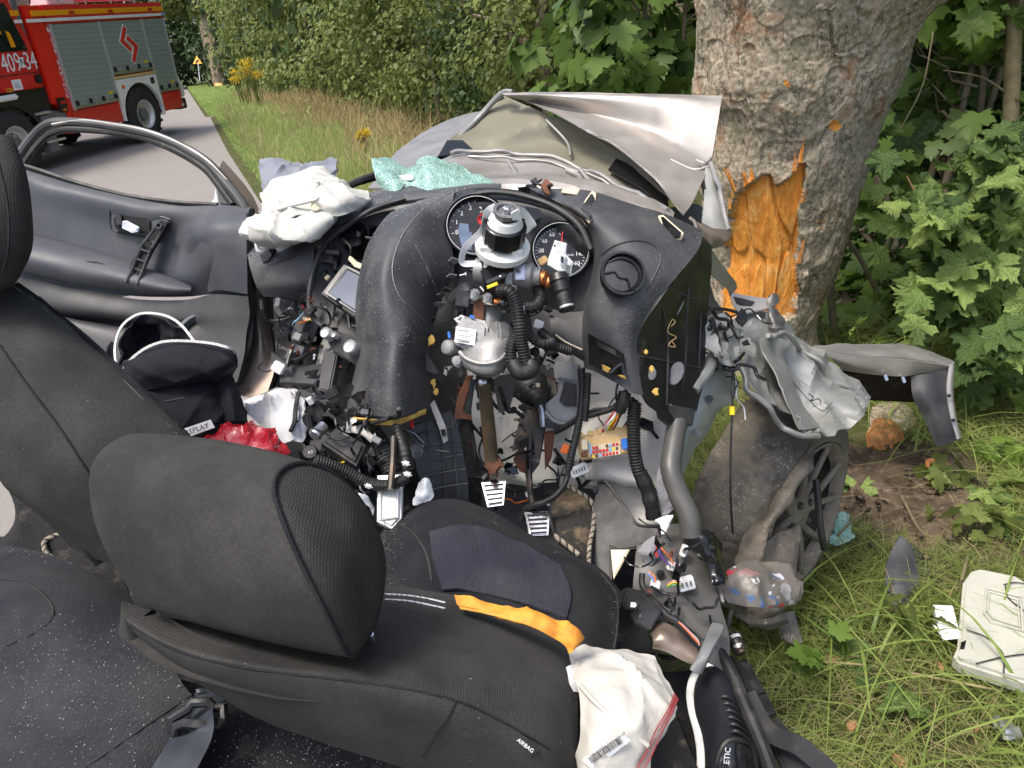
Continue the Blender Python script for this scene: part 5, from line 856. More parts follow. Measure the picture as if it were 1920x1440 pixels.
ep = part('end_panel', patch([[(1308, 436, 1.55), (1320, 448, 1.58), (1334, 462, 1.62)], [(1302, 475, 1.475), (1316, 490, 1.53), (1333, 500, 1.61)], [(1262, 528, 1.42), (1300, 545, 1.50), (1330, 560, 1.60)], [(1206, 606, 1.40), (1262, 615, 1.48), (1324, 620, 1.59)], [(1198, 660, 1.41), (1258, 670, 1.48), (1322, 680, 1.58)], [(1208, 742, 1.42), (1255, 740, 1.48), (1318, 712, 1.57)], [(1238, 780, 1.46), (1262, 790, 1.48), (1306, 770, 1.54)]], 6, .006, .002, 14, 5, .001, 20), M['black'], da)
for (x, y, w, h, a, d) in ((1270, 575, 24, 44, 20, 1.475), (1268, 700, 30, 44, 10, 1.478), (1222, 700, 18, 26, 0, 1.43)):
    part('mount_hole', slab([(x+w*.5*math.cos(t)*math.cos(math.radians(a))-h*.5*math.sin(t)*math.sin(math.radians(a)), y+w*.5*math.cos(t)*math.sin(math.radians(a))*-1+h*.5*math.sin(t), d) for t in np.linspace(0, 6.28, 13)[:-1]], .004, .001), M['greyplastic'], ep)
part('chalk_mark', tube([(1258, 612, 1.458), (1266, 604, 1.46), (1260, 600, 1.458), (1252, 622, 1.452), (1268, 632, 1.468), (1258, 640, 1.458), (1254, 648, 1.455), (1266, 650, 1.465), (1260, 640, 1.46)], .0008, 5, 5), M['tan'], ep)
for pts in ([(1262, 545, 1.432), (1300, 560, 1.495), (1326, 566, 1.585)], [(1204, 668, 1.41), (1256, 678, 1.475), (1318, 690, 1.57)], [(1292, 480, 1.478), (1290, 560, 1.475), (1284, 690, 1.515), (1270, 780, 1.5)], [(1316, 470, 1.57), (1314, 600, 1.565), (1308, 740, 1.56)], [(1240, 560, 1.418), (1252, 640, 1.46), (1250, 760, 1.468)]): part('moulded_rib', tube(pts, .0022, 6, 6), M['dash2'], ep)
part('squiggle_mark', tube([(1300, 520, 1.525), (1306, 515, 1.53), (1300, 530, 1.522), (1308, 532, 1.53), (1301, 545, 1.52)], .0009, 5, 5), M['pale'], ep)
for k, (x, y, s) in enumerate(((1302, 490, 9), (1212, 660, 5), (1222, 692, 7), (1230, 735, 8))):
    rr = np.random.default_rng(k); part('foam_scrap', slab([(x+s*math.cos(t)*rr.uniform(.4, 1.1), y+s*1.2*math.sin(t)*rr.uniform(.4, 1.1), (1.505 if k == 0 else 1.41)) for t in np.linspace(0, 6.28, 9)[:-1]], .006, .0015), M['foam'], ep)
# vent
vt = part('air_vent', lathe(P(1166, 516, 1.383), nrm(-FW+.16*UP+.08*RT), [(-.02, .036), (.008, .041), (.014, .040), (.014, .036), (.004, .034), (.004, .031), (-.004, .030)], 36, 1, False), M['black'], da)
part('vent_disc', lathe(P(1163, 517, 1.379), nrm(-FW+.16*UP+.08*RT), [(-.01, .033), (.006, .033), (.009, .030), (.012, .012), (.0125, .001)], 32), M['dash2'], vt)
part('vent_divider', tube([(1134, 512, 1.366), (1152, 510, 1.366), (1160, 520, 1.365), (1176, 524, 1.365), (1180, 538, 1.366), (1190, 546, 1.366)], .0022, 6, 4), M['gloss'], vt)
part('vent_slat', tube([(1140, 492, 1.372), (1164, 484, 1.372), (1188, 494, 1.372), (1198, 512, 1.374)], .002, 6, 5), M['gloss'], vt)
part('vent_pod_edge', laid('dashR', [(1128, 478, 1.412), (1150, 462, 1.40), (1185, 452, 1.395), (1215, 455, 1.395), (1235, 470, 1.40), (1238, 490, 1.40), (1228, 515, 1.395), (1212, 545, 1.392)], .0014, 0.0005), M['dash2'], da)
dv = part('side_demister', slab([(1234, 404, 1.484), (1243, 402, 1.484), (1282, 436, 1.452), (1278, 448, 1.448), (1268, 449, 1.446), (1240, 420, 1.468)], .004, .001), M['cream'], da)
part('slot', slab([(1239, 406, 1.478), (1244, 406, 1.478), (1278, 436, 1.447), (1275, 444, 1.443), (1267, 444, 1.442), (1243, 418, 1.464)], .003, .0005), M['gloss'], dv)
tv = part('broken_mount', slab([(1110, 357, 1.49), (1118, 361, 1.485), (1112, 412, 1.425), (1105, 416, 1.425), (1084, 392, 1.445)], .004, .001), M['cream'], da)
part('opening', slab([(1108, 362, 1.482), (1113, 364, 1.478), (1108, 404, 1.425), (1104, 406, 1.425), (1090, 390, 1.438)], .003, .001), M['dash2'], tv)
for x, y, d in ((1112, 375, 1.462), (1108, 407, 1.415)): part('clip_slot', box(x, y, d, 6, 14 if y < 400 else 8, .004, -5), M['gloss'], tv)
part('cream_patch', slab([(1056, 352, 1.512), (1087, 355, 1.503), (1082, 364, 1.49), (1052, 360, 1.498)], .002, .0005), M['cream'], da)
part('glovebox_pocket', slab([(1102, 626, 1.428), (1150, 652, 1.392), (1168, 664, 1.388), (1170, 694, 1.392), (1160, 706, 1.40), (1104, 684, 1.435)], .004, .001), M['gloss'], da)
part('pocket_slot', slab([(1118, 640, 1.41), (1152, 657, 1.385), (1155, 668, 1.385), (1120, 650, 1.41)], .003, .001), M['dash2'], da)
for pts in ([(1128, 684, 1.40), (1144, 692, 1.395), (1140, 700, 1.40), (1130, 694, 1.402)], [(1158, 704, 1.392), (1172, 704, 1.39), (1174, 712, 1.392)]): part('foam_edge', slab(pts, .004, .001), M['foam'], da)
part('pocket_spring', tube([(1145, 700, 1.39), (1155, 690, 1.388), (1166, 684, 1.386), (1170, 700, 1.386)], .0045, 8, 5), M['gloss'], da)
part('lower_ledge', patch([[(1030, 590, 1.50), (1060, 600, 1.49), (1094, 612, 1.475)], [(1035, 625, 1.49), (1065, 640, 1.48), (1096, 655, 1.465)], [(1040, 645, 1.5), (1068, 662, 1.49), (1098, 680, 1.475)]], 5, .012), M['dash2'], da)
part('ledge_lip', tube([(1042, 628, 1.478), (1062, 642, 1.468), (1092, 656, 1.455)], .002, 5, 4), M['cream'], da)
# centre console arch
ca = part('console_arch', patch([[(770, 384, 1.60), (786, 377, 1.575), (806, 370, 1.558), (852, 358, 1.55)], [(728, 402, 1.57), (748, 399, 1.51), (786, 398, 1.48), (846, 400, 1.53)], [(690, 456, 1.53), (716, 450, 1.445), (758, 450, 1.425), (848, 460, 1.50)], [(672, 520, 1.51), (702, 514, 1.405), (745, 514, 1.397), (850, 512, 1.50)], [(666, 575, 1.50), (702, 574, 1.388), (752, 571, 1.386), (828, 562, 1.51)], [(668, 622, 1.49), (706, 622, 1.382), (762, 622, 1.378), (808, 622, 1.49)], [(674, 648, 1.485), (716, 650, 1.376), (758, 648, 1.37), (806, 650, 1.48)], [(666, 690, 1.48), (710, 690, 1.37), (752, 692, 1.36), (808, 692, 1.47)], [(654, 740, 1.47), (702, 744, 1.368), (749, 745, 1.352), (808, 738, 1.46)], [(649, 770, 1.47), (694, 778, 1.376), (747, 782, 1.354), (804, 768, 1.46)]], 9, .008, .0012, 9, 5, .0, 14, keep='arch'), M['dash'], da)
for k, (x, y, w, h, a) in enumerate(((846, 520, 18, 5, -20), (838, 545, 22, 6, -50), (822, 572, 24, 6, -40), (808, 600, 18, 5, -60), (850, 490, 20, 5, 10), (812, 640, 16, 4, -80))): rr = np.random.default_rng(k); part('torn_edge', slab([(x-w*.5, y, 1.485), (x-w*.1, y-h*rr.uniform(.6, 1.4), 1.478), (x+w*.6, y+h*rr.uniform(-1, .4), 1.485), (x+w*.2, y+h*rr.uniform(.5, 1.3), 1.49)], .003, .0005), M['dash2' if k % 2 else 'greyplastic'], ca)
part('arch_crease', laid('arch', [(846, 360, 1.535), (800, 388, 1.49), (765, 425, 1.44), (742, 470, 1.425), (736, 515, 1.408), (752, 560, 1.404), (785, 590, 1.43), (800, 608, 1.46)], .0012, 0.0004), M['greyplastic'], ca)
part('arch_crease', laid('arch', [(778, 458, 1.428), (800, 500, 1.44), (825, 560, 1.485)], .001, 0.0004), M['greyplastic'], ca)
part('foam_strip', slab([(664, 782, 1.40), (700, 786, 1.372), (746, 786, 1.352), (800, 766, 1.44), (800, 776, 1.44), (748, 798, 1.352), (700, 797, 1.372), (668, 792, 1.40)], .02, .003), M['foam'], ca)
for k, (x, y, s) in enumerate(((808, 640, 9), (813, 718, 8), (818, 735, 8))):
    rr = np.random.default_rng(10+k); part('foam_scrap', slab([(x+s*.8*math.cos(t)*rr.uniform(.4, 1.1), y+s*1.5*math.sin(t)*rr.uniform(.4, 1.1), 1.455) for t in np.linspace(0, 6.28, 9)[:-1]], .008, .0015), M['foam'], ca)
part('arch_edge_vent', slab([(798, 662, 1.45), (806, 670, 1.45), (822, 698, 1.455), (818, 702, 1.455), (798, 696, 1.452)], .004, .001), M['dash2'], ca)
# passenger side of the dashboard
dl = part('passenger_dash', patch([[(462, 470, 1.80), (500, 452, 1.78), (560, 420, 1.76), (640, 378, 1.76), (730, 352, 1.74), (850, 344, 1.72), (940, 344, 1.70)], [(466, 488, 1.74), (515, 474, 1.69), (575, 440, 1.67), (650, 398, 1.67), (740, 366, 1.66), (850, 356, 1.63), (940, 356, 1.60)], [(468, 500, 1.71), (522, 492, 1.65), (585, 462, 1.63), (655, 412, 1.63), (742, 380, 1.63), (850, 366, 1.60), (940, 366, 1.57)]], 8, .008, .002, 10, keep='dashL'), M['dash'], da)
part('dash_end', patch([[(466, 488, 1.73), (520, 474, 1.68), (586, 440, 1.66)], [(470, 505, 1.70), (525, 498, 1.645), (588, 480, 1.625)], [(480, 535, 1.70), (530, 532, 1.64), (582, 530, 1.625)], [(494, 556, 1.72), (538, 558, 1.68), (580, 558, 1.66)]], 7, .02, keep='dashE'), M['dash'], dl)
part('dash_notch', slab([(486, 476, 1.69), (512, 462, 1.68), (518, 468, 1.675), (502, 490, 1.67), (492, 492, 1.675)], .004, .001), M['gloss'], dl)
cb = part('centre_bezel', tube([(760, 372, 1.62), (700, 392, 1.62), (650, 424, 1.615), (610, 458, 1.61), (590, 500, 1.605), (581, 540, 1.60), (580, 575, 1.60), (592, 602, 1.59), (625, 622, 1.58), (655, 640, 1.57), (658, 655, 1.56)], .0055, 8, 8), M['dash2'], dl)
part('bezel_panel', patch([[(640, 432, 1.66), (690, 405, 1.66), (740, 392, 1.66)], [(598, 480, 1.65), (650, 470, 1.665), (720, 455, 1.66)], [(586, 545, 1.64), (640, 545, 1.65), (690, 540, 1.65)], [(596, 598, 1.63), (640, 612, 1.62), (680, 610, 1.62)], [(650, 640, 1.6), (665, 642, 1.6), (690, 640, 1.6)]], 5, .01), M['dash2'], cb)
part('clip_box', box(617, 480, 1.635, 34, 26, .03, -6), M['black'], cb); part('clip_lid', box(618, 472, 1.615, 36, 8, .012, -6), M['dash2'], cb)
for x, y, r in ((669, 452, 29), (706, 460, 27)):
    v_ = part('vent_tube', lathe(P(x, y, 1.64), nrm(-FW+.35*UP), [(-.03, r*.85*1.6/FPX), (.03, r*1.6/FPX), (.034, r*1.6/FPX), (.03, r*.9*1.6/FPX), (-.02, r*.8*1.6/FPX)], 28, 1, False), M['gloss'], cb); part('vent_cap', lathe(P(x, y, 1.645), nrm(-FW+.35*UP), [(0, r*.78*1.6/FPX), (.002, .001)], 24), M['black'], v_)
sr = part('display_unit', slab([(602, 549, 1.575), (644, 494, 1.60), (682, 512, 1.585), (712, 532, 1.57), (672, 594, 1.54), (662, 592, 1.54)], .02, .003), M['black'], dl)
part('screen', slab([(617, 550, 1.565), (652, 506, 1.588), (700, 530, 1.565), (668, 582, 1.536)], .003, .001), plain('screen_glass', (0.05, 0.075, 0.12), 0.12, 0, .1, 5, 0), sr)
part('screen_frame', tube_w(PA(np.array([(613, 550, 1.566), (650, 501, 1.589), (704, 529, 1.565), (669, 587, 1.535), (613, 550, 1.566)], float)), .0022, 6), M['silver'], sr)
part('screen_bracket', slab([(655, 478, 1.60), (668, 490, 1.592), (686, 498, 1.58), (686, 508, 1.58), (664, 500, 1.592), (652, 486, 1.60)], .004, .001), M['cream'], sr)
rk = part('climate_panel', slab([(634, 622, 1.52), (690, 636, 1.48), (680, 690, 1.47), (622, 660, 1.52), (612, 640, 1.53)], .03, .004), M['dash2'], dl)
for x, y, r in ((618, 628, 11), (663, 654, 13), (634, 632, 6)): part('knob', lathe(P(x, y, 1.52 if x < 640 else 1.485), nrm(-FW-.35*RT+.25*UP), [(-.01, r*1.55/FPX), (.016, r*1.55/FPX), (.019, r*1.3/FPX), (.017, r*1.1/FPX), (.015, .001)], 22), M['silver'], rk)
part('panel_crack', tube([(660, 612, 1.51), (690, 622, 1.49), (712, 640, 1.48)], .003, 5, 4, None, .004), M['black'], rk)
# cluster
cl = part('instrument_cluster', patch([[(842, 362, 1.56), (890, 352, 1.55), (950, 354, 1.545), (1010, 364, 1.535), (1065, 388, 1.51), (1112, 440, 1.49)], [(836, 400, 1.53), (880, 380, 1.51), (950, 378, 1.50), (1010, 388, 1.49), (1060, 410, 1.47), (1112, 470, 1.465)], [(832, 440, 1.535), (890, 430, 1.525), (950, 430, 1.515), (1010, 450, 1.505), (1056, 470, 1.49), (1114, 500, 1.475)], [(848, 500, 1.535), (890, 505, 1.53), (950, 510, 1.52), (1010, 520, 1.51), (1060, 540, 1.495), (1108, 545, 1.48)], [(870, 560, 1.54), (900, 565, 1.54), (960, 570, 1.53), (1020, 575, 1.52), (1060, 585, 1.5), (1098, 580, 1.48)]], 7, .01, .001, 9), M['black'], da)
part('hood_lip', tube([(836, 452, 1.515), (838, 415, 1.512), (852, 385, 1.51), (885, 366, 1.508), (930, 360, 1.50), (985, 368, 1.49), (1040, 388, 1.472), (1085, 422, 1.455), (1108, 468, 1.45)], .006, 8, 8), M['dash2'], cl)
def gauge(x, y, d, rpx, nums, a0, a1, minor, skip, name, needle=None, faceax=None):
    ax = nrm(faceax if faceax is not None else -FW+.10*UP); R_ = rpx*d/FPX; u = nrm(cam_dir(0)-ax*(cam_dir(0) @ ax)); w = np.cross(ax, u); c = P(x, y, d)
    g = part(name, lathe(c, ax, [(-.012, R_*.98), (.010, R_*1.03), (.014, R_), (.012, R_*.95), (-.002, R_*.93)], 48, 1, False), M['gloss'], cl)
    part('chrome_ring', lathe(c+ax*.010, ax, [(0, R_*.955), (.002, R_*.945), (.002, R_*.93), (0, R_*.925)], 48, 1, False), M['silver'], g)
    part('dial_face', lathe(c-ax*.004, ax, [(-.003, R_*.95), (0, R_*.95), (.0002, .0005)], 40), M['gloss'], g)
    mb = MB(); n = (len(nums)-1)*minor
    for k in range(n+1):
        a = math.radians(a0+(a1-a0)*k/n); dr_ = u*math.cos(a)+w*math.sin(a); big_ = k % minor == 0; l = R_*(.11 if big_ else .06); mb.add(box_w(c+dr_*(R_*.86-l/2)-ax*.003, dr_, np.cross(ax, dr_), ax, l, R_*.018, .0006, 0), M['whiteprint'])
    mb.build('tick_marks', g)
    for k, s in enumerate(nums):
        if s == '' : continue
        a = math.radians(a0+(a1-a0)*k/(len(nums)-1)); dr_ = u*math.cos(a)+w*math.sin(a); text_obj('numeral', s, c+dr_*R_*.66-ax*.003, u, w, R_*.20, M['whiteprint'], g, .0002)
    if needle is not None:
        a = math.radians(needle); dr_ = u*math.cos(a)+w*math.sin(a); part('needle', box_w(c+dr_*R_*.4+ax*.001, dr_, np.cross(ax, dr_), ax, R_*.85, R_*.035, .001, 0), M['red'], g)
    return g, c, ax, u, w, R_
g1 = gauge(894, 425, 1.50, 59, ['0', '1', '2', '3', '4', '5', '6', '7', '8'], 195, -35, 2, 0, 'tachometer')
text_obj('unit_text', 'x1000r/min', P(912, 396, 1.497), cam_dir(5), UP, .0055, M['whiteprint'], g1[0], .0002)
part('dial_panel', slab(flat([(890, 410), (925, 412), (928, 455), (895, 452)], 1.488), .004, .001), M['black'], g1[0]); part('reflection_strip', slab(flat([(858, 432), (862, 418), (878, 420), (880, 434), (885, 436), (884, 470), (866, 462)], 1.4995), .0008, 0), plain('painted_reflection', (0.13, 0.17, 0.25), .3), g1[0])  # bluish reflection on the dial is a coloured strip
g2 = gauge(1051, 471, 1.475, 55, ['0', '20', '40', '60', '80', '100', '120', '140', '160'], 208, -38, 4, 0, 'speedometer', 84)
text_obj('unit_text', 'km/h', P(1070, 478, 1.471), cam_dir(0), UP, .006, M['whiteprint'], g2[0], .0002)
part('centre_display', slab(flat([(985, 386), (1018, 393), (1026, 404), (1010, 410), (990, 424), (980, 400)], 1.488), .003, .001), M['gloss'], cl)
part('broken_clip', slab([(985, 345, 1.6), (1003, 344, 1.6), (1014, 352, 1.58), (1012, 372, 1.55), (970, 362, 1.56)], .02, .003), M['black'], cl); part('white_scrap', slab([(910, 358, 1.57), (922, 352, 1.58), (935, 362, 1.55), (928, 366, 1.55)], .004, .001), M['white'], cl)
# ---- steering column
axc = nrm(P(953, 372, 1.235)-P(940, 482, 1.325)); b0 = P(940, 480, 1.325)
stc = part('steering_column', lathe(b0-axc*.10, axc, [(0, .024), (.06, .024), (.07, .036), (.095, .036)], 20), M['darksteel'])
def ring(name, t0, prof, mat, seg=28, par=None): return part(name, lathe(b0+axc*t0, axc, prof, seg), mat, par or stc)
part('switch_plate', box(940, 488, 1.335, 92, 34, .05, -2, 35, 0, .003), M['black'], stc)
ring('white_ring', .012, [(0, .042), (0, .046), (.012, .047), (.014, .043)], M['white']); ring('ring_core', .014, [(0, .03), (.012, .028)], M['tan'], 18)
for a in (0.3, 2.2, 4.0): part('ring_tab', box_w(b0+axc*.022+nrm(np.cross(axc, [math.cos(a), math.sin(a), .2]))*.036, RT, axc, nrm(np.cross(RT, axc)), .02, .03, .006, .002), M['white'], stc)
dm = ring('clock_spring', .034, [(0, .026), (.002, .0365), (.034, .0365), (.036, .033)], M['gloss'], 10); ring('white_collar', .070, [(0, .030), (.012, .026), (.014, .018)], M['white'])
ring('hub', .079, [(0, .019), (.010, .019), (.012, .022), (.017, .022), (.017, .017), (.012, .015)], M['darkalu'], 22); ring('hub_bolt', .088, [(0, .007), (.012, .007), (.014, .004)], M['steel'], 6)
part('drum_lip', tube([(908, 410, 1.27), (930, 418, 1.255), (955, 418, 1.25), (984, 412, 1.27)], .0015, 5, 5), M['gloss'], dm)
part('ribbon_cable', strip([(930, 386, 1.262), (913, 398, 1.265), (905, 430, 1.29), (888, 448, 1.30), (872, 466, 1.31), (866, 485, 1.32), (870, 494, 1.325), (895, 494, 1.325)], .011, .0008, 8, nrm(-FW+.5*RT)), M['pale'], stc)
part('ribbon_cable', patch([[(972, 386, 1.27), (985, 392, 1.29), (1000, 410, 1.31)], [(976, 410, 1.285), (988, 418, 1.30), (1006, 422, 1.315)], [(980, 434, 1.30), (988, 438, 1.305), (1000, 428, 1.315)]], 5, .0008), M['white'], stc)
part('bent_tab', slab([(958, 400, 1.232), (972, 392, 1.24), (978, 412, 1.25), (962, 414, 1.245)], .002, .0005), M['white'], stc)
for k in range(3): part('red_wire', tube([(907-k, 400, 1.27), (900-k*2, 406+k*2, 1.28), (903-k, 418+k*2, 1.28)], .0012, 5, 4), M['red'], stc)
lk = part('ignition_lock', lathe(P(892, 505, 1.345), nrm(P(1008, 518, 1.325)-P(892, 505, 1.345)), [(0, .02), (.03, .022), (.032, .018), (.07, .018), (.072, .022), (.10, .022), (.105, .016), (.115, .016)], 22), M['alu'], stc)
part('lock_bracket', slab([(966, 494, 1.31), (984, 496, 1.305), (984, 524, 1.305), (966, 524, 1.308)], .004, .0015), plain('blued_zinc', (.36, .38, .46), .35, .6), lk); part('bracket_hole', lathe(P(970, 508, 1.303), -FW, [(0, .003), (.002, .003)], 10), M['gloss'], lk)
part('lock_arm', slab([(948, 508, 1.312), (960, 506, 1.31), (960, 534, 1.312), (968, 536, 1.312), (968, 544, 1.312), (946, 542, 1.315)], .008, .002), M['alu'], lk); part('lock_web', slab([(935, 494, 1.325), (966, 496, 1.32), (962, 506, 1.32), (940, 512, 1.325)], .006, .0015), M['alu'], lk)
part('copper_winding', lathe(P(1010, 518, 1.325), nrm(RT-.5*UP), [(0, .012), (.008, .015), (.016, .012), (.022, .014), (.026, .008)], 14), M['copper'], lk); part('tape', box(1018, 488, 1.325, 18, 14, .016, 30), M['tan'], lk)
ws_ = part('wiper_switch', slab([(1040, 450, 1.285), (1062, 456, 1.285), (1060, 476, 1.285), (1072, 490, 1.285), (1070, 514, 1.29), (1046, 508, 1.29), (1026, 496, 1.295), (1028, 484, 1.295)], .012, .002), M['white'], stc)
part('switch_recess', slab([(1050, 474, 1.279), (1062, 478, 1.279), (1058, 500, 1.281), (1048, 494, 1.281)], .004, .001), M['pale'], ws_); part('contact', slab([(1052, 480, 1.275), (1057, 482, 1.275), (1055, 494, 1.277), (1051, 490, 1.277)], .003, .0005), M['darksteel'], ws_)
part('barcode_sticker', slab([(1062, 496, 1.278), (1070, 498, 1.278), (1068, 512, 1.282), (1060, 508, 1.282)], .001, 0), M['greyplastic'], ws_)
for k in range(2): part('tiny_hole', lathe(P(1043 if k == 0 else 1040, 449 if k == 0 else 461, 1.282), -FW, [(0, .002), (.002, .002)], 8), M['gloss'], ws_)
sk = part('wiper_stalk', lathe(P(1046, 515, 1.295), nrm(P(1062, 576, 1.285)-P(1046, 515, 1.295)), [(0, .016), (.012, .018), (.014, .0155), (.03, .0155), (.034, .0125), (.048, .0125), (.05, .0145), (.062, .0145), (.064, .0125), (.066, .0005)], 24), M['black'], stc)
part('stalk_end', lathe(P(1062.5, 577, 1.283), nrm(P(1062, 576, 1.285)-P(1046, 515, 1.295)), [(-.003, .0135), (.0005, .0135), (.001, .011)], 24), M['silver'], sk)
part('stalk_symbol', tube([(1057, 576, 1.277), (1062, 571, 1.277), (1067, 575, 1.277)], .0008, 5, 4), M['whiteprint'], sk)
part('control_module', box(927, 510, 1.315, 44, 30, .03, 22, 10, 10, .003), M['black'], stc); part('module_lid', box(930, 522, 1.295, 40, 8, .01, 22), M['dash2'], stc); part('white_dot', lathe(P(938, 518, 1.288), -FW, [(0, .002), (.001, .001)], 8), M['white'], stc)
part('yellow_tag', slab([(912, 536, 1.295), (932, 528, 1.295), (934, 534, 1.295), (914, 542, 1.295)], .002, .0005), M['yellow'], stc)
part('black_band', tube([(868, 492, 1.34), (880, 504, 1.335), (900, 506, 1.33), (918, 494, 1.325)], .005, 8, 5), M['gloss'], stc); part('white_plug', lathe(P(912, 487, 1.315), nrm(UP), [(-.014, .005), (.004, .005), (.008, .003)], 10), M['white'], stc)
part('small_screw', lathe(P(868, 515, 1.33), nrm(RT+.2*UP), [(-.006, .0012), (.004, .0012), (.004, .003), (.006, .003)], 8), M['pale'], stc)
# tube with brackets, motor, housing, shaft
part('column_tube', lathe(P(918, 560, 1.40), nrm(P(914, 650, 1.38)-P(918, 560, 1.40)), [(0, .022), (.04, .023), (.085, .024)], 18), M['alu'], stc)
part('rust_bracket', slab([(888, 560, 1.36), (908, 560, 1.36), (906, 612, 1.36), (912, 620, 1.36), (884, 618, 1.365)], .004, .001), M['rust'], stc)
for x, y, a in ((890, 552, -8), (914, 560, -8)):
    q = part('square_clip', box(x, y, 1.345, 16, 22, .018, a, 0, 0, .003), M['alu'], stc); part('clip_window', box(x+1, y, 1.326, 8, 12, .004, a), M['greyplastic'], q)
part('foam_plug', loft([[(840, 560, 1.40), (850, 545, 1.38), (858, 556, 1.36), (850, 570, 1.38)], [(862, 538, 1.39), (868, 530, 1.37), (876, 545, 1.35), (868, 560, 1.37)], [(885, 540, 1.38), (888, 534, 1.37), (892, 546, 1.36), (886, 552, 1.37)]], 5, 5, .4, 3, None, .002, 60), M['rubber'], stc)
part('black_block', box(868, 560, 1.35, 26, 30, .03, -10), M['black'], stc); part('copper_coil', lathe(P(926, 566, 1.36), nrm(RT-.1*UP), [(0, .008), (.01, .010), (.02, .008)], 12), M['copper'], stc); part('ball_end', lathe(P(945, 570, 1.355), -FW, [(-.01, .004), (0, .0095), (.006, .0085), (.009, .003)], 14), M['gloss'], stc)
em = part('steering_motor', slab([(856, 606, 1.355), (862, 590, 1.36), (908, 600, 1.355), (914, 612, 1.35), (910, 662, 1.345), (898, 668, 1.345), (852, 644, 1.355)], .06, .005), M['alu'], stc)
lb = part('motor_label', slab([(855, 612, 1.352), (893, 618, 1.348), (890, 648, 1.343), (852, 641, 1.348)], .0008, 0), M['paper'], em)
text_obj('label_brand', 'NISSAN', P(866, 618.5, 1.3475), cam_dir(-9), UP, .0062, M['print'], lb, .0002); mb = MB()
for j in range(3):
    for i in range(9-j): mb.add(box(859+i*3.4, 625+j*3+i*.5, 1.3455, 2.2, 1.0, .0004, -9, 0, 0, 0), M['print'])
for i in range(14): mb.add(box(857+i*1.7, 637+i*.28, 1.3435, .9, 5, .0004, -9, 0, 0, 0), M['print'])
mb.build('label_print', lb)
part('motor_boss', slab([(850, 596, 1.36), (864, 588, 1.36), (872, 592, 1.358), (858, 604, 1.355)], .03, .004), M['alu'], em); part('blue_clip', box(885, 594, 1.352, 10, 6, .006, -15), M['blue'], em); part('blue_clip', box(842, 628, 1.36, 5, 14, .006, 10), M['blue'], em)
hs = part('gear_housing', loft([[(868, 640, 1.37), (900, 655, 1.335), (935, 650, 1.33), (958, 625, 1.36), (950, 605, 1.39), (900, 600, 1.40)], [(862, 665, 1.37), (895, 682, 1.33), (935, 680, 1.325), (962, 650, 1.36), (955, 625, 1.40), (900, 620, 1.42)], [(865, 680, 1.375), (895, 698, 1.335), (932, 698, 1.33), (956, 670, 1.365), (950, 650, 1.40), (900, 640, 1.42)], [(880, 690, 1.38), (900, 704, 1.345), (928, 704, 1.34), (945, 684, 1.37), (940, 670, 1.4), (905, 660, 1.41)]], 5, 6, .25), M['alu'], stc)
part('housing_flange', tube([(862, 660, 1.355), (878, 674, 1.34), (905, 682, 1.325), (935, 676, 1.322), (955, 655, 1.345)], .004, 6, 6), M['alu'], hs)
part('housing_rib', slab([(934, 600, 1.345), (956, 606, 1.36), (960, 632, 1.355), (938, 640, 1.335)], .02, .004), M['alu'], hs); part('housing_ear', slab([(852, 668, 1.36), (866, 664, 1.36), (870, 682, 1.36), (858, 690, 1.36), (850, 684, 1.36)], .02, .004), M['alu'], hs); part('housing_ear', slab([(912, 695, 1.335), (944, 684, 1.345), (934, 708, 1.345), (926, 712, 1.345)], .02, .004), M['alu'], hs)
part('motor_cap', lathe(P(844, 652, 1.37), nrm(-RT*.6-FW), [(-.02, .014), (.008, .014), (.012, .011), (.014, .004)], 20), M['alu'], hs); part('oil_cap', lathe(P(856, 676, 1.355), nrm(-FW), [(0, .008), (.006, .008), (.007, .003)], 14), M['alu'], hs)
sh_ = part('steering_shaft', tube([(908, 716, 1.42), (912, 760, 1.44), (916, 800, 1.46), (920, 840, 1.48), (924, 872, 1.49)], [.0125, .0135], 14, 8), M['brown'], stc)
part('universal_joint', slab([(892, 705, 1.425), (922, 702, 1.42), (924, 735, 1.43), (916, 748, 1.435), (898, 746, 1.435), (890, 730, 1.43)], .03, .005), M['darksteel'], sh_); part('joint_pin', lathe(P(905, 717, 1.418), -FW, [(0, .008), (.006, .008), (.008, .005)], 14), M['steel'], sh_)
part('universal_joint', slab([(912, 862, 1.475), (936, 860, 1.475), (944, 874, 1.475), (934, 884, 1.475), (934, 896, 1.478), (918, 898, 1.478), (916, 884, 1.475), (908, 876, 1.475)], .03, .005), M['rust'], sh_); part('joint_pin', lathe(P(926, 893, 1.472), -FW, [(0, .006), (.004, .006)], 10), M['darksteel'], sh_)
for pts, m_ in (([(876, 705, 1.46), (888, 705, 1.46), (868, 770, 1.48), (884, 782, 1.48), (884, 788, 1.48), (852, 785, 1.48), (858, 745, 1.47)], 'rust'), ([(882, 712, 1.45), (892, 712, 1.45), (882, 778, 1.46), (872, 776, 1.46)], 'black'), ([(866, 784, 1.49), (884, 790, 1.49), (880, 812, 1.5), (860, 808, 1.5)], 'darksteel')): part('column_bracket', slab(pts, .006, .0015), M[m_], stc)
part('backing_plate', slab([(924, 708, 1.50), (962, 700, 1.50), (968, 720, 1.5), (955, 770, 1.52), (935, 775, 1.52)], .006, .001), M['primerdark'], stc)
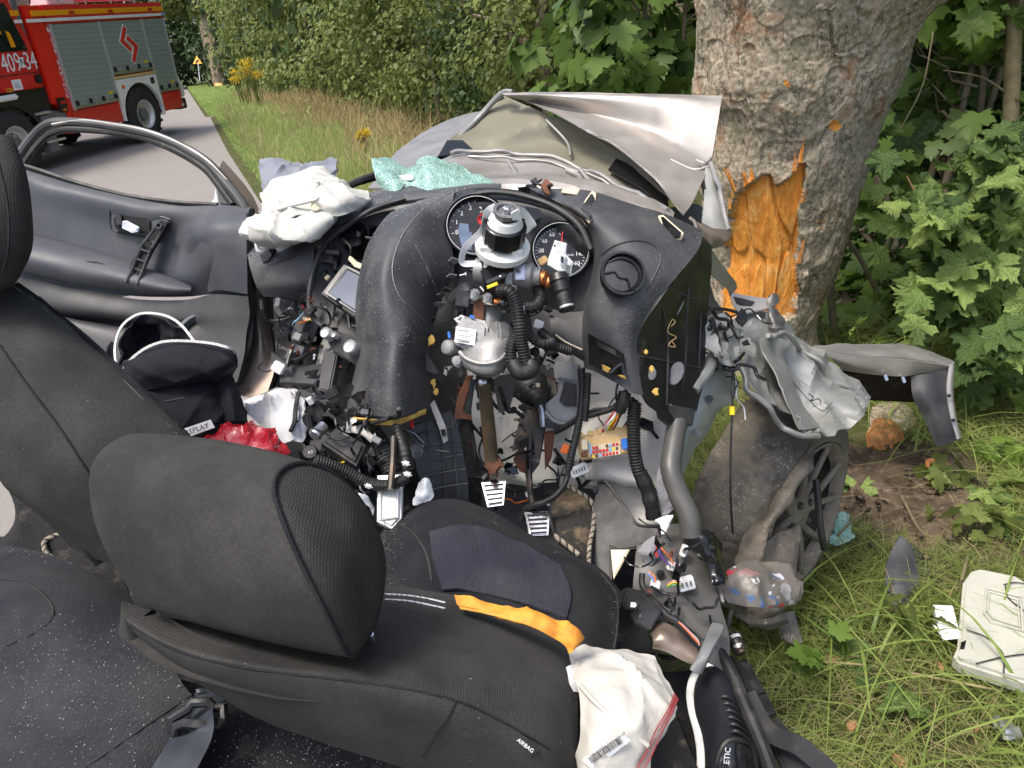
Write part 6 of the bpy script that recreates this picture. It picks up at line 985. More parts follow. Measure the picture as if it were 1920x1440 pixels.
# ---- pedals and brackets
def pedal(pts, bars, name='pedal'):
    p = part(name, slab(pts, .010, .003), M['chrome']); o = np.array(pts, float); a, b, c, d_ = o[0], o[1], o[2], o[3]
    for k in range(bars):
        t0 = (k+.6)/(bars+.4); t1 = t0+.55/(bars+.4)*.5
        q = [a+(d_-a)*t0, b+(c-b)*t0, b+(c-b)*t1, a+(d_-a)*t1]; m_ = np.mean(q, 0); q = [tuple(m_+(v-m_)*[.82, 1, 1]-np.array([0, 0, .004])) for v in q]; part('rubber_bar', slab(q, .004, .001), M['rubber'], p)
    return p
p1 = pedal([(902, 904, 1.50), (948, 901, 1.50), (944, 946, 1.48), (914, 950, 1.48)], 5); part('pedal_arm', tube([(925, 905, 1.52), (918, 860, 1.58), (905, 800, 1.6)], .008, 8, 5), M['darksteel'], p1)
p2 = pedal([(983, 959, 1.50), (1031, 957, 1.50), (1028, 1002, 1.47), (992, 1004, 1.47)], 5); part('pedal_arm', tube([(1000, 956, 1.51), (994, 920, 1.53), (992, 870, 1.54), (994, 820, 1.55)], .0065, 8, 5), M['darksteel'], p2)
bb = part('pedal_box', slab([(1002, 760, 1.58), (1022, 760, 1.58), (1024, 800, 1.58), (1012, 870, 1.56), (990, 900, 1.55), (986, 880, 1.56), (1000, 820, 1.57)], .03, .004), M['darksteel'])
for pts, m_ in (([(972, 842, 1.55), (996, 846, 1.55), (1000, 868, 1.55), (990, 890, 1.55), (974, 884, 1.55), (962, 862, 1.55)], 'rust'), ([(980, 770, 1.60), (1006, 765, 1.60), (1000, 815, 1.58), (988, 836, 1.57), (960, 844, 1.57), (964, 820, 1.58)], 'darksteel'), ([(1020, 810, 1.56), (1042, 806, 1.56), (1034, 860, 1.56), (1022, 882, 1.56)], 'rust'), ([(968, 850, 1.545), (986, 853, 1.545), (988, 860, 1.545), (970, 858, 1.545)], 'darksteel')): part('bracket_plate', slab(pts, .006, .002), M[m_], bb)
part('washer', lathe(P(978, 829, 1.55), -FW, [(0, .014), (.003, .014), (.004, .008)], 22), M['darksteel'], bb); part('bolt', lathe(P(980, 828, 1.545), -FW, [(0, .008), (.004, .008), (.004, .006), (.009, .006), (.01, .003)], 12), M['chrome'], bb)
bt_ = part('booster_boot', lathe(P(992, 722, 1.64), nrm(P(1012, 755, 1.55)-P(992, 722, 1.64)), [(0, .040), (.01, .034), (.018, .037), (.028, .031), (.036, .033), (.046, .026), (.054, .027), (.062, .020), (.07, .021), (.078, .014), (.10, .012)], 26), M['rubber']); part('push_rod', tube([(1010, 752, 1.56), (1016, 775, 1.55), (1018, 800, 1.55)], .006, 8, 4), M['steel'], bt_)
part('booster_plate', patch([[(960, 690, 1.70), (1000, 680, 1.68), (1035, 690, 1.66)], [(970, 740, 1.68), (1010, 740, 1.67), (1045, 740, 1.65)], [(985, 770, 1.67), (1015, 775, 1.66), (1040, 770, 1.65)]], 5, .006), M['primerdark'])
cs = part('cast_bracket', slab([(1038, 682, 1.56), (1094, 690, 1.55), (1090, 776, 1.55), (1070, 794, 1.55), (1040, 790, 1.55), (1022, 776, 1.56), (1022, 758, 1.56), (1044, 740, 1.56), (1050, 720, 1.56), (1040, 712, 1.56)], .03, .004), M['alu'])
part('bracket_opening', slab([(1058, 716, 1.545), (1080, 720, 1.54), (1080, 762, 1.54), (1060, 762, 1.545), (1048, 752, 1.55)], .004, .002), M['black'], cs); part('bracket_lip', tube([(1022, 772, 1.55), (1040, 790, 1.545), (1066, 794, 1.54), (1088, 782, 1.54)], .005, 6, 5), M['alu'], cs); part('bracket_block', slab([(1022, 785, 1.555), (1062, 795, 1.55), (1060, 806, 1.55), (1018, 802, 1.555)], .03, .003), M['black'], cs)
part('bracket_head', slab([(1040, 676, 1.545), (1088, 684, 1.54), (1086, 716, 1.54), (1044, 708, 1.545)], .012, .003), M['primer'], cs)
# ---- fuse box
fb = part('fuse_box', slab([(1080, 816, 1.50), (1104, 814, 1.50), (1106, 808, 1.50), (1150, 804, 1.495), (1184, 797, 1.49), (1188, 838, 1.485), (1188, 846, 1.485), (1164, 852, 1.485), (1090, 862, 1.495), (1084, 848, 1.498)], .035, .003), M['tan'])
for i in range(6): part('housing_tab', box(1090+i*17, 815-i*2.6, 1.494, 8, 9, .012, 8), M['tan'], fb)
part('fuse_row_panel', slab([(1108, 836, 1.484), (1162, 828, 1.48), (1164, 852, 1.478), (1112, 861, 1.482)], .006, .001), M['cream'], fb)
part('relay', box(1176, 832, 1.48, 20, 20, .02, 8), M['blue'], fb)
for j in range(3):
    for i in range(8):
        if (j == 0 and i in (2, 3)): continue
        c_ = ['red', 'ltblue', 'red', 'red', 'ltblue', 'red', 'yellow', 'red', 'rust'][(i*2+j*3) % 9]; part('fuse', box(1113+i*6.3, 840+j*8.0-i*1.0, 1.478, 4.6, 5.6, .009, 8, 0, 0, .0005), M[c_], fb)
part('fuse', box(1096, 852, 1.484, 12, 9, .009, 8), M['rust'], fb); part('clear_link', box(1107, 842, 1.482, 4, 24, .012, 8), M['ltblue'], fb); part('grey_module', box(1096, 834, 1.486, 12, 20, .012, 8), M['cream'], fb)
ws2 = [('red', 1128, 1150), ('white', 1134, 1153), ('green', 1140, 1157), ('yellow', 1138, 1158), ('orange', 1143, 1160), ('black', 1148, 1163), ('pale', 1130, 1152)]
for k, (c_, xa, xb) in enumerate(ws2): part('wire', tube([(xa, 812-k, 1.50), (xa+8, 795, 1.48-.003*k), (xb, 775+k, 1.47-.002*k), (xb+10, 765, 1.48)], .0018, 5, 5), M[c_], fb)
part('plug', box(1126, 806, 1.50, 16, 10, .016, 25), M['cream'], fb)
def conn(x, y, d, w, h, ang, name='white_connector', mat='white', pins=5, t=.016):
    c = part(name, box(x, y, d, w, h, t, ang, 0, 0, .0015), M[mat]); a = math.radians(ang)
    for i in range(pins):
        f = (i+.5)/pins-.5; part('pin_slot', box(x+math.cos(a)*w*.8*f+math.sin(a)*h*.18*0, y-math.sin(a)*w*.8*f, d-.0105+.008, w*.8/pins*.45, h*.35, .004, ang, 0, 0, .0003), M['greyplastic'], c)
    return c
conn(1086, 882, 1.52, 34, 20, 22); conn(1264, 1064, 1.38, 24, 15, -15, pins=4); conn(1230, 1098, 1.36, 17, 15, -10, pins=0); conn(1288, 1096, 1.36, 30, 24, 15, pins=3); conn(1284, 1034, 1.40, 10, 22, -20, pins=4); conn(988, 1108-180, 1.6, 5, 10, 20, pins=0)
conn(1060, 842, 1.50, 14, 18, -25, 'orange_clip', 'orange', 0); conn(1010, 608, 1.46, 18, 16, -20, pins=0); conn(955, 885, 1.6, 20, 14, -20, 'grey_connector', 'greyplastic', 2)
for pts, c_ in (([(1236, 1015, 1.40), (1242, 1030, 1.39), (1256, 1045, 1.385), (1262, 1058, 1.38)], 'orange'), ([(1238, 1015, 1.40), (1236, 1035, 1.39), (1245, 1050, 1.385), (1256, 1060, 1.38)], 'purple'), ([(1234, 1015, 1.40), (1230, 1035, 1.39), (1232, 1045, 1.385)], 'red'), ([(1216, 1072, 1.37), (1226, 1080, 1.365), (1229, 1092, 1.36)], 'orange'), ([(1214, 1074, 1.37), (1222, 1082, 1.365), (1226, 1092, 1.36)], 'blue'), ([(1252, 1098, 1.36), (1264, 1092, 1.355), (1276, 1096, 1.355)], 'yellow'), ([(1252, 1101, 1.36), (1264, 1097, 1.355), (1276, 1100, 1.355)], 'green'), ([(1252, 1095, 1.36), (1264, 1089, 1.355), (1276, 1091, 1.355)], 'pink')): part('wire', tube(pts, .0016, 5, 5), M[c_])
# ---- hoses and looms
def hose(pts, r, ribs=(.005, .16), m='rubber', name='corrugated_hose', jit=0.0, par=None): return part(name, tube(pts, r, 10, 10, ribs, jit), M[m], par)
hose([(935, 545, 1.30), (955, 546, 1.29), (968, 570, 1.29), (974, 610, 1.29), (980, 650, 1.30), (988, 685, 1.31)], .0115); hose([(1008, 540, 1.34), (1014, 556, 1.33), (1004, 574, 1.32), (984, 578, 1.32)], .0115); hose([(968, 630, 1.31), (958, 655, 1.31), (962, 685, 1.31), (985, 695, 1.31)], .011)
hose([(985, 590, 1.33), (990, 620, 1.33), (1004, 640, 1.33), (1022, 645, 1.33), (1034, 640, 1.35), (1012, 620, 1.36)], .009); hose([(1020, 648, 1.36), (1050, 652, 1.37), (1066, 658, 1.38)], .009); part('hose_elbow', tube([(962, 680, 1.305), (975, 698, 1.30), (995, 694, 1.305), (996, 680, 1.31)], .014, 12, 6), M['rubber'])
hose([(1190, 755, 1.46), (1188, 800, 1.47), (1190, 850, 1.48), (1200, 890, 1.49), (1218, 920, 1.5), (1225, 955, 1.5)], .0135, (.006, .15)); hose([(1200, 885, 1.485), (1216, 925, 1.49), (1226, 970, 1.5)], .016, (.03, .12), name='taped_loom')
hose([(1090, 690, 1.50), (1092, 740, 1.50), (1084, 800, 1.49), (1072, 850, 1.48), (1066, 880, 1.48)], .008, (.006, .12), name='taped_loom'); part('loom', tube([(1066, 880, 1.48), (1058, 910, 1.48), (1035, 935, 1.48), (1005, 946, 1.49), (985, 955, 1.51), (978, 975, 1.52)], .0055, 8, 8), M['rubber']); part('loom', tube([(1068, 875, 1.485), (1060, 905, 1.475), (1040, 930, 1.475), (1012, 944, 1.485)], .004, 8, 8), M['rubber'])
part('loom', tube([(1040, 810, 1.52), (1060, 800, 1.51), (1085, 785, 1.50), (1120, 775, 1.49), (1150, 765, 1.48), (1166, 750, 1.47)], .006, 8, 8), M['rubber']); part('loom', tube([(1085, 792, 1.50), (1110, 770, 1.49), (1140, 766, 1.485), (1160, 758, 1.475)], .004, 6, 8), M['rubber']); hose([(1102, 700, 1.48), (1100, 740, 1.49), (1096, 790, 1.49)], .0075, (.006, .12), name='taped_loom'); part('loom', tube([(1162, 770, 1.46), (1168, 752, 1.45), (1172, 735, 1.45)], .012, 8, 5), M['rubber'])
hose([(590, 862, 1.28), (640, 880, 1.30), (690, 905, 1.31), (730, 910, 1.30), (765, 895, 1.31)], .0105, (.005, .14)); part('rod', tube([(738, 820, 1.33), (736, 870, 1.30), (732, 918, 1.28)], .006, 8, 4), M['darksteel']); hose([(742, 800, 1.36), (756, 840, 1.33), (764, 880, 1.32)], .010, (.008, .12), name='taped_loom')
for x, y in ((760, 870), (763, 890), (642, 885), (690, 912)): part('tape_band', box(x, y, 1.295, 17, 8, .02, -20, 0, 0, .003), M['white'])
for pts, r in (([(560, 735, 1.42), (555, 760, 1.40), (552, 790, 1.38), (545, 808, 1.36)], .004), ([(880, 790, 1.52), (888, 830, 1.52), (892, 870, 1.53), (900, 890, 1.54)], .004), ([(845, 745, 1.5), (880, 790, 1.5), (905, 820, 1.52)], .003), ([(905, 820, 1.53), (898, 845, 1.53), (905, 870, 1.53)], .0025), ([(1310, 575, 1.65), (1340, 578, 1.70), (1370, 582, 1.75), (1390, 590, 1.8)], .004)): part('cable', tube(pts, r, 6, 6), M['rubber'])
# ---- knee panel with grid, debris in the passenger footwell
gp = part('ribbed_panel', slab([(768, 800, 1.48), (845, 770, 1.48), (858, 790, 1.48), (878, 900, 1.50), (880, 940, 1.5), (800, 940, 1.47), (780, 880, 1.46)], .012, .002), M['black'])
for k in range(5): part('rib', tube([(782+k*2, 815+k*27, 1.468), (820+k*3, 805+k*27, 1.47), (858+k*5, 798+k*27, 1.477)], .0014, 5, 4), M['dash2'], gp)
for k in range(3): part('rib', tube([(800+k*24, 792-k*6, 1.468), (806+k*23, 850-k*4, 1.47), (812+k*24, 936, 1.476)], .0014, 5, 4), M['dash2'], gp)
st_ = part('zinc_strap', slab([(806, 758, 1.45), (814, 750, 1.45), (836, 800, 1.45), (840, 826, 1.45), (832, 832, 1.45), (824, 806, 1.45)], .004, .001), M['alu']); part('strap_window', slab([(826, 806, 1.446), (834, 804, 1.446), (836, 816, 1.446), (829, 818, 1.446)], .002, .0003), M['gloss'], st_)
part('chrome_bracket', slab([(760, 805, 1.42), (778, 812, 1.42), (796, 830, 1.42), (790, 856, 1.42), (776, 862, 1.42), (768, 840, 1.42)], .004, .001), M['chrome']); part('red_pin', tube([(770, 784, 1.42), (774, 803, 1.42)], .0035, 8, 3), M['red'])
gc = part('glovebox_shell', slab([(560, 725, 1.50), (600, 742, 1.48), (700, 790, 1.45), (715, 850, 1.42), (690, 900, 1.40), (640, 880, 1.38), (566, 828, 1.42), (562, 770, 1.46)], .03, .004), M['gloss'])
part('glovebox_lid', slab([(602, 828, 1.36), (630, 800, 1.38), (686, 832, 1.37), (668, 872, 1.34)], .03, .005), M['black'], gc); part('lid_slot', tube([(642, 812, 1.362), (655, 819, 1.36), (652, 823, 1.36)], .0015, 5, 3), M['greyplastic'], gc); part('lighter_socket', lathe(P(594, 812, 1.38), nrm(-FW*.6-RT*.4-UP*.5), [(-.02, .011), (.0, .011), (.004, .013), (.008, .011)], 16), M['steel'], gc)
for (x, y, w, h, a, d, m_) in ((590, 775, 40, 30, -30, 1.42, 'black'), (622, 770, 34, 22, 20, 1.41, 'gloss'), (640, 790, 26, 18, -25, 1.40, 'black'), (575, 795, 16, 34, 10, 1.41, 'dash2'), (660, 775, 22, 14, 0, 1.42, 'black'), (620, 740, 26, 18, 25, 1.46, 'dash2'), (655, 735, 20, 26, -15, 1.46, 'black')): part('broken_trim', box(x, y, d, w, h, .03, a, 12, -10, .003), M[m_], gc)
part('blower_duct', loft([[(636, 800, 1.43), (650, 790, 1.41), (668, 800, 1.40), (655, 812, 1.41)], [(660, 795, 1.42), (678, 786, 1.40), (692, 800, 1.39), (678, 815, 1.4)], [(685, 808, 1.41), (698, 800, 1.40), (706, 818, 1.39), (694, 828, 1.4)]], 5, 6, .3, 3, None, .002, 40), M['felt'], gc)
part('adjuster_knob', lathe(P(582, 848, 1.33), nrm(-FW+.3*UP), [(-.02, .012), (.0, .013), (.004, .011)], 18), M['gloss'], gc); text_obj('knob_mark', 'A3', P(582, 848, 1.3225), cam_dir(15), cam_dir(105), .008, M['whiteprint'], gc, .0002)
# console side: shelf, drawer, tunnel parts
sf = part('cup_tray', slab([(540, 690, 1.56), (600, 680, 1.54), (610, 650, 1.54), (622, 660, 1.53), (600, 720, 1.50), (530, 718, 1.54)], .012, .003), M['dash2']); part('tray_front', slab([(525, 705, 1.535), (592, 712, 1.49), (590, 722, 1.49), (523, 717, 1.535)], .012, .002), M['dash'], sf); part('tray_hole', slab([(572, 696, 1.518), (596, 692, 1.505), (590, 704, 1.505), (570, 703, 1.518)], .003, .001), M['gloss'], sf)
part('side_arm', slab([(606, 655, 1.54), (632, 662, 1.52), (618, 735, 1.47), (596, 730, 1.48)], .02, .003), M['dash2'], sf)
hv = part('heater_box', patch([[(512, 560, 1.76), (550, 562, 1.74), (600, 572, 1.7)], [(515, 620, 1.74), (555, 625, 1.70), (602, 620, 1.68)], [(520, 690, 1.72), (555, 690, 1.70), (600, 690, 1.68)]], 5, .03), M['black'])
for g, m_ in ((box(562, 612, 1.66, 20, 60, .05, -18), 'primerdark'), (box(580, 620, 1.65, 26, 48, .05, -22), 'gloss'), (slab([(600, 645, 1.66), (618, 612, 1.66), (626, 650, 1.64), (604, 700, 1.62), (590, 690, 1.64)], .01, .002), 'primer'), (box(556, 660, 1.63, 22, 26, .02, -20), 'alu'), (box(540, 600, 1.68, 26, 26, .04, -10), 'gloss'), (box(530, 668, 1.62, 30, 20, .03, -25), 'black'), (box(548, 672, 1.62, 22, 24, .04, 0), 'gloss'), (slab([(516, 640, 1.66), (540, 655, 1.65), (540, 680, 1.64), (516, 660, 1.66)], .008, .002), 'dash'), (box(520, 568, 1.68, 10, 20, .01, -10), 'greyplastic'), (box(568, 575, 1.70, 4, 12, .004, 30), 'red'), (box(572, 598, 1.63, 10, 6, .008, -25), 'cream')): part('heater_part', g, M[m_], hv)
for k in range(3): part('wire', tube([(560+k*3, 606, 1.63), (576+k*2, 600, 1.625), (586, 590+k*6, 1.63)], .0015, 5, 5), M[['orange', 'pale', 'yellow'][k]], hv)
part('white_block', box(520, 689, 1.52, 22, 20, .02, -30), M['white'])
part('shelf_bracket', slab([(508, 660, 1.56), (550, 690, 1.55), (548, 702, 1.55), (506, 680, 1.56)], .014, .002), M['dash']); part('sill_plate', patch([[(435, 735, 1.80), (470, 745, 1.78), (520, 725, 1.75)], [(440, 765, 1.76), (480, 765, 1.74), (530, 745, 1.7)]], 5, .02), M['paint2'])
part('tunnel_carpet', patch([[(560, 850, 1.6), (640, 880, 1.55), (720, 870, 1.55), (800, 880, 1.6), (900, 900, 1.66)], [(580, 920, 1.5), (650, 930, 1.48), (730, 930, 1.46), (800, 940, 1.5), (900, 960, 1.58)], [(600, 990, 1.42), (680, 990, 1.4), (740, 990, 1.4), (800, 1000, 1.42), (900, 1010, 1.48)]], 5, .02, .01, 12), M['carpet'])
part('coil_rail', tube([(690, 800, 1.44), (716, 840, 1.43), (736, 885, 1.42)], .02, 10, 6, (.006, .1)), M['dash2'])
part('film_scrap', patch([[(785, 905, 1.44), (800, 898, 1.43), (808, 912, 1.43)], [(778, 930, 1.42), (796, 925, 1.41), (812, 930, 1.42)], [(775, 950, 1.4), (792, 948, 1.4), (806, 940, 1.41)]], 5, .001, .006, 50), M['glassclear'])
part('film_scrap', patch([[(672, 925, 1.36), (690, 930, 1.35), (700, 945, 1.35)], [(680, 945, 1.34), (692, 950, 1.34), (702, 965, 1.34)]], 5, .001, .005, 50), M['glassclear'])
# ---- driver footwell carpets and kick panel
kp = part('kick_panel', slab([(1120, 905, 1.54), (1136, 904, 1.53), (1180, 960, 1.50), (1196, 982, 1.48), (1238, 984, 1.44), (1234, 1006, 1.44), (1190, 1028, 1.45), (1160, 1032, 1.46), (1146, 1026, 1.47), (1146, 1140, 1.42), (1110, 1110, 1.44), (1100, 1060, 1.47), (1108, 960, 1.52)], .014, .003), M['rubber'])
part('panel_lip', tube([(1122, 904, 1.535), (1136, 904, 1.527), (1158, 932, 1.512), (1180, 962, 1.497), (1198, 984, 1.476), (1236, 986, 1.437)], .003, 6, 6), M['dash2'], kp); part('clip', box(1116, 918, 1.525, 8, 12, .01, 0), M['gloss'], kp)
part('foot_mat', patch([[(1030, 915, 1.60), (1070, 912, 1.58), (1100, 930, 1.55)], [(1035, 970, 1.52), (1075, 970, 1.51), (1114, 985, 1.50)], [(1045, 1020, 1.45), (1080, 1030, 1.44), (1110, 1045, 1.45)], [(1060, 1050, 1.42), (1085, 1065, 1.40), (1106, 1075, 1.42)]], 6, .01, .003, 20), M['carpetdirt'])
mb = MB(); rope(mb, PA(cr(np.array([(1060, 908, 1.575), (1080, 920, 1.56), (1104, 935, 1.54), (1114, 955, 1.525), (1112, 990, 1.495), (1106, 1020, 1.465), (1104, 1055, 1.43)], float), 10)), .004, [M['rope1'], M['rope2'], M['rope1']], .010); rope(mb, PA(cr(np.array([(1040, 1004, 1.44), (1060, 1020, 1.43), (1085, 1040, 1.42)], float), 10)), .004, [M['rope1'], M['rope2'], M['rope1']], .010); mb.build('mat_rope', car)
part('mat_edge_loop', tube([(1030, 950, 1.50), (1034, 980, 1.485), (1040, 1003, 1.455)], .003, 6, 5), M['rubber']); part('dead_pedal', slab([(1008, 905, 1.60), (1042, 902, 1.60), (1046, 870, 1.6), (1050, 890, 1.6), (1046, 926, 1.58), (1012, 934, 1.57)], .012, .004), M['black'])
part('tab_clip', box(1028, 946, 1.485, 7, 5, .006, -20), M['white']); part('footwell_trim', slab([(1145, 1030, 1.46), (1180, 1030, 1.45), (1164, 1060, 1.44), (1150, 1085, 1.43)], .01, .002), M['cream'])
# ---- sill, A-pillar foot, inner wing
sl = part('door_sill', patch([[(1196, 1010, 1.46), (1250, 985, 1.47), (1290, 985, 1.48), (1320, 1010, 1.47)], [(1190, 1060, 1.42), (1240, 1045, 1.42), (1300, 1050, 1.43), (1335, 1075, 1.43)], [(1190, 1110, 1.38), (1240, 1105, 1.385), (1310, 1110, 1.38), (1350, 1130, 1.37)], [(1225, 1150, 1.34), (1270, 1150, 1.34), (1320, 1170, 1.33), (1368, 1195, 1.32)], [(1255, 1190, 1.31), (1295, 1210, 1.30), (1330, 1240, 1.29), (1365, 1265, 1.28)]], 7, .03, .003, 10), M['primerdark'])
for x, y, r, d in ((1249, 1012, 5, 1.45), (1268, 1018, 5, 1.45), (1238, 1076, 8, 1.395)): part('drain_hole', lathe(P(x, y, d), -FW, [(0, r*1.4/FPX), (.002, r*1.4/FPX), (.0022, .001)], 16), M['gloss'], sl)
part('sill_crease', tube([(1215, 1110, 1.375), (1260, 1150, 1.335), (1310, 1190, 1.31), (1345, 1215, 1.29)], .0015, 5, 6), M['rubber'], sl); part('sill_rim', tube([(1308, 1040, 1.43), (1330, 1052, 1.43), (1345, 1090, 1.41), (1356, 1130, 1.375)], .003, 6, 6), M['paint2'], sl)
part('torn_edge', patch([[(1222, 1190, 1.31), (1235, 1170, 1.32), (1262, 1175, 1.31), (1290, 1200, 1.30)], [(1226, 1200, 1.29), (1245, 1195, 1.285), (1275, 1210, 1.28), (1320, 1240, 1.27)], [(1225, 1215, 1.29), (1250, 1222, 1.28), (1285, 1240, 1.275), (1315, 1250, 1.27)]], 5, .005, .003, 30, 3, .003, 30), M['bronze'], sl)
part('pillar_tube', tube([(1270, 790, 1.50), (1262, 840, 1.47), (1258, 880, 1.45), (1272, 925, 1.44), (1292, 970, 1.43), (1296, 1005, 1.43)], [.019, .021], 14, 8), M['primerdark']); part('pillar_cap', slab([(1234, 740, 1.48), (1262, 760, 1.47), (1306, 770, 1.50), (1300, 800, 1.50), (1258, 802, 1.48), (1244, 790, 1.48)], .03, .005), M['dash2'])
part('pillar_panel', patch([[(1325, 590, 1.66), (1350, 600, 1.72), (1385, 640, 1.78)], [(1328, 650, 1.62), (1350, 670, 1.66), (1380, 700, 1.72)], [(1300, 720, 1.60), (1330, 740, 1.60), (1375, 745, 1.66)], [(1290, 770, 1.58), (1310, 800, 1.58), (1345, 775, 1.64)], [(1280, 830, 1.56), (1292, 850, 1.57), (1310, 830, 1.61)], [(1262, 890, 1.54), (1276, 892, 1.555), (1288, 870, 1.58)], [(1258, 925, 1.53), (1268, 925, 1.54), (1278, 910, 1.56)]], 6, .006, .004, 12, 3, .005, 16), M['primer'])
part('pillar_rail', tube([(1350, 660, 1.62), (1322, 700, 1.58), (1300, 735, 1.55)], .012, 10, 6, None, .006), M['primer']); part('pillar_hole', lathe(P(1330, 748, 1.585), nrm(-FW), [(0, .008), (.002, .008), (.0022, .001)], 12), M['gloss']); part('grommet', lathe(P(1308, 812, 1.555), -FW, [(0, .007), (.003, .007), (.004, .003)], 14), M['greyplastic'])
part('torn_metal', patch([[(1315, 605, 1.60), (1345, 590, 1.68), (1372, 615, 1.72)], [(1322, 640, 1.58), (1350, 640, 1.62), (1378, 650, 1.66)], [(1330, 670, 1.58), (1352, 690, 1.6), (1372, 690, 1.62)]], 5, .004, .008, 18, 5, .016, 20), M['primer'], sharp=16); part('gasket', tube([(1330, 600, 1.62), (1345, 640, 1.60), (1352, 690, 1.59)], .006, 8, 5, None, .006), M['rubber'])
wr = part('sensor_wire', tube([(1362, 655, 1.66), (1374, 690, 1.62), (1373, 760, 1.58), (1370, 850, 1.55), (1370, 930, 1.55), (1374, 1000, 1.60)], .0028, 6, 8), M['rubber']); part('yellow_marker', lathe(P(1373, 762, 1.575), -UP, [(0, .0055), (.017, .0055)], 10), M['yellow'], wr); part('ribbed_sleeve', tube([(1375, 700, 1.61), (1374, 720, 1.60), (1374, 745, 1.585)], .004, 8, 6, (.003, .2)), M['rubber'], wr)
iw = part('inner_wing', patch([[(1368, 604, 1.98), (1415, 588, 2.02), (1450, 606, 2.02), (1490, 622, 2.06), (1525, 650, 2.10), (1578, 700, 2.12), (1628, 748, 2.12)], [(1372, 640, 1.88), (1412, 640, 1.92), (1440, 640, 1.96), (1480, 652, 2.0), (1515, 690, 2.02), (1560, 735, 2.02), (1618, 778, 2.0)], [(1385, 680, 1.82), (1412, 690, 1.86), (1442, 684, 1.93), (1474, 700, 1.99), (1505, 735, 2.0), (1545, 765, 1.99), (1602, 800, 1.95)], [(1402, 718, 1.78), (1424, 736, 1.80), (1456, 732, 1.90), (1484, 762, 1.95), (1505, 790, 1.93), (1530, 800, 1.92), (1568, 818, 1.9)], [(1414, 738, 1.76), (1438, 766, 1.77), (1472, 778, 1.79), (1494, 812, 1.80), (1512, 824, 1.81), (1540, 818, 1.84), (1560, 824, 1.86)]], 7, .004, .006, 9, 5, .014, 11), M['primer'], sharp=16)
part('tray_wall', patch([[(1425, 634, 1.86), (1440, 628, 1.88), (1480, 640, 1.92)], [(1430, 660, 1.83), (1442, 660, 1.86), (1470, 668, 1.92)], [(1450, 690, 1.80), (1470, 700, 1.85), (1484, 712, 1.91)], [(1470, 740, 1.78), (1488, 750, 1.83), (1505, 760, 1.9)], [(1500, 805, 1.78), (1512, 806, 1.80), (1540, 800, 1.88)]], 6, .004, .002, 20, 3, .002, 25), M['primer'], iw)
part('rolled_edge', tube([(1384, 672, 1.81), (1400, 722, 1.765), (1424, 752, 1.75), (1452, 772, 1.76), (1478, 806, 1.775), (1500, 822, 1.785), (1536, 818, 1.82)], .007, 8, 8, None, .012), M['primer'], iw)
part('strut_lip', tube([(1430, 632, 1.85), (1462, 626, 1.92), (1496, 640, 1.98), (1510, 662, 2.02), (1530, 680, 2.03), (1545, 706, 2.05), (1580, 726, 2.06), (1624, 748, 2.08)], .006, 8, 8, None, .014), M['primer'], iw)
part('mount_cup', lathe(P(1605, 758, 2.03), nrm(-FW+.4*UP), [(0, .022), (.006, .022), (.008, .014), (.002, .010), (.0, .008)], 20), M['primer'], iw); part('mount_stud', lathe(P(1604, 755, 2.02), nrm(-FW), [(0, .005), (.004, .004)], 10), M['gloss'], iw); part('mount_cup', lathe(P(1602, 775, 1.985), nrm(-FW), [(0, .012), (.006, .011), (.007, .005)], 14), M['primer'], iw)
part('tray_line', tube([(1475, 700, 1.90), (1500, 732, 1.92), (1540, 770, 1.93), (1560, 755, 1.97)], .0012, 5, 6), M['primerdark'], iw); part('scratch_mark', tube([(1516, 738, 1.965), (1525, 745, 1.965), (1520, 752, 1.96), (1535, 748, 1.965), (1540, 756, 1.965)], .0014, 5, 5), M['rubber'], iw)
tbk = part('torn_bracket', slab([(1368, 545, 1.98), (1392, 552, 1.98), (1448, 560, 1.98), (1446, 578, 1.97), (1400, 588, 1.96), (1386, 586, 1.96), (1374, 570, 1.97)], .006, .002), M['paint']); part('bracket_end', patch([[(1440, 560, 1.97), (1450, 550, 1.97), (1460, 552, 1.98)], [(1440, 580, 1.96), (1450, 575, 1.96), (1462, 566, 1.97)]], 5, .02, .004, 40), M['primerdark'], tbk); part('dirt_patch', patch([[(1376, 556, 1.972), (1394, 560, 1.972), (1416, 566, 1.972)], [(1382, 568, 1.966), (1394, 572, 1.966), (1410, 572, 1.966)]], 4, .003, .001, 30), M['rubber'], tbk)
part('torn_post', patch([[(1434, 588, 1.97), (1448, 582, 1.97), (1462, 592, 1.98)], [(1440, 605, 1.96), (1452, 604, 1.95), (1468, 608, 1.97)], [(1444, 628, 1.95), (1455, 630, 1.94), (1470, 628, 1.96)]], 6, .008, .006, 30, 2, .006, 30), M['primerdark'])
part('torn_strip', strip([(1318, 472, 1.70), (1340, 500, 1.74), (1358, 520, 1.78), (1372, 535, 1.84), (1376, 548, 1.88)], [.04, .026], .003, 6), M['paint']); part('pillar_bracket', patch([[(1292, 410, 1.68), (1320, 420, 1.72), (1368, 440, 1.78)], [(1310, 430, 1.64), (1335, 445, 1.68), (1360, 452, 1.74)], [(1316, 455, 1.64), (1330, 466, 1.66), (1345, 464, 1.70)]], 6, .006, .003, 25, 2, .004, 20), M['bronze'])
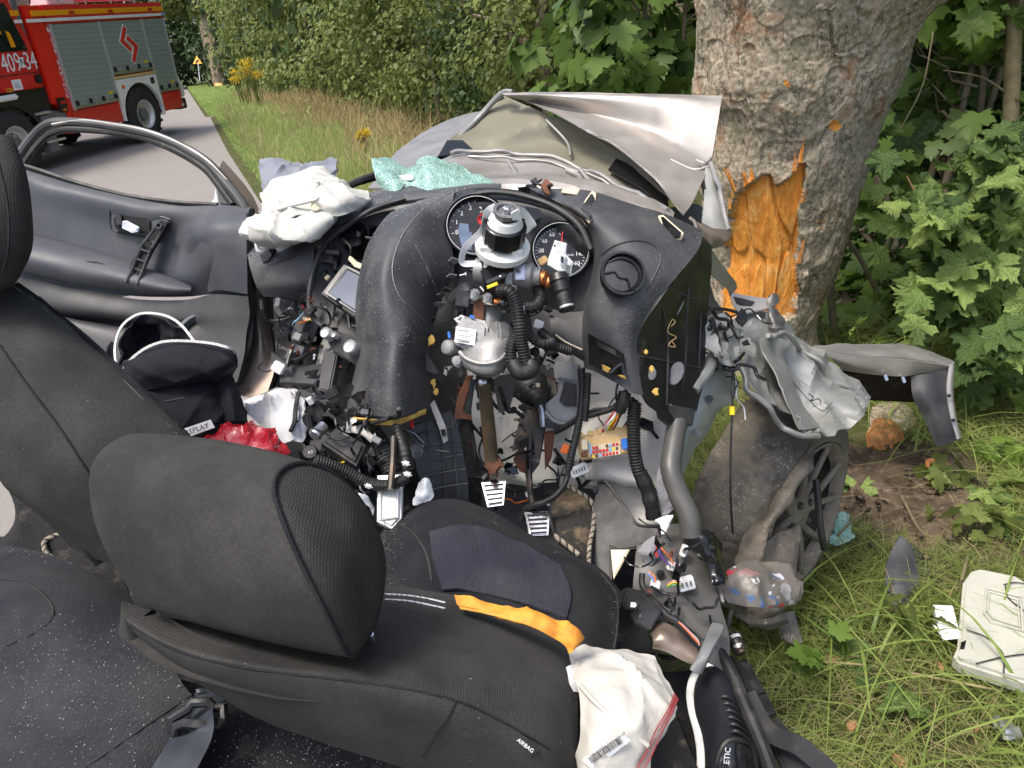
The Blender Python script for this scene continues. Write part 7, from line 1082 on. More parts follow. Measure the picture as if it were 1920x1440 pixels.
part('pillar_edge', patch([[(1322, 300, 1.95), (1334, 318, 1.93), (1340, 330, 1.93)], [(1320, 370, 1.86), (1340, 380, 1.84), (1354, 385, 1.85)], [(1316, 420, 1.80), (1345, 432, 1.78), (1370, 442, 1.78)]], 7, .012, .002, 20, 4, .003, 20), M['primer']); part('pillar_flange', tube([(1332, 312, 1.92), (1344, 340, 1.88), (1354, 380, 1.83), (1366, 435, 1.77)], .006, 8, 7, None, .008), M['paint2']); part('shadow_gap', tube([(1318, 340, 1.9), (1326, 380, 1.86), (1334, 415, 1.81)], .006, 8, 5), M['gloss'])  # shadow along the pillar is put in as a black tube
# ---- scuttle, bonnet, windscreen
part('scuttle', patch([[(800, 320, 2.10), (840, 298, 2.12), (880, 288, 2.12), (960, 292, 2.10), (1040, 303, 2.06), (1120, 332, 2.0), (1200, 370, 1.9), (1262, 405, 1.8)], [(810, 335, 1.98), (850, 318, 2.0), (890, 310, 2.02), (960, 318, 2.02), (1040, 325, 1.98), (1120, 348, 1.92), (1200, 382, 1.82), (1260, 412, 1.74)], [(830, 350, 1.86), (860, 345, 1.86), (910, 345, 1.86), (970, 345, 1.86), (1040, 350, 1.82), (1120, 365, 1.74), (1190, 392, 1.66), (1250, 420, 1.62)], [(835, 400, 1.86), (860, 400, 1.86), (910, 400, 1.86), (970, 400, 1.86), (1040, 410, 1.82), (1120, 430, 1.74), (1190, 450, 1.68), (1250, 470, 1.66)]], 6, .006, .004, 7, 3, .010, 7), M['paint'], sharp=14)
part('scuttle_lip', tube([(845, 290, 2.10), (880, 284, 2.10), (960, 288, 2.08), (1040, 299, 2.04), (1120, 327, 1.97), (1200, 366, 1.87), (1252, 396, 1.78)], .0055, 8, 8, None, .008), M['paint2']); part('scuttle_lip', tube([(880, 294, 2.08), (960, 298, 2.05), (1040, 309, 2.01), (1120, 336, 1.94), (1200, 374, 1.84)], .0035, 8, 8, None, .006), M['paint2'])
for pts in ([(1062, 318, 1.98), (1088, 332, 1.93), (1080, 350, 1.84)], [(1088, 318, 1.97), (1110, 345, 1.9), (1130, 362, 1.76)], [(955, 305, 2.03), (972, 330, 1.95), (985, 346, 1.86)]): part('scuttle_crease', tube(pts, .006, 6, 6), M['paint'])
part('scuttle_gap', patch([[(1160, 290, 2.12), (1200, 320, 2.04), (1250, 365, 1.94)], [(1140, 318, 2.08), (1190, 345, 2.0), (1255, 390, 1.9)]], 5, .004), M['gloss'])
bn = part('bonnet', patch([[(938, 176, 2.38), (1000, 173, 2.31), (1060, 174, 2.26), (1150, 176, 2.20), (1250, 178, 2.14), (1354, 181, 2.09)], [(950, 179, 2.36), (1010, 180, 2.29), (1072, 184, 2.24), (1158, 188, 2.18), (1254, 192, 2.11), (1350, 205, 2.05)], [(985, 189, 2.36), (1040, 200, 2.31), (1098, 213, 2.26), (1184, 234, 2.17), (1262, 264, 2.08), (1336, 292, 1.97)], [(1002, 195, 2.32), (1052, 211, 2.24), (1108, 230, 2.16), (1192, 258, 2.07), (1262, 292, 1.99), (1328, 318, 1.93)], [(1022, 204, 2.27), (1076, 230, 2.16), (1134, 256, 2.06), (1202, 294, 1.98), (1259, 330, 1.90), (1312, 350, 1.87)], [(1040, 212, 2.25), (1096, 244, 2.11), (1152, 272, 2.02), (1212, 318, 1.92), (1257, 352, 1.85), (1298, 380, 1.83)], [(1055, 220, 2.24), (1112, 253, 2.10), (1166, 284, 2.01), (1221, 330, 1.90), (1255, 368, 1.82), (1282, 403, 1.79)]], 8, .004, .0015, 6, 5, .002, 7), M['paint'], sharp=20)
for pts in ([(1305, 300, 1.94), (1322, 306, 1.925), (1334, 296, 1.955)], [(1258, 300, 1.97), (1300, 318, 1.93), (1330, 312, 1.925)]): part('bonnet_crease', tube(pts, .003, 6, 5), M['paint'], bn)
part('bonnet_inner', patch([[(940, 178, 2.44), (1000, 202, 2.36), (1082, 238, 2.22), (1190, 302, 2.06), (1262, 372, 1.92)], [(888, 226, 2.44), (960, 245, 2.34), (1050, 266, 2.30), (1150, 312, 2.12), (1242, 382, 1.97)], [(838, 272, 2.36), (890, 288, 2.36), (1000, 294, 2.28), (1100, 318, 2.14), (1232, 390, 1.99)]], 6, .005, .010, 4, 7, .012, 5), M['olive'], bn, sharp=14)
part('wing_liner', patch([[(1240, 395, 1.98), (1300, 385, 2.05), (1326, 400, 2.05)], [(1270, 480, 1.9), (1310, 480, 1.98), (1332, 480, 2.02)], [(1300, 560, 1.85), (1325, 560, 1.95), (1342, 560, 2.02)], [(1300, 640, 1.82), (1350, 640, 1.9), (1380, 640, 1.98)]], 6, .006, .006, 10, 2, .006, 14), M['primerdark'])
part('bonnet_side', patch([[(690, 352, 2.46), (745, 286, 2.78), (800, 244, 2.9), (855, 218, 2.95), (905, 206, 2.9)], [(715, 352, 2.30), (775, 300, 2.52), (830, 258, 2.62), (880, 226, 2.66), (925, 195, 2.6)], [(745, 348, 2.18), (808, 305, 2.32), (850, 270, 2.4), (898, 222, 2.46), (942, 177, 2.42)]], 8, .006, .004, 5), M['paint2'], bn)
part('bonnet_rim', tube([(806, 306, 2.29), (850, 268, 2.37), (898, 220, 2.43), (940, 176, 2.39), (962, 173, 2.36)], .009, 8, 8), M['primer'], bn); part('bonnet_recess', slab([(838, 262, 2.33), (868, 262, 2.33), (888, 280, 2.3), (870, 288, 2.28), (820, 294, 2.26)], .01, .002), M['gloss'], bn)
part('bonnet_crease', tube([(1024, 225, 2.30), (1062, 265, 2.26), (1070, 292, 2.2)], .004, 6, 6), M['primer'], bn)
ws3 = part('windscreen', patch([[(696, 297, 1.86), (730, 299, 1.90), (772, 316, 1.86), (790, 298, 1.84), (812, 296, 1.83), (860, 312, 1.80), (905, 332, 1.76), (930, 346, 1.74)], [(700, 318, 1.80), (735, 332, 1.74), (772, 332, 1.78), (796, 320, 1.72), (820, 318, 1.72), (860, 328, 1.73), (900, 342, 1.71), (926, 350, 1.70)], [(712, 345, 1.76), (742, 362, 1.69), (772, 362, 1.70), (800, 350, 1.66), (825, 345, 1.67), (860, 348, 1.68), (895, 352, 1.68), (922, 354, 1.68)], [(730, 366, 1.72), (752, 374, 1.67), (778, 374, 1.66), (806, 370, 1.645), (830, 366, 1.65), (860, 363, 1.655), (892, 359, 1.665), (918, 358, 1.67)]], 8, .006, .003, 14, 3, .003, 22, keep='screen'), M['glass'])
part('mirror_mount', box(760, 333, 1.745, 30, 12, .012, 8), M['white'], ws3); part('aerial_wire', tube([(760, 345, 1.73), (748, 362, 1.68), (732, 376, 1.66)], .0015, 5, 5), M['rubber'], ws3)
part('wiper', tube([(644, 354, 1.80), (668, 342, 1.82), (702, 331, 1.85)], [.008, .011], 8, 5), M['rubber']); part('trim_strip', slab([(690, 380, 1.76), (718, 352, 1.80), (722, 366, 1.78), (700, 388, 1.74)], .01, .002), M['black'])
# ---- passenger airbag
pb = part('passenger_airbag', patch([[(456, 418, 1.62), (500, 402, 1.60), (550, 404, 1.59), (600, 398, 1.58), (645, 396, 1.60)], [(446, 432, 1.61), (500, 424, 1.565), (555, 428, 1.555), (605, 418, 1.56), (640, 406, 1.60)], [(452, 444, 1.61), (505, 448, 1.56), (560, 446, 1.555), (606, 432, 1.57), (634, 414, 1.61)], [(470, 452, 1.63), (515, 459, 1.60), (560, 452, 1.60), (600, 438, 1.61), (628, 420, 1.65)], [(490, 455, 1.68), (520, 459, 1.67), (560, 452, 1.67), (596, 440, 1.68), (622, 424, 1.70)]], 16, .0015, .002, 26, 11, .004, 13, folds=((.010, 38, 70, 2.2), (.006, 60, 10, 2.5))), M['airbag'])
part('upper_fold', patch([[(494, 362, 1.80), (520, 338, 1.84), (560, 326, 1.86), (600, 315, 1.86), (642, 340, 1.82)], [(490, 388, 1.68), (530, 362, 1.66), (575, 352, 1.66), (615, 342, 1.68), (652, 356, 1.70)], [(492, 405, 1.62), (530, 395, 1.60), (575, 385, 1.60), (612, 375, 1.62), (645, 372, 1.66)], [(500, 416, 1.61), (540, 414, 1.585), (580, 407, 1.585), (612, 398, 1.60), (640, 392, 1.64)]], 16, .0015, .002, 24, 41, .004, 11, folds=((.012, 36, 40, 2.4), (.008, 55, 120, 2.6))), M['airbag'], pb)
part('side_fold', patch([[(600, 345, 1.64), (630, 338, 1.66), (660, 352, 1.66), (690, 358, 1.68)], [(592, 372, 1.585), (625, 362, 1.59), (655, 362, 1.61), (691, 368, 1.66)], [(600, 388, 1.57), (628, 384, 1.565), (655, 380, 1.59), (687, 378, 1.64)], [(618, 406, 1.575), (640, 403, 1.58), (662, 395, 1.61), (680, 390, 1.66)]], 16, .0015, .002, 26, 51, .004, 14, folds=((.011, 45, 150, 2.2), (.007, 70, 60, 2.5))), M['airbag'], pb)
part('red_smear', patch([on('airbag', [(510, 418), (520, 422), (530, 424)], .004, 4), on('airbag', [(514, 426), (522, 428), (532, 428)], .004, 4)], 4, .0006), M['smear'], pb) if 'airbag' in GRIDS else None
part('vent_hole', lathe(P(592, 386, 1.572), nrm(-FW+.3*UP), [(0, .012), (.002, .009), (-.004, .007)], 16), plain('shaded_cloth', (.5, .47, .34), .9), pb); part('airbag_ring', tube([(480, 456, 1.66), (484, 470, 1.655), (494, 471, 1.655), (504, 460, 1.66)], .004, 8, 5), M['pale'], pb)  # shade in the vent hole is given by its cloth colour
for pts in ([(496, 404, 1.60), (540, 388, 1.585), (590, 378, 1.575), (600, 372, 1.58)], [(450, 436, 1.605), (500, 444, 1.555), (540, 455, 1.57)], [(596, 380, 1.57), (620, 400, 1.58), (640, 402, 1.60)]): part('seam_fold', tube(pts, .0035, 6, 8, None, .003), M['airbag'], pb)
# ---- front wheel, twisted outwards
wc = P(1512, 975, 2.06); wax = nrm(.75*(RT*.93-UP*.37)-FW*.66); Ro = .305
wu = nrm(np.cross(wax, [0, 0, 1.0])); wv = np.cross(wu, wax)
_t = np.array([(.0, .20), (.0, .235), (.015, .275), (.03, .298), (.05, .303), (.075, .304), (.10, .305), (.125, .304), (.15, .302), (.172, .294), (.190, .270), (.202, .238), (.206, .222), (.196, .214), (.19, .208)]); _t = cr(_t, 6)
V_, F_ = lathe(wc-wax*.205, wax, [tuple(v) for v in _t], 200, 1, False); _a = (V_-wc) @ wax; _r = V_-wc-_a[:, None]*wax; _rl = np.linalg.norm(_r, axis=1, keepdims=True); _k = np.clip((_rl-.2)/.06, 0, 1)
_g = (np.cos(np.arctan2(_r @ wv, _r @ wu)*62+_a*40) > .55)*(np.abs(_a+.105) > .03)*(np.abs(_a+.105) < .085)
V_ = V_+_r/_rl*_k*(.012*fbm(V_, 5, 3, 2)+.004*fbm(V_, 30, 5, 3)-.010*np.clip(crinkle(V_, 7, 9)-.8, 0, 1)-.0035*_g)[:, None]+wax*_k*(.014*fbm(V_, 4, 13, 2))[:, None]
wh = part('front_wheel', (V_, F_), M['tyre'])
part('mud_liner', patch([[(1400, 1010, 1.87), (1440, 960, 1.87), (1480, 900, 1.9), (1530, 830, 1.95)], [(1380, 1060, 1.84), (1425, 1010, 1.83), (1470, 940, 1.86), (1525, 860, 1.92)], [(1370, 1120, 1.84), (1405, 1080, 1.82), (1440, 1000, 1.84), (1500, 890, 1.90)]], 7, .005, .008, 10, 5, .012, 12), M['tyre'], wh)
part('wheel_drum', lathe(wc-wax*.10, wax, [(-.08, .06), (-.08, .205), (.075, .21), (.08, .208), (.0, .195), (-.03, .05)], 40), M['rimdark'], wh)
part('mud_cake', patch([[(1425, 1030, 1.88), (1462, 1000, 1.90), (1496, 985, 1.94)], [(1408, 1085, 1.87), (1446, 1070, 1.88), (1490, 1050, 1.92)], [(1400, 1140, 1.88), (1440, 1130, 1.88), (1478, 1110, 1.92)], [(1405, 1175, 1.92), (1440, 1165, 1.92), (1465, 1150, 1.95)]], 8, .01, .012, 14, 5, .008, 18), M['tyre'], wh)
part('rim_flange', lathe(wc, wax, [(-.03, .200), (-.01, .212), (.0, .217), (.003, .212), (-.012, .198), (-.03, .194)], 56, 1, False), M['rim'], wh)
for k in range(5):
    for s in (-1, 1):
        a = k*2*math.pi/5+.5+s*.16; rd = wu*math.cos(a)+wv*math.sin(a); a2 = k*2*math.pi/5+.5+s*.30; r2 = wu*math.cos(a2)+wv*math.sin(a2); p_ = np.array([wc-wax*.03+rd*.035, wc-wax*.018+(rd+r2)*.5*.11, wc-wax*.008+r2*.205]); part('spoke', tube_w(cr(p_, 4), np.linspace(.012, .007, 9), 8), M['rim'], wh)
part('hub_cap', lathe(wc-wax*.05, wax, [(0, .07), (.03, .06), (.04, .035), (.042, .005)], 24), M['rim'], wh)
for k in range(5):
    a = k*2*math.pi/5; part('wheel_nut', lathe(wc-wax*.02+(wu*math.cos(a)+wv*math.sin(a))*.05, wax, [(0, .010), (.012, .010), (.014, .006)], 8), M['rimdark'], wh)
part('brake_strut', tube([(1530, 900, 2.0), (1535, 950, 1.98), (1540, 1000, 1.98), (1546, 1030, 2.0)], .009, 8, 5), M['rubber'], wh)
part('sealing_bag', patch([[(1305, 1000, 1.42), (1325, 995, 1.43), (1345, 1020, 1.45)], [(1318, 1035, 1.40), (1335, 1035, 1.41), (1352, 1060, 1.43)], [(1330, 1070, 1.38), (1345, 1075, 1.38), (1356, 1085, 1.40)], [(1334, 1095, 1.37), (1346, 1095, 1.37), (1352, 1095, 1.39)]], 6, .006, .006, 30, 3, .006, 30), M['gloss'])
part('white_paper_scrap', patch([[(1228, 975, 1.42), (1245, 968, 1.42), (1262, 965, 1.42)], [(1238, 985, 1.415), (1248, 984, 1.415), (1258, 975, 1.42)], [(1240, 1002, 1.41), (1246, 1000, 1.41), (1252, 992, 1.42)]], 5, .001, .004, 50), M['paper'])
for (x, y, w, h, a, d, m_) in ((1192, 1130, 44, 36, -15, 1.32, 'rubber'), (1215, 1155, 40, 50, -30, 1.30, 'dash2'), (1150, 1240, 50, 60, -20, 1.2, 'carpet')): part('sill_module', box(x, y, d, w, h, .03, a, 0, 0, .004), M[m_])
part('white_sticker', box(1187, 1134, 1.288, 9, 9, .001, -5, 0, 0, 0), M['paper'])
part('loom', tube([(1204, 1075, 1.37), (1204, 1100, 1.36), (1225, 1130, 1.33), (1250, 1155, 1.31), (1275, 1170, 1.30), (1300, 1195, 1.29), (1312, 1208, 1.285)], .006, 8, 8, None, .003), M['rubber'])
for k, c_ in enumerate(('orange', 'blue', 'purple', 'red', 'yellow', 'pale')): part('wire', tube([(1272+k, 1166+k*.6, 1.295), (1288+k, 1182+k*.5, 1.288), (1304+k*.8, 1200, 1.282), (1311, 1208+k*.4, 1.28)], .0014, 5, 5), M[c_])
part('grey_bracket', loft([[(1336, 1168, 1.30), (1356, 1172, 1.29), (1350, 1185, 1.27), (1332, 1180, 1.28)], [(1330, 1190, 1.27), (1348, 1195, 1.26), (1340, 1205, 1.24), (1322, 1198, 1.25)], [(1318, 1220, 1.25), (1334, 1226, 1.24), (1326, 1236, 1.22), (1310, 1226, 1.23)], [(1300, 1248, 1.24), (1318, 1258, 1.23), (1312, 1264, 1.22), (1294, 1255, 1.22)]], 5, 5, .25), M['greyplastic'])
pt = part('belt_pretensioner', lathe(P(1372, 1188, 1.42), nrm(P(1386, 1216, 1.40)-P(1372, 1188, 1.42)), [(0, .009), (.014, .011), (.016, .0135), (.034, .0135), (.036, .011), (.040, .010), (.043, .003)], 18), M['darksteel']); part('silver_cap', lathe(P(1384, 1212, 1.40), nrm(P(1386, 1216, 1.40)-P(1372, 1188, 1.42)), [(-.001, .0115), (.006, .0105), (.008, .004)], 16), M['silver'], pt); part('pale_band', lathe(P(1375, 1194, 1.415), nrm(P(1386, 1216, 1.40)-P(1372, 1188, 1.42)), [(0, .0128), (.006, .0132)], 16), M['white'], pt)
part('cable', tube([(1372, 1145, 1.38), (1366, 1170, 1.38), (1360, 1190, 1.38), (1370, 1200, 1.38)], .0045, 8, 6), M['rubber'])
part('sill_rod', tube([(1345, 1215, 1.32), (1370, 1260, 1.28), (1400, 1330, 1.22), (1430, 1400, 1.17), (1455, 1470, 1.12)], .011, 10, 8), M['rubber'])
sm = part('sill_trim', slab([(1372, 1240, 1.40), (1402, 1232, 1.42), (1440, 1300, 1.36), (1405, 1310, 1.34)], .012, .004), M['rubber']); part('trim_segment', slab([(1405, 1312, 1.34), (1440, 1300, 1.36), (1460, 1340, 1.34), (1430, 1352, 1.31)], .014, .004), M['rubber'], sm); part('trim_segment', slab([(1432, 1355, 1.31), (1462, 1342, 1.33), (1530, 1440, 1.25), (1560, 1490, 1.2), (1500, 1500, 1.17)], .012, .004), M['dash2'], sm)
part('sill_strap', strip([(1400, 1300, 1.30), (1440, 1370, 1.24), (1500, 1400, 1.22), (1560, 1450, 1.2)], .03, .003, 6), M['rubber'])
part('sill_outer', patch([[(1230, 1260, 1.42), (1300, 1255, 1.44), (1375, 1230, 1.48)], [(1250, 1340, 1.38), (1320, 1330, 1.40), (1405, 1320, 1.46)], [(1240, 1500, 1.3), (1340, 1500, 1.32), (1480, 1500, 1.36)]], 6, .03), M['carpet'])

rr = np.random.default_rng(123)
def clutter(region, n, dlo, dhi, kinds, near=None):
    for k in range(n):
        x, y = rr.uniform(region[0], region[2]), rr.uniform(region[1], region[3]); d = rr.uniform(dlo, dhi)
        if near: d = on(near, [(x, y), (x+2, y)], rr.uniform(.01, .05), 1)[0][2]
        q = rr.choice(kinds)
        if q == 'cable':
            p = [(x, y, d)]; a = rr.uniform(0, 6.28)
            for _ in range(5): a += rr.normal()*.8; p.append((p[-1][0]+math.cos(a)*rr.uniform(10, 26), p[-1][1]+math.sin(a)*rr.uniform(10, 26)+4, d+rr.normal()*.012))
            part('cable', tube(p, *[(.0016, 6, 4), (.0025, 6, 4), (.004, 6, 4)][k % 3]), M[rr.choice(['rubber', 'gloss', 'black']) if k % 3 or k % 5 else ['pale', 'orange', 'yellow', 'ltblue'][k % 4]])
        elif q == 'shard':
            s_ = rr.uniform(7, 22); o = [(x+s_*rr.uniform(.3, 1)*math.cos(t)*rr.uniform(.5, 1.4), y+s_*rr.uniform(.3, 1)*math.sin(t), d+rr.normal()*.01) for t in np.sort(rr.uniform(0, 6.28, rr.integers(4, 8)))]
            try: part('broken_trim', slab(o, rr.uniform(.002, .01), .0006), M[rr.choice(['black', 'dash2', 'dash', 'gloss', 'darksteel', 'primer', 'alu', 'rust', 'white'], p=[.22, .2, .1, .14, .1, .08, .07, .06, .03])])
            except ValueError: pass
        elif q == 'block': part('connector', box(x, y, d, rr.uniform(8, 22), rr.uniform(6, 16), rr.uniform(.006, .02), rr.uniform(0, 180), rr.uniform(-30, 30), rr.uniform(-30, 30), .001), M[rr.choice(['gloss', 'black', 'white', 'greyplastic', 'darksteel', 'cream'], p=[.3, .28, .14, .12, .1, .06])])
        else: part('bolt', lathe(P(x, y, d), nrm(-FW+.5*rr.normal(size=3)), [(0, .004), (.004, .004), (.004, .0025), (.012, .0025)], 8), M[rr.choice(['steel', 'darksteel', 'rust'])])
K4 = ['cable', 'shard', 'block', 'bolt']; clutter((510, 565, 640, 730), 44, 1.52, 1.64, K4); clutter((560, 740, 760, 960), 60, 1.33, 1.46, ['cable', 'shard', 'block', 'shard']); clutter((830, 560, 1040, 720), 46, 1.36, 1.5, ['cable', 'cable', 'shard', 'block', 'bolt']); clutter((850, 700, 1010, 930), 50, 1.5, 1.62, ['cable', 'shard', 'shard', 'bolt', 'block']); clutter((1010, 660, 1250, 900), 34, 1.5, 1.6, ['cable', 'cable', 'shard', 'block'], 'insul'); clutter((1180, 1010, 1340, 1230), 30, 1.3, 1.36, ['cable', 'shard', 'cable', 'bolt']); clutter((600, 430, 700, 560), 14, 1.6, 1.64, ['shard', 'cable', 'block']); clutter((1320, 590, 1400, 700), 16, 1.58, 1.66, ['shard', 'cable']); clutter((980, 340, 1060, 372), 6, 1.5, 1.54, ['shard'])
_fl = cr(np.array([P(-118, 1002, 1.752), P(-198, 1202, 1.452), P(-248, 1562, 1.10)]), 6); _out = np.array([-.05, -.02, 0])
part('rocker_panel', patch(np.array([_fl+[0, 0, .06], _fl+_out+[0, 0, .03], _fl*[1, 1, 0]+_out*1.2+[0, 0, .42], _fl*[1, 1, 0]+[0, 0, .2]]), 4, .01, 0, 1, 1, 0, 1, None, True), M['bronze'])
# ================================================================= LOOSE THINGS
def root(name, p, label, cat, group=None): return empty(name, p, label, cat, group)
# torn fender lying to the right of the wheel
fd = root('torn_fender', P(1680, 720, 2.6), 'torn off silver front wing with black inside flap jutting right of the tyre', 'fender')
one('top_skin', patch([[(1525, 648, 2.62), (1600, 646, 2.68), (1680, 645, 2.74), (1730, 655, 2.76), (1790, 680, 2.72)], [(1525, 655, 2.52), (1600, 656, 2.52), (1680, 660, 2.52), (1740, 672, 2.53), (1788, 684, 2.54)], [(1530, 660, 2.46), (1600, 664, 2.45), (1690, 672, 2.44), (1740, 678, 2.46), (1785, 688, 2.48)]], 7, .006, .003, 10, 2, .003, 14), M['paint2'], fd)
one('folded_edge', patch([[(1540, 662, 2.45), (1600, 666, 2.44), (1690, 674, 2.43), (1740, 680, 2.45), (1786, 688, 2.47)], [(1560, 674, 2.455), (1610, 686, 2.45), (1690, 692, 2.44), (1738, 690, 2.46), (1782, 692, 2.48)], [(1580, 694, 2.48), (1620, 700, 2.47), (1688, 706, 2.45), (1730, 700, 2.47), (1780, 696, 2.49)]], 7, .006, .002, 10), M['paint'], fd)
one('inner_flap', patch([[(1708, 704, 2.47), (1740, 700, 2.46), (1786, 690, 2.48)], [(1712, 745, 2.46), (1745, 740, 2.44), (1784, 730, 2.46)], [(1735, 790, 2.46), (1760, 785, 2.44), (1792, 780, 2.45)], [(1756, 838, 2.46), (1775, 834, 2.45), (1802, 822, 2.45)]], 7, .008, .003, 10), M['dash2'], fd)
one('flange', patch([[(1780, 684, 2.47), (1787, 682, 2.47), (1789, 690, 2.47)], [(1775, 730, 2.45), (1784, 730, 2.45), (1788, 740, 2.46)], [(1782, 780, 2.44), (1790, 780, 2.44), (1794, 785, 2.45)], [(1794, 824, 2.44), (1800, 822, 2.44), (1803, 820, 2.45)]], 6, .005), M['paint'], fd)
for x, y in ((1779, 742), (1787, 788)): one('slot_hole', lathe(P(x, y, 2.432), -FW, [(0, .006), (.003, .006)], 8), M['gloss'], fd)
one('back_liner', patch([[(1570, 698, 2.56), (1640, 704, 2.56), (1715, 706, 2.54)], [(1585, 725, 2.62), (1650, 728, 2.62), (1718, 728, 2.58)], [(1600, 750, 2.68), (1660, 752, 2.68), (1722, 755, 2.62)]], 5, .01), M['black'], fd)
for x, y in ((1662, 708), (1695, 712)): one('clip', box(x, y, 2.44, 6, 12, .006, 20), M['steel'], fd)
# backpack
bp = root('backpack', P(335, 800, 1.5), 'open black backpack with pale zips on the passenger seat', 'backpack')
one('back_panel', patch([[(214, 690, 1.44), (216, 640, 1.50), (236, 604, 1.54), (268, 588, 1.55), (310, 592, 1.54), (342, 612, 1.51), (364, 640, 1.47)], [(220, 700, 1.46), (232, 650, 1.55), (250, 620, 1.58), (272, 610, 1.59), (305, 612, 1.58), (335, 632, 1.55), (364, 650, 1.50)], [(228, 705, 1.47), (245, 675, 1.56), (262, 655, 1.59), (280, 650, 1.60), (305, 652, 1.59), (335, 662, 1.55), (370, 668, 1.50)], [(235, 720, 1.46), (255, 715, 1.52), (270, 712, 1.54), (290, 712, 1.54), (310, 712, 1.54), (340, 710, 1.5), (380, 700, 1.46)]], 9, .003, .006, 18, 3, .012, 14), M['nylon'], bp)
one('front_flap', patch([[(230, 694, 1.40), (262, 662, 1.39), (318, 642, 1.385), (385, 645, 1.385), (430, 655, 1.39), (442, 668, 1.41)], [(235, 700, 1.375), (265, 680, 1.345), (320, 660, 1.34), (385, 662, 1.345), (430, 672, 1.36), (444, 685, 1.40)], [(240, 712, 1.365), (270, 705, 1.33), (325, 690, 1.32), (385, 690, 1.325), (425, 690, 1.35), (438, 695, 1.40)], [(255, 730, 1.37), (285, 728, 1.345), (330, 718, 1.34), (380, 712, 1.345), (415, 705, 1.37), (430, 702, 1.42)]], 12, .004, .003, 14, 6, .004, 10, folds=((.014, 40, 95, 2.0), (.008, 70, 40, 2.5))), M['nylon'], bp)
one('front_panel', patch([[(240, 715, 1.40), (285, 725, 1.37), (335, 715, 1.36), (390, 705, 1.37), (428, 700, 1.41)], [(262, 745, 1.385), (300, 752, 1.35), (345, 745, 1.345), (400, 735, 1.36), (445, 735, 1.42)], [(285, 775, 1.38), (320, 785, 1.34), (360, 785, 1.335), (410, 775, 1.355), (460, 775, 1.42)], [(320, 815, 1.38), (345, 820, 1.35), (370, 822, 1.34), (420, 815, 1.36), (470, 800, 1.42)]], 12, .006, .003, 14, 9, .004, 10, folds=((.012, 36, 80, 2.4), (.008, 60, 130, 2.5))), M['nylon'], bp)
one('side_gusset', patch([[(200, 660, 1.47), (208, 640, 1.49), (216, 645, 1.49)], [(205, 690, 1.45), (212, 690, 1.46), (222, 700, 1.46)], [(225, 712, 1.42), (232, 712, 1.42), (240, 716, 1.42)]], 5, .01), M['nylon'], bp)
one('side_pocket', patch([[(400, 700, 1.40), (420, 705, 1.38), (432, 705, 1.40)], [(405, 740, 1.37), (432, 740, 1.355), (452, 745, 1.39)], [(415, 790, 1.37), (440, 790, 1.35), (462, 792, 1.39)]], 6, .01, .004, 18, 4, .004, 20), M['nylon'], bp)
one('zip', strip([(217, 688, 1.428), (215, 650, 1.472), (224, 618, 1.522), (242, 598, 1.537), (268, 587, 1.545), (308, 591, 1.536), (338, 608, 1.51), (364, 640, 1.465)], .0045, .002, 8), M['zip'], bp)
one('zip', strip([(229, 695, 1.375), (248, 671, 1.366), (280, 649, 1.358), (320, 639, 1.357), (385, 642, 1.357), (428, 652, 1.355), (442, 663, 1.38)], .0045, .002, 8), M['zip'], bp)
lbl = one('label_patch', slab([(338, 806, 1.318), (394, 787, 1.308), (402, 802, 1.308), (346, 822, 1.318)], .002, .0003), M['paper'], bp); text_obj('label_text', 'REPLAY', P(369, 805.0, 1.3085), cam_dir(19), cam_dir(109), .0125, M['print'], lbl, .0002)
one('seam', tube([(262, 745, 1.382), (300, 753, 1.347), (345, 746, 1.342), (400, 736, 1.357), (440, 728, 1.41)], .0014, 5, 6), M['rubber'], bp)
# cloth, red bag, tray, paper scraps
wc_ = one('white_cloth', patch([[(456, 752, 1.56), (490, 742, 1.56), (530, 728, 1.55), (560, 730, 1.54), (592, 735, 1.54)], [(465, 765, 1.48), (500, 762, 1.46), (540, 758, 1.45), (565, 758, 1.46), (585, 750, 1.48)], [(480, 790, 1.43), (510, 785, 1.41), (545, 782, 1.40), (562, 785, 1.42), (570, 770, 1.44)], [(525, 835, 1.38), (540, 832, 1.37), (555, 832, 1.37), (566, 830, 1.38), (572, 800, 1.42)]], 12, .002, .006, 14, 21, .005, 17, folds=((.016, 50, 100, 2.4), (.010, 80, 30, 2.5))), M['cloth']); tag(wc_, 'crumpled white cloth on the seat beside the red bag', 'cloth')
rdm = NT('red_film'); rdc = rdm.mix(rdm.ramp(rdm.noise(22, 6, 0.7, None, 1.5), 0.6, 0.68), (0.42, 0.008, 0.018), (0.6, 0.28, 0.3)); M['redfilm'] = rdm.fin(col=rdc, rough=0.16, nor=rdm.bump(rdm.noise(30, 5, 0.6, None, 1.0), 0.7, 0.01), coat=0.5)
rdb = one('red_bag', patch([[(382, 824, 1.32), (415, 810, 1.33), (450, 802, 1.33), (490, 808, 1.32), (530, 830, 1.31), (546, 848, 1.30)], [(388, 835, 1.28), (420, 825, 1.28), (455, 820, 1.28), (490, 828, 1.27), (522, 840, 1.28), (540, 852, 1.29)], [(395, 860, 1.26), (425, 860, 1.25), (460, 860, 1.25), (490, 862, 1.25), (515, 864, 1.26), (530, 866, 1.28)]], 12, .0015, .004, 20, 31, .003, 25, folds=((.009, 60, 80, 2.6), (.007, 90, 20, 2.6))), M['redfilm']); tag(rdb, 'crumpled shiny red plastic bag behind the driver headrest', 'bag')
wt = root('white_tray', P(730, 960, 1.33), 'white rectangular plastic tray standing on end in the footwell', 'tray')
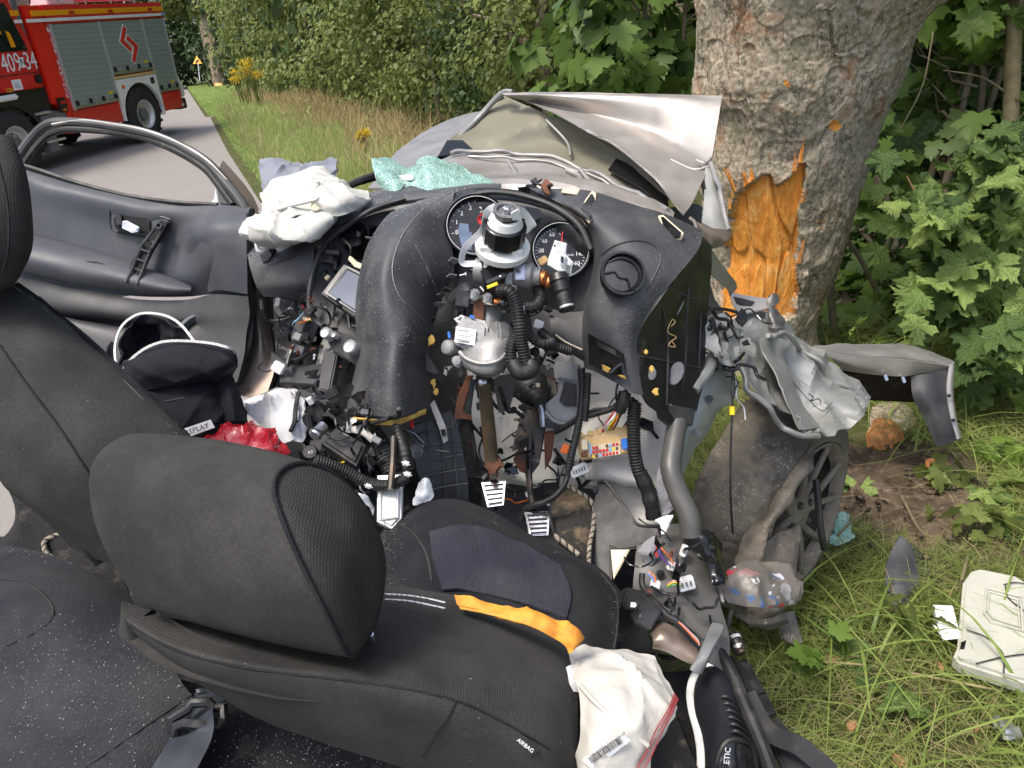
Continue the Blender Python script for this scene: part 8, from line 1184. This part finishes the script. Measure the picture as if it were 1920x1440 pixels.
one('tray_body', slab([(707, 890, 1.33), (752, 888, 1.33), (752, 970, 1.29), (734, 990, 1.28), (706, 976, 1.29)], .02, .004), M['white'], wt); one('tray_recess', slab([(714, 918, 1.318), (744, 918, 1.318), (743, 968, 1.282), (714, 972, 1.282)], .003, .001), M['paper'], wt)
for pts in ([(712, 915, 1.314), (746, 915, 1.314), (745, 971, 1.276), (712, 975, 1.276), (712, 915, 1.314)],): one('tray_rim', tube_w(PA(np.array(pts, float)), .0022, 6), M['white'], wt)
jk = one('grey_jacket', patch([[(488, 302, 2.12), (510, 298, 2.12), (545, 310, 2.12), (590, 312, 2.12), (630, 318, 2.10)], [(489, 325, 2.04), (512, 318, 2.02), (548, 325, 2.02), (590, 322, 2.02), (630, 328, 2.02)], [(493, 350, 2.0), (518, 352, 1.98), (550, 345, 1.98), (590, 340, 1.98), (625, 345, 1.98)], [(498, 372, 1.98), (525, 375, 1.96), (560, 370, 1.96), (595, 365, 1.96), (625, 365, 1.96)]], 12, .008, .006, 10, 6, .006, 12, folds=((.022, 34, 60, 2.2), (.015, 55, 130, 2.5))), M['denim']); tag(jk, 'grey fabric jacket bundled behind the white airbag', 'jacket')
os_ = one('orange_strap', patch([[(852, 1124, .92), (905, 1131, .91), (960, 1142, .90), (1020, 1158, .89), (1072, 1180, .885), (1086, 1198, .885)], [(856, 1131, .907), (902, 1139, .897), (958, 1152, .887), (1018, 1170, .878), (1066, 1190, .873), (1078, 1210, .875)], [(862, 1138, .902), (900, 1148, .894), (955, 1163, .884), (1012, 1184, .874), (1054, 1206, .871), (1064, 1222, .873)]], 9, .003, .003, 40, 5, .006, 24), M['strap']); tag(os_, 'orange yellow strap lying across the driver seat', 'strap')
# crumpled packet and muddy flap by the wheel
pk = root('crumpled_packet', P(1420, 1100, 1.62), 'crumpled grey packet with small blue and red print below the muddy wheel', 'packet')
one('wrapper', patch([[(1350, 1090, 1.55), (1385, 1062, 1.57), (1430, 1052, 1.60), (1480, 1062, 1.62), (1506, 1092, 1.64)], [(1352, 1110, 1.51), (1390, 1100, 1.52), (1430, 1095, 1.54), (1475, 1100, 1.57), (1504, 1110, 1.61)], [(1365, 1130, 1.50), (1395, 1136, 1.50), (1430, 1140, 1.52), (1470, 1136, 1.56), (1496, 1124, 1.6)]], 8, .004, .006, 18, 41, .008, 20), M['print_film'], pk)
mf = root('muddy_flap', P(1440, 1160, 2.0), 'muddy grey plastic flap under the wheel on the grass', 'plastic flap')
one('flap', patch([[(1380, 1150, 1.75), (1430, 1160, 1.8), (1480, 1150, 1.86)], [(1400, 1168, 1.76), (1440, 1172, 1.80), (1480, 1165, 1.86)], [(1420, 1176, 1.80), (1445, 1182, 1.84), (1478, 1170, 1.88)]], 6, .008, .006, 12), M['mudplastic'], mf); one('tongue', slab([(1462, 1150, 1.90), (1490, 1145, 1.92), (1506, 1205, 1.90), (1494, 1212, 1.88), (1468, 1196, 1.88)], .006, .002), M['mudplastic'], mf)
# shoe
sn = root('sneaker', P(1360, 1400, 1.32), 'black knit sneaker with white sole lying by the sill', 'shoe')
SL = [[(1312, 1262, 1.30), (1330, 1250, 1.29), (1352, 1254, 1.29), (1362, 1272, 1.30), (1345, 1285, 1.34), (1318, 1282, 1.34)], [(1302, 1290, 1.29), (1330, 1268, 1.255), (1364, 1272, 1.255), (1386, 1300, 1.29), (1360, 1320, 1.34), (1315, 1318, 1.34)], [(1304, 1330, 1.28), (1340, 1305, 1.235), (1378, 1308, 1.235), (1398, 1340, 1.275), (1370, 1365, 1.33), (1320, 1360, 1.33)], [(1318, 1375, 1.26), (1348, 1350, 1.215), (1388, 1355, 1.215), (1410, 1385, 1.255), (1380, 1410, 1.31), (1330, 1405, 1.31)], [(1322, 1430, 1.24), (1345, 1410, 1.20), (1395, 1410, 1.20), (1418, 1435, 1.24), (1390, 1460, 1.29), (1335, 1455, 1.29)], [(1318, 1500, 1.20), (1340, 1490, 1.16), (1395, 1490, 1.16), (1415, 1505, 1.20), (1390, 1520, 1.25), (1330, 1520, 1.25)]]
one('upper', loft(SL, 6, 6, .3), M['nylon'], sn)
one('sole', tube([(1348, 1250, 1.295), (1326, 1249, 1.30), (1306, 1266, 1.305), (1297, 1295, 1.305), (1300, 1330, 1.30), (1312, 1375, 1.285), (1318, 1420, 1.27), (1316, 1480, 1.24), (1314, 1520, 1.22)], [.008, .011], 10, 8), M['white'], sn)
for k in range(6): one('lace', tube([(1345+k*4, 1310+k*13, 1.232-.005*k), (1362+k*4, 1306+k*13, 1.224-.005*k), (1380+k*5, 1322+k*13, 1.232-.005*k), (1392+k*4.4, 1345+k*12, 1.255-.005*k)], .0028, 6, 6), M['rubber'], sn)
one('collar', tube([(1348, 1470, 1.19), (1346, 1425, 1.195), (1362, 1392, 1.20), (1390, 1388, 1.205), (1410, 1402, 1.215), (1416, 1440, 1.22)], .005, 8, 8), M['rubber'], sn); one('insole', patch([[(1352, 1400, 1.195), (1378, 1392, 1.195), (1405, 1402, 1.205)], [(1350, 1430, 1.188), (1380, 1430, 1.185), (1412, 1432, 1.2)], [(1350, 1480, 1.16), (1380, 1480, 1.155), (1408, 1480, 1.17)]], 5, .003), M['gloss'], sn)
text_obj('insole_text', 'ATHLETIC', P(1362, 1436, 1.183), cam_dir(84), cam_dir(174), .0125, M['whiteprint'], sn, .0002)
# ---- on the ground to the right
def gpt(x, y, h=.03): return ground_at(x, y, h)
def gsheet(rows, h, m=6, thick=.004, amp=0, scale=10, seed=1, crease=0, cs=12):
    G = np.array([[ground_at(x, y, h+z) for x, y, z in r] for r in rows]); return patch(G, m, thick, amp, scale, seed, crease, cs, None, True)
def gslab(out, h, t=.012, bev=.003): p = np.array([ground_at(x, y, h) for x, y in out]); return prism(p, np.array([0, 0, -t]), bev)
bt2 = root('beige_panel', gpt(1860, 1165), 'beige plastic cover panel lying on the grass', 'panel')
one('panel_body', gslab([(1822, 1068), (1836, 1064), (1905, 1078), (1990, 1130), (1990, 1290), (1900, 1272), (1800, 1240), (1788, 1228), (1796, 1210), (1800, 1160), (1806, 1090)], .10, .035, .008), M['tray'], bt2)
one('panel_frame', tube_w(np.array([ground_at(x, y, .103) for x, y in ((1850, 1102), (1914, 1120), (1918, 1184), (1858, 1166), (1846, 1150), (1850, 1102))]), .004, 6), M['tray'], bt2); one('inner_frame', tube_w(np.array([ground_at(x, y, .103) for x, y in ((1855, 1109), (1908, 1125), (1912, 1176), (1861, 1159), (1852, 1146), (1855, 1109))]), .003, 6), M['tray'], bt2)
one('slot_hole', gslab([(1802, 1204), (1812, 1200), (1808, 1216), (1800, 1216)], .103, .004, 0), M['gloss'], bt2)
for pts in ([(1812, 1180), (1850, 1195), (1880, 1225), (1882, 1262)], [(1830, 1244), (1880, 1232), (1930, 1225)], [(1885, 1098), (1890, 1120), (1920, 1145)], [(1882, 1096), (1905, 1092), (1930, 1096)]): one('loose_wire', tube_w(np.array([ground_at(x, y, .105) for x, y in cr(np.array(pts, float), 6)]), .0016, 5), M['rubber'], bt2)
for k, (o, lb, a) in enumerate((([(1734, 1150), (1752, 1144), (1780, 1188), (1770, 1200)], 'folded white paper slip, the left one of the pair by the beige panel', 0), ([(1750, 1134), (1786, 1136), (1802, 1196), (1768, 1200), (1758, 1170)], 'larger folded white paper slip overlapping its pair by the beige panel', 1))):
    q = [ground_at(x, y, .08+.012*k) for x, y in o]; tag(one('paper_slip', prism(np.array(q), np.array([0, 0, -.002]), 0), M['paper']), lb, 'paper', 'paper slips on the grass')
bs = root('black_shard', gpt(1700, 1080), 'curved grey black plastic trim shard standing in the soil', 'plastic shard')
one('outer_face', patch([[(1688, 1004, 2.24), (1700, 1012, 2.24), (1712, 1030, 2.24)], [(1664, 1050, 2.18), (1690, 1052, 2.17), (1720, 1062, 2.18)], [(1660, 1090, 2.13), (1690, 1090, 2.12), (1724, 1092, 2.14)], [(1668, 1125, 2.10), (1690, 1120, 2.09), (1712, 1108, 2.12)], [(1676, 1162, 2.08), (1686, 1150, 2.08), (1700, 1126, 2.10)]], 6, .006, .001, 10), M['greyplastic'] if False else M['dash'], bs); one('inner_rib', gslab([(1702, 1012), (1735, 1040), (1748, 1068), (1725, 1100), (1718, 1060)], .05, .012, .003), M['dash2'], bs); one('rib_hole', gslab([(1724, 1056), (1732, 1054), (1732, 1062), (1726, 1064)], .053, .003, 0), M['gloss'], bs)
gl = one('glass_shard', gsheet([[(1560, 985, .10), (1575, 960, .08), (1590, 965, .05)], [(1550, 1005, .05), (1572, 1000, .05), (1595, 995, .03)], [(1556, 1020, .03), (1574, 1022, .03), (1600, 1010, .02)]], .03, 7, .004, .01, 20, 2, .008, 25), M['glass']); tag(gl, 'pale green broken glass sheet beside the muddy wheel', 'glass')
fo = one('foil_scrap', gsheet([[(1852, 1346, .0), (1870, 1342, .03), (1890, 1352, .0)], [(1862, 1358, .02), (1882, 1360, .04), (1905, 1372, .02)], [(1872, 1378, .0), (1890, 1386, .02), (1920, 1388, .0)]], .05, 7, .002, .006, 40, 2, .005, 50), M['foil']); tag(fo, 'crumpled silver foil scrap on the grass at lower right', 'foil')
for k, (o, lb) in enumerate((([(1755, 1240), (1770, 1236), (1774, 1256), (1762, 1260)], 'orange brown wood chip left of the beige panel edge'), ([(1585, 1350), (1605, 1344), (1614, 1356), (1598, 1372), (1584, 1364)], 'brown wood chip in the grass right of the sill trim'), ([(1668, 1405), (1690, 1410), (1708, 1432), (1690, 1440), (1672, 1425)], 'wood chip at the bottom edge among long blades'), ([(1826, 1356), (1836, 1352), (1838, 1368), (1828, 1372)], 'small wood chip left of the silver foil scrap'), ([(1554, 1134), (1572, 1130), (1574, 1140), (1558, 1142)], 'small orange chip on the soil beside the wheel'), ([(1545, 1222), (1580, 1215), (1578, 1240), (1550, 1244)], 'brown leaf coloured wood flake below the muddy flap'), ([(1690, 1415), (1700, 1412), (1706, 1440), (1695, 1446)], 'narrow wood splinter beside the bottom chip'))):
    tag(one('wood_chip', gslab([(np.mean([q[0] for q in o])+(x-np.mean([q[0] for q in o]))*.7, np.mean([q[1] for q in o])+(y-np.mean([q[1] for q in o]))*.7) for x, y in o], .055, .012, .003), M['chip']), lb, 'wood chip', 'wood chips on the grass')
# fallen maple leaves
rr = np.random.default_rng(77)
FL = [(1580, 900, .13, 'left of the stump'), (1610, 905, .12, 'in front of the torn wood'), (1850, 915, .14, 'on the grass at right below the sapling'), (1880, 985, .12, 'at the right edge above the beige panel'), (1870, 960, .1, 'right of the bare soil'), (1915, 900, .14, 'at the right edge below the sapling'), (1565, 1160, .08, 'on the soil beside the packet'), (1525, 1095, .07, 'by the packet, yellow green'), (1840, 930, .1, 'over dry stems'), (1590, 1205, .1, 'in the long grass below the soil'), (1700, 1170, .07, 'beside the paper slips'), (1720, 1325, .1, 'pale, among lying grass'), (1605, 1265, .07, 'small, in the grass near the trim')]
for k, (x, y, z, lb) in enumerate(FL):
    o = bpy.data.objects.new('fallen_leaf', lm[k % 6]); link(o, None, Vector(ground_at(x, y, .06))); o.rotation_euler = (rr.normal()*.3, rr.normal()*.3, rr.uniform(0, 6.3)); o.scale = (z, z, z); tag(o, 'fallen green maple leaf '+lb, 'leaf', 'fallen maple leaves')
# broad weeds
for k, (x, y) in enumerate(((1560, 640), (1600, 660), (1740, 900), (1890, 860), (1640, 1180), (1500, 1250), (1820, 1010))):
    c = ground_at(x, y, .03); V, F = crown_leaves(c+np.array([0, 0, .05]), np.array([.12, .12, .06]), 26, .055, 800+k, 'maple', 6); o = empty('weed', c); leaf_obj('crown', (V, F), M['maple'] if k % 2 else M['leaf'], o); one('stem', tube_w(np.linspace(c-[0, 0, .04], c+[.01, .01, .06], 3), .004, 5), M['leaf'], o); tag(o, ['low weed with broad leaves at the foot of the struck trunk', 'low weed between struck trunk and torn wing', 'weed right of the torn wing flap', 'weed at the right edge under the sapling', 'small weed in the soil below the wheel', 'weed beside the sill pretensioner', 'weed left of the upper beige panel edge'][k], 'plant', 'low weeds')
# twigs
for k, (pts, lb) in enumerate((([(1800, 1100), (1815, 1040), (1818, 1010)], 'bent dry stalk upright above the beige panel'), ([(1560, 935), (1610, 930), (1665, 938)], 'dark straight twig behind the glass shard'), ([(1565, 1010), (1600, 975), (1635, 950)], 'grey split twig leaning across the glass shard'), ([(1690, 930), (1730, 1000), (1790, 1030)], 'thin brown twig on the bare soil'), ([(1540, 1240), (1640, 1250), (1800, 1280), (1900, 1300)], 'long pale grass stalk lying across the grass'))): tag(one('twig', tube_w(np.array([ground_at(x, y, .06+.03*math.sin(i*.7)) for i, (x, y) in enumerate(cr(np.array(pts, float), 5))]), .004 if k < 4 else .003, 6), M['stem'] if k < 4 else M['straw']), lb, 'twig')
# clods of soil
V, F, n0 = [], [], 0
for k in range(700):
    x, y = rr.uniform(.62, 1.75), rr.uniform(1.5, 3.0); 
    if math.exp(-((x-1.15)**2/.12+(y-2.15)**2/.12)) < rr.uniform(.1, 1): continue
    s = rr.uniform(.003, .014); q = rr.normal(size=(8, 3))*.25+np.array([(i, j, l) for i in (-1, 1) for j in (-1, 1) for l in (-1, 1)])*.6; V.append(np.array([x, y, .06])+q*s); F += [[n0+i for i in f] for f in ((0, 1, 3, 2), (4, 6, 7, 5), (0, 4, 5, 1), (2, 3, 7, 6), (0, 2, 6, 4), (1, 5, 7, 3))]; n0 += 8
o = bpy.data.objects.new('soil_clods', np_mesh('soil_clods', np.concatenate(V), np.array(F), [M['soil']], None, 0)); link(o, None, Vector((0, 0, 0))); tag(o, kind='stuff')
# ---- glass crumbs strewn over the car
def crumbs(name, specs, label=None):
    Vs, Fs, n0 = [], [], 0; r = np.random.default_rng(len(name)+len(specs))
    T = np.array([[0, 1, 2], [0, 3, 1], [1, 3, 2], [2, 3, 0]])
    for key, n, s0, s1, sc_, thr, region in specs:
        G, N = GRIDS[key]; nu, nv = G.shape[:2]; a = r.uniform(0, nu-1.001, n*3); b = r.uniform(0, nv-1.001, n*3); i = a.astype(int); j = b.astype(int); fa = (a-i)[:, None]; fb_ = (b-j)[:, None]
        p = G[i, j]*(1-fa)*(1-fb_)+G[i+1, j]*fa*(1-fb_)+G[i, j+1]*(1-fa)*fb_+G[i+1, j+1]*fa*fb_; nn = N[i, j]
        x, y = project(p); k = (fbm(p, sc_, 61) > r.uniform(thr-.35, thr+.35, len(p))) & (np.sum(nn*(CC-p), 1) > 0)
        if region: k &= (x > region[0]) & (x < region[2]) & (y > region[1]) & (y < region[3])
        p = p[k][:n]; nn = nn[k][:n]; m_ = len(p); s = s0*(s1/s0)**(r.random(m_)**2.2)
        q = r.normal(size=(m_, 4, 3)); q /= np.linalg.norm(q, axis=-1, keepdims=True); V = p[:, None]+nn[:, None]*s[:, None, None]*.3+q*s[:, None, None]*.75
        Vs.append(V.reshape(-1, 3)); Fs.append((np.arange(m_)[:, None, None]*4+T[None]).reshape(-1, 3)+n0); n0 += m_*4
    V = np.concatenate(Vs); o = bpy.data.objects.new(name, np_mesh(name, V, np.concatenate(Fs), [M['crumb']], None, 0)); link(o, None, Vector((0, 0, 0))); tag(o, kind='stuff')
crumbs('glass_crumbs', [('rear', 3300, .0003, .0016, 7, .1, None), ('carpet', 2600, .0005, .0022, 6, -.1, None), ('cushion', 2600, .0005, .0014, 7, .15, None), ('insul', 300, .0004, .0012, 5, .1, None), ('headrest', 70, .0004, .0012, 5, .1, None), ('dseat', 160, .0004, .001, 6, .2, None), ('pseat', 90, .0004, .001, 6, .2, None),
                        ('arch', 5200, .0004, .0016, 6, .05, None), ('dashR', 2000, .0004, .0012, 7, .15, None), ('dashL', 3200, .0005, .0022, 7, .0, None), ('dashE', 120, .0005, .0012, 7, .1, None), ('door', 90, .0006, .0014, 5, .1, None)])

# lettering becomes ordinary meshes
for o in [o for o in COL.objects if o.type == 'FONT']:
    me = bpy.data.meshes.new_from_object(o); n = o.name; kids = dict(o.items()); mw = o.matrix_basis.copy(); pi = o.matrix_parent_inverse.copy(); pa = o.parent
    me.name = n; bpy.data.objects.remove(o); q = bpy.data.objects.new(n, me); COL.objects.link(q); q.parent = pa; q.matrix_parent_inverse = pi; q.matrix_basis = mw
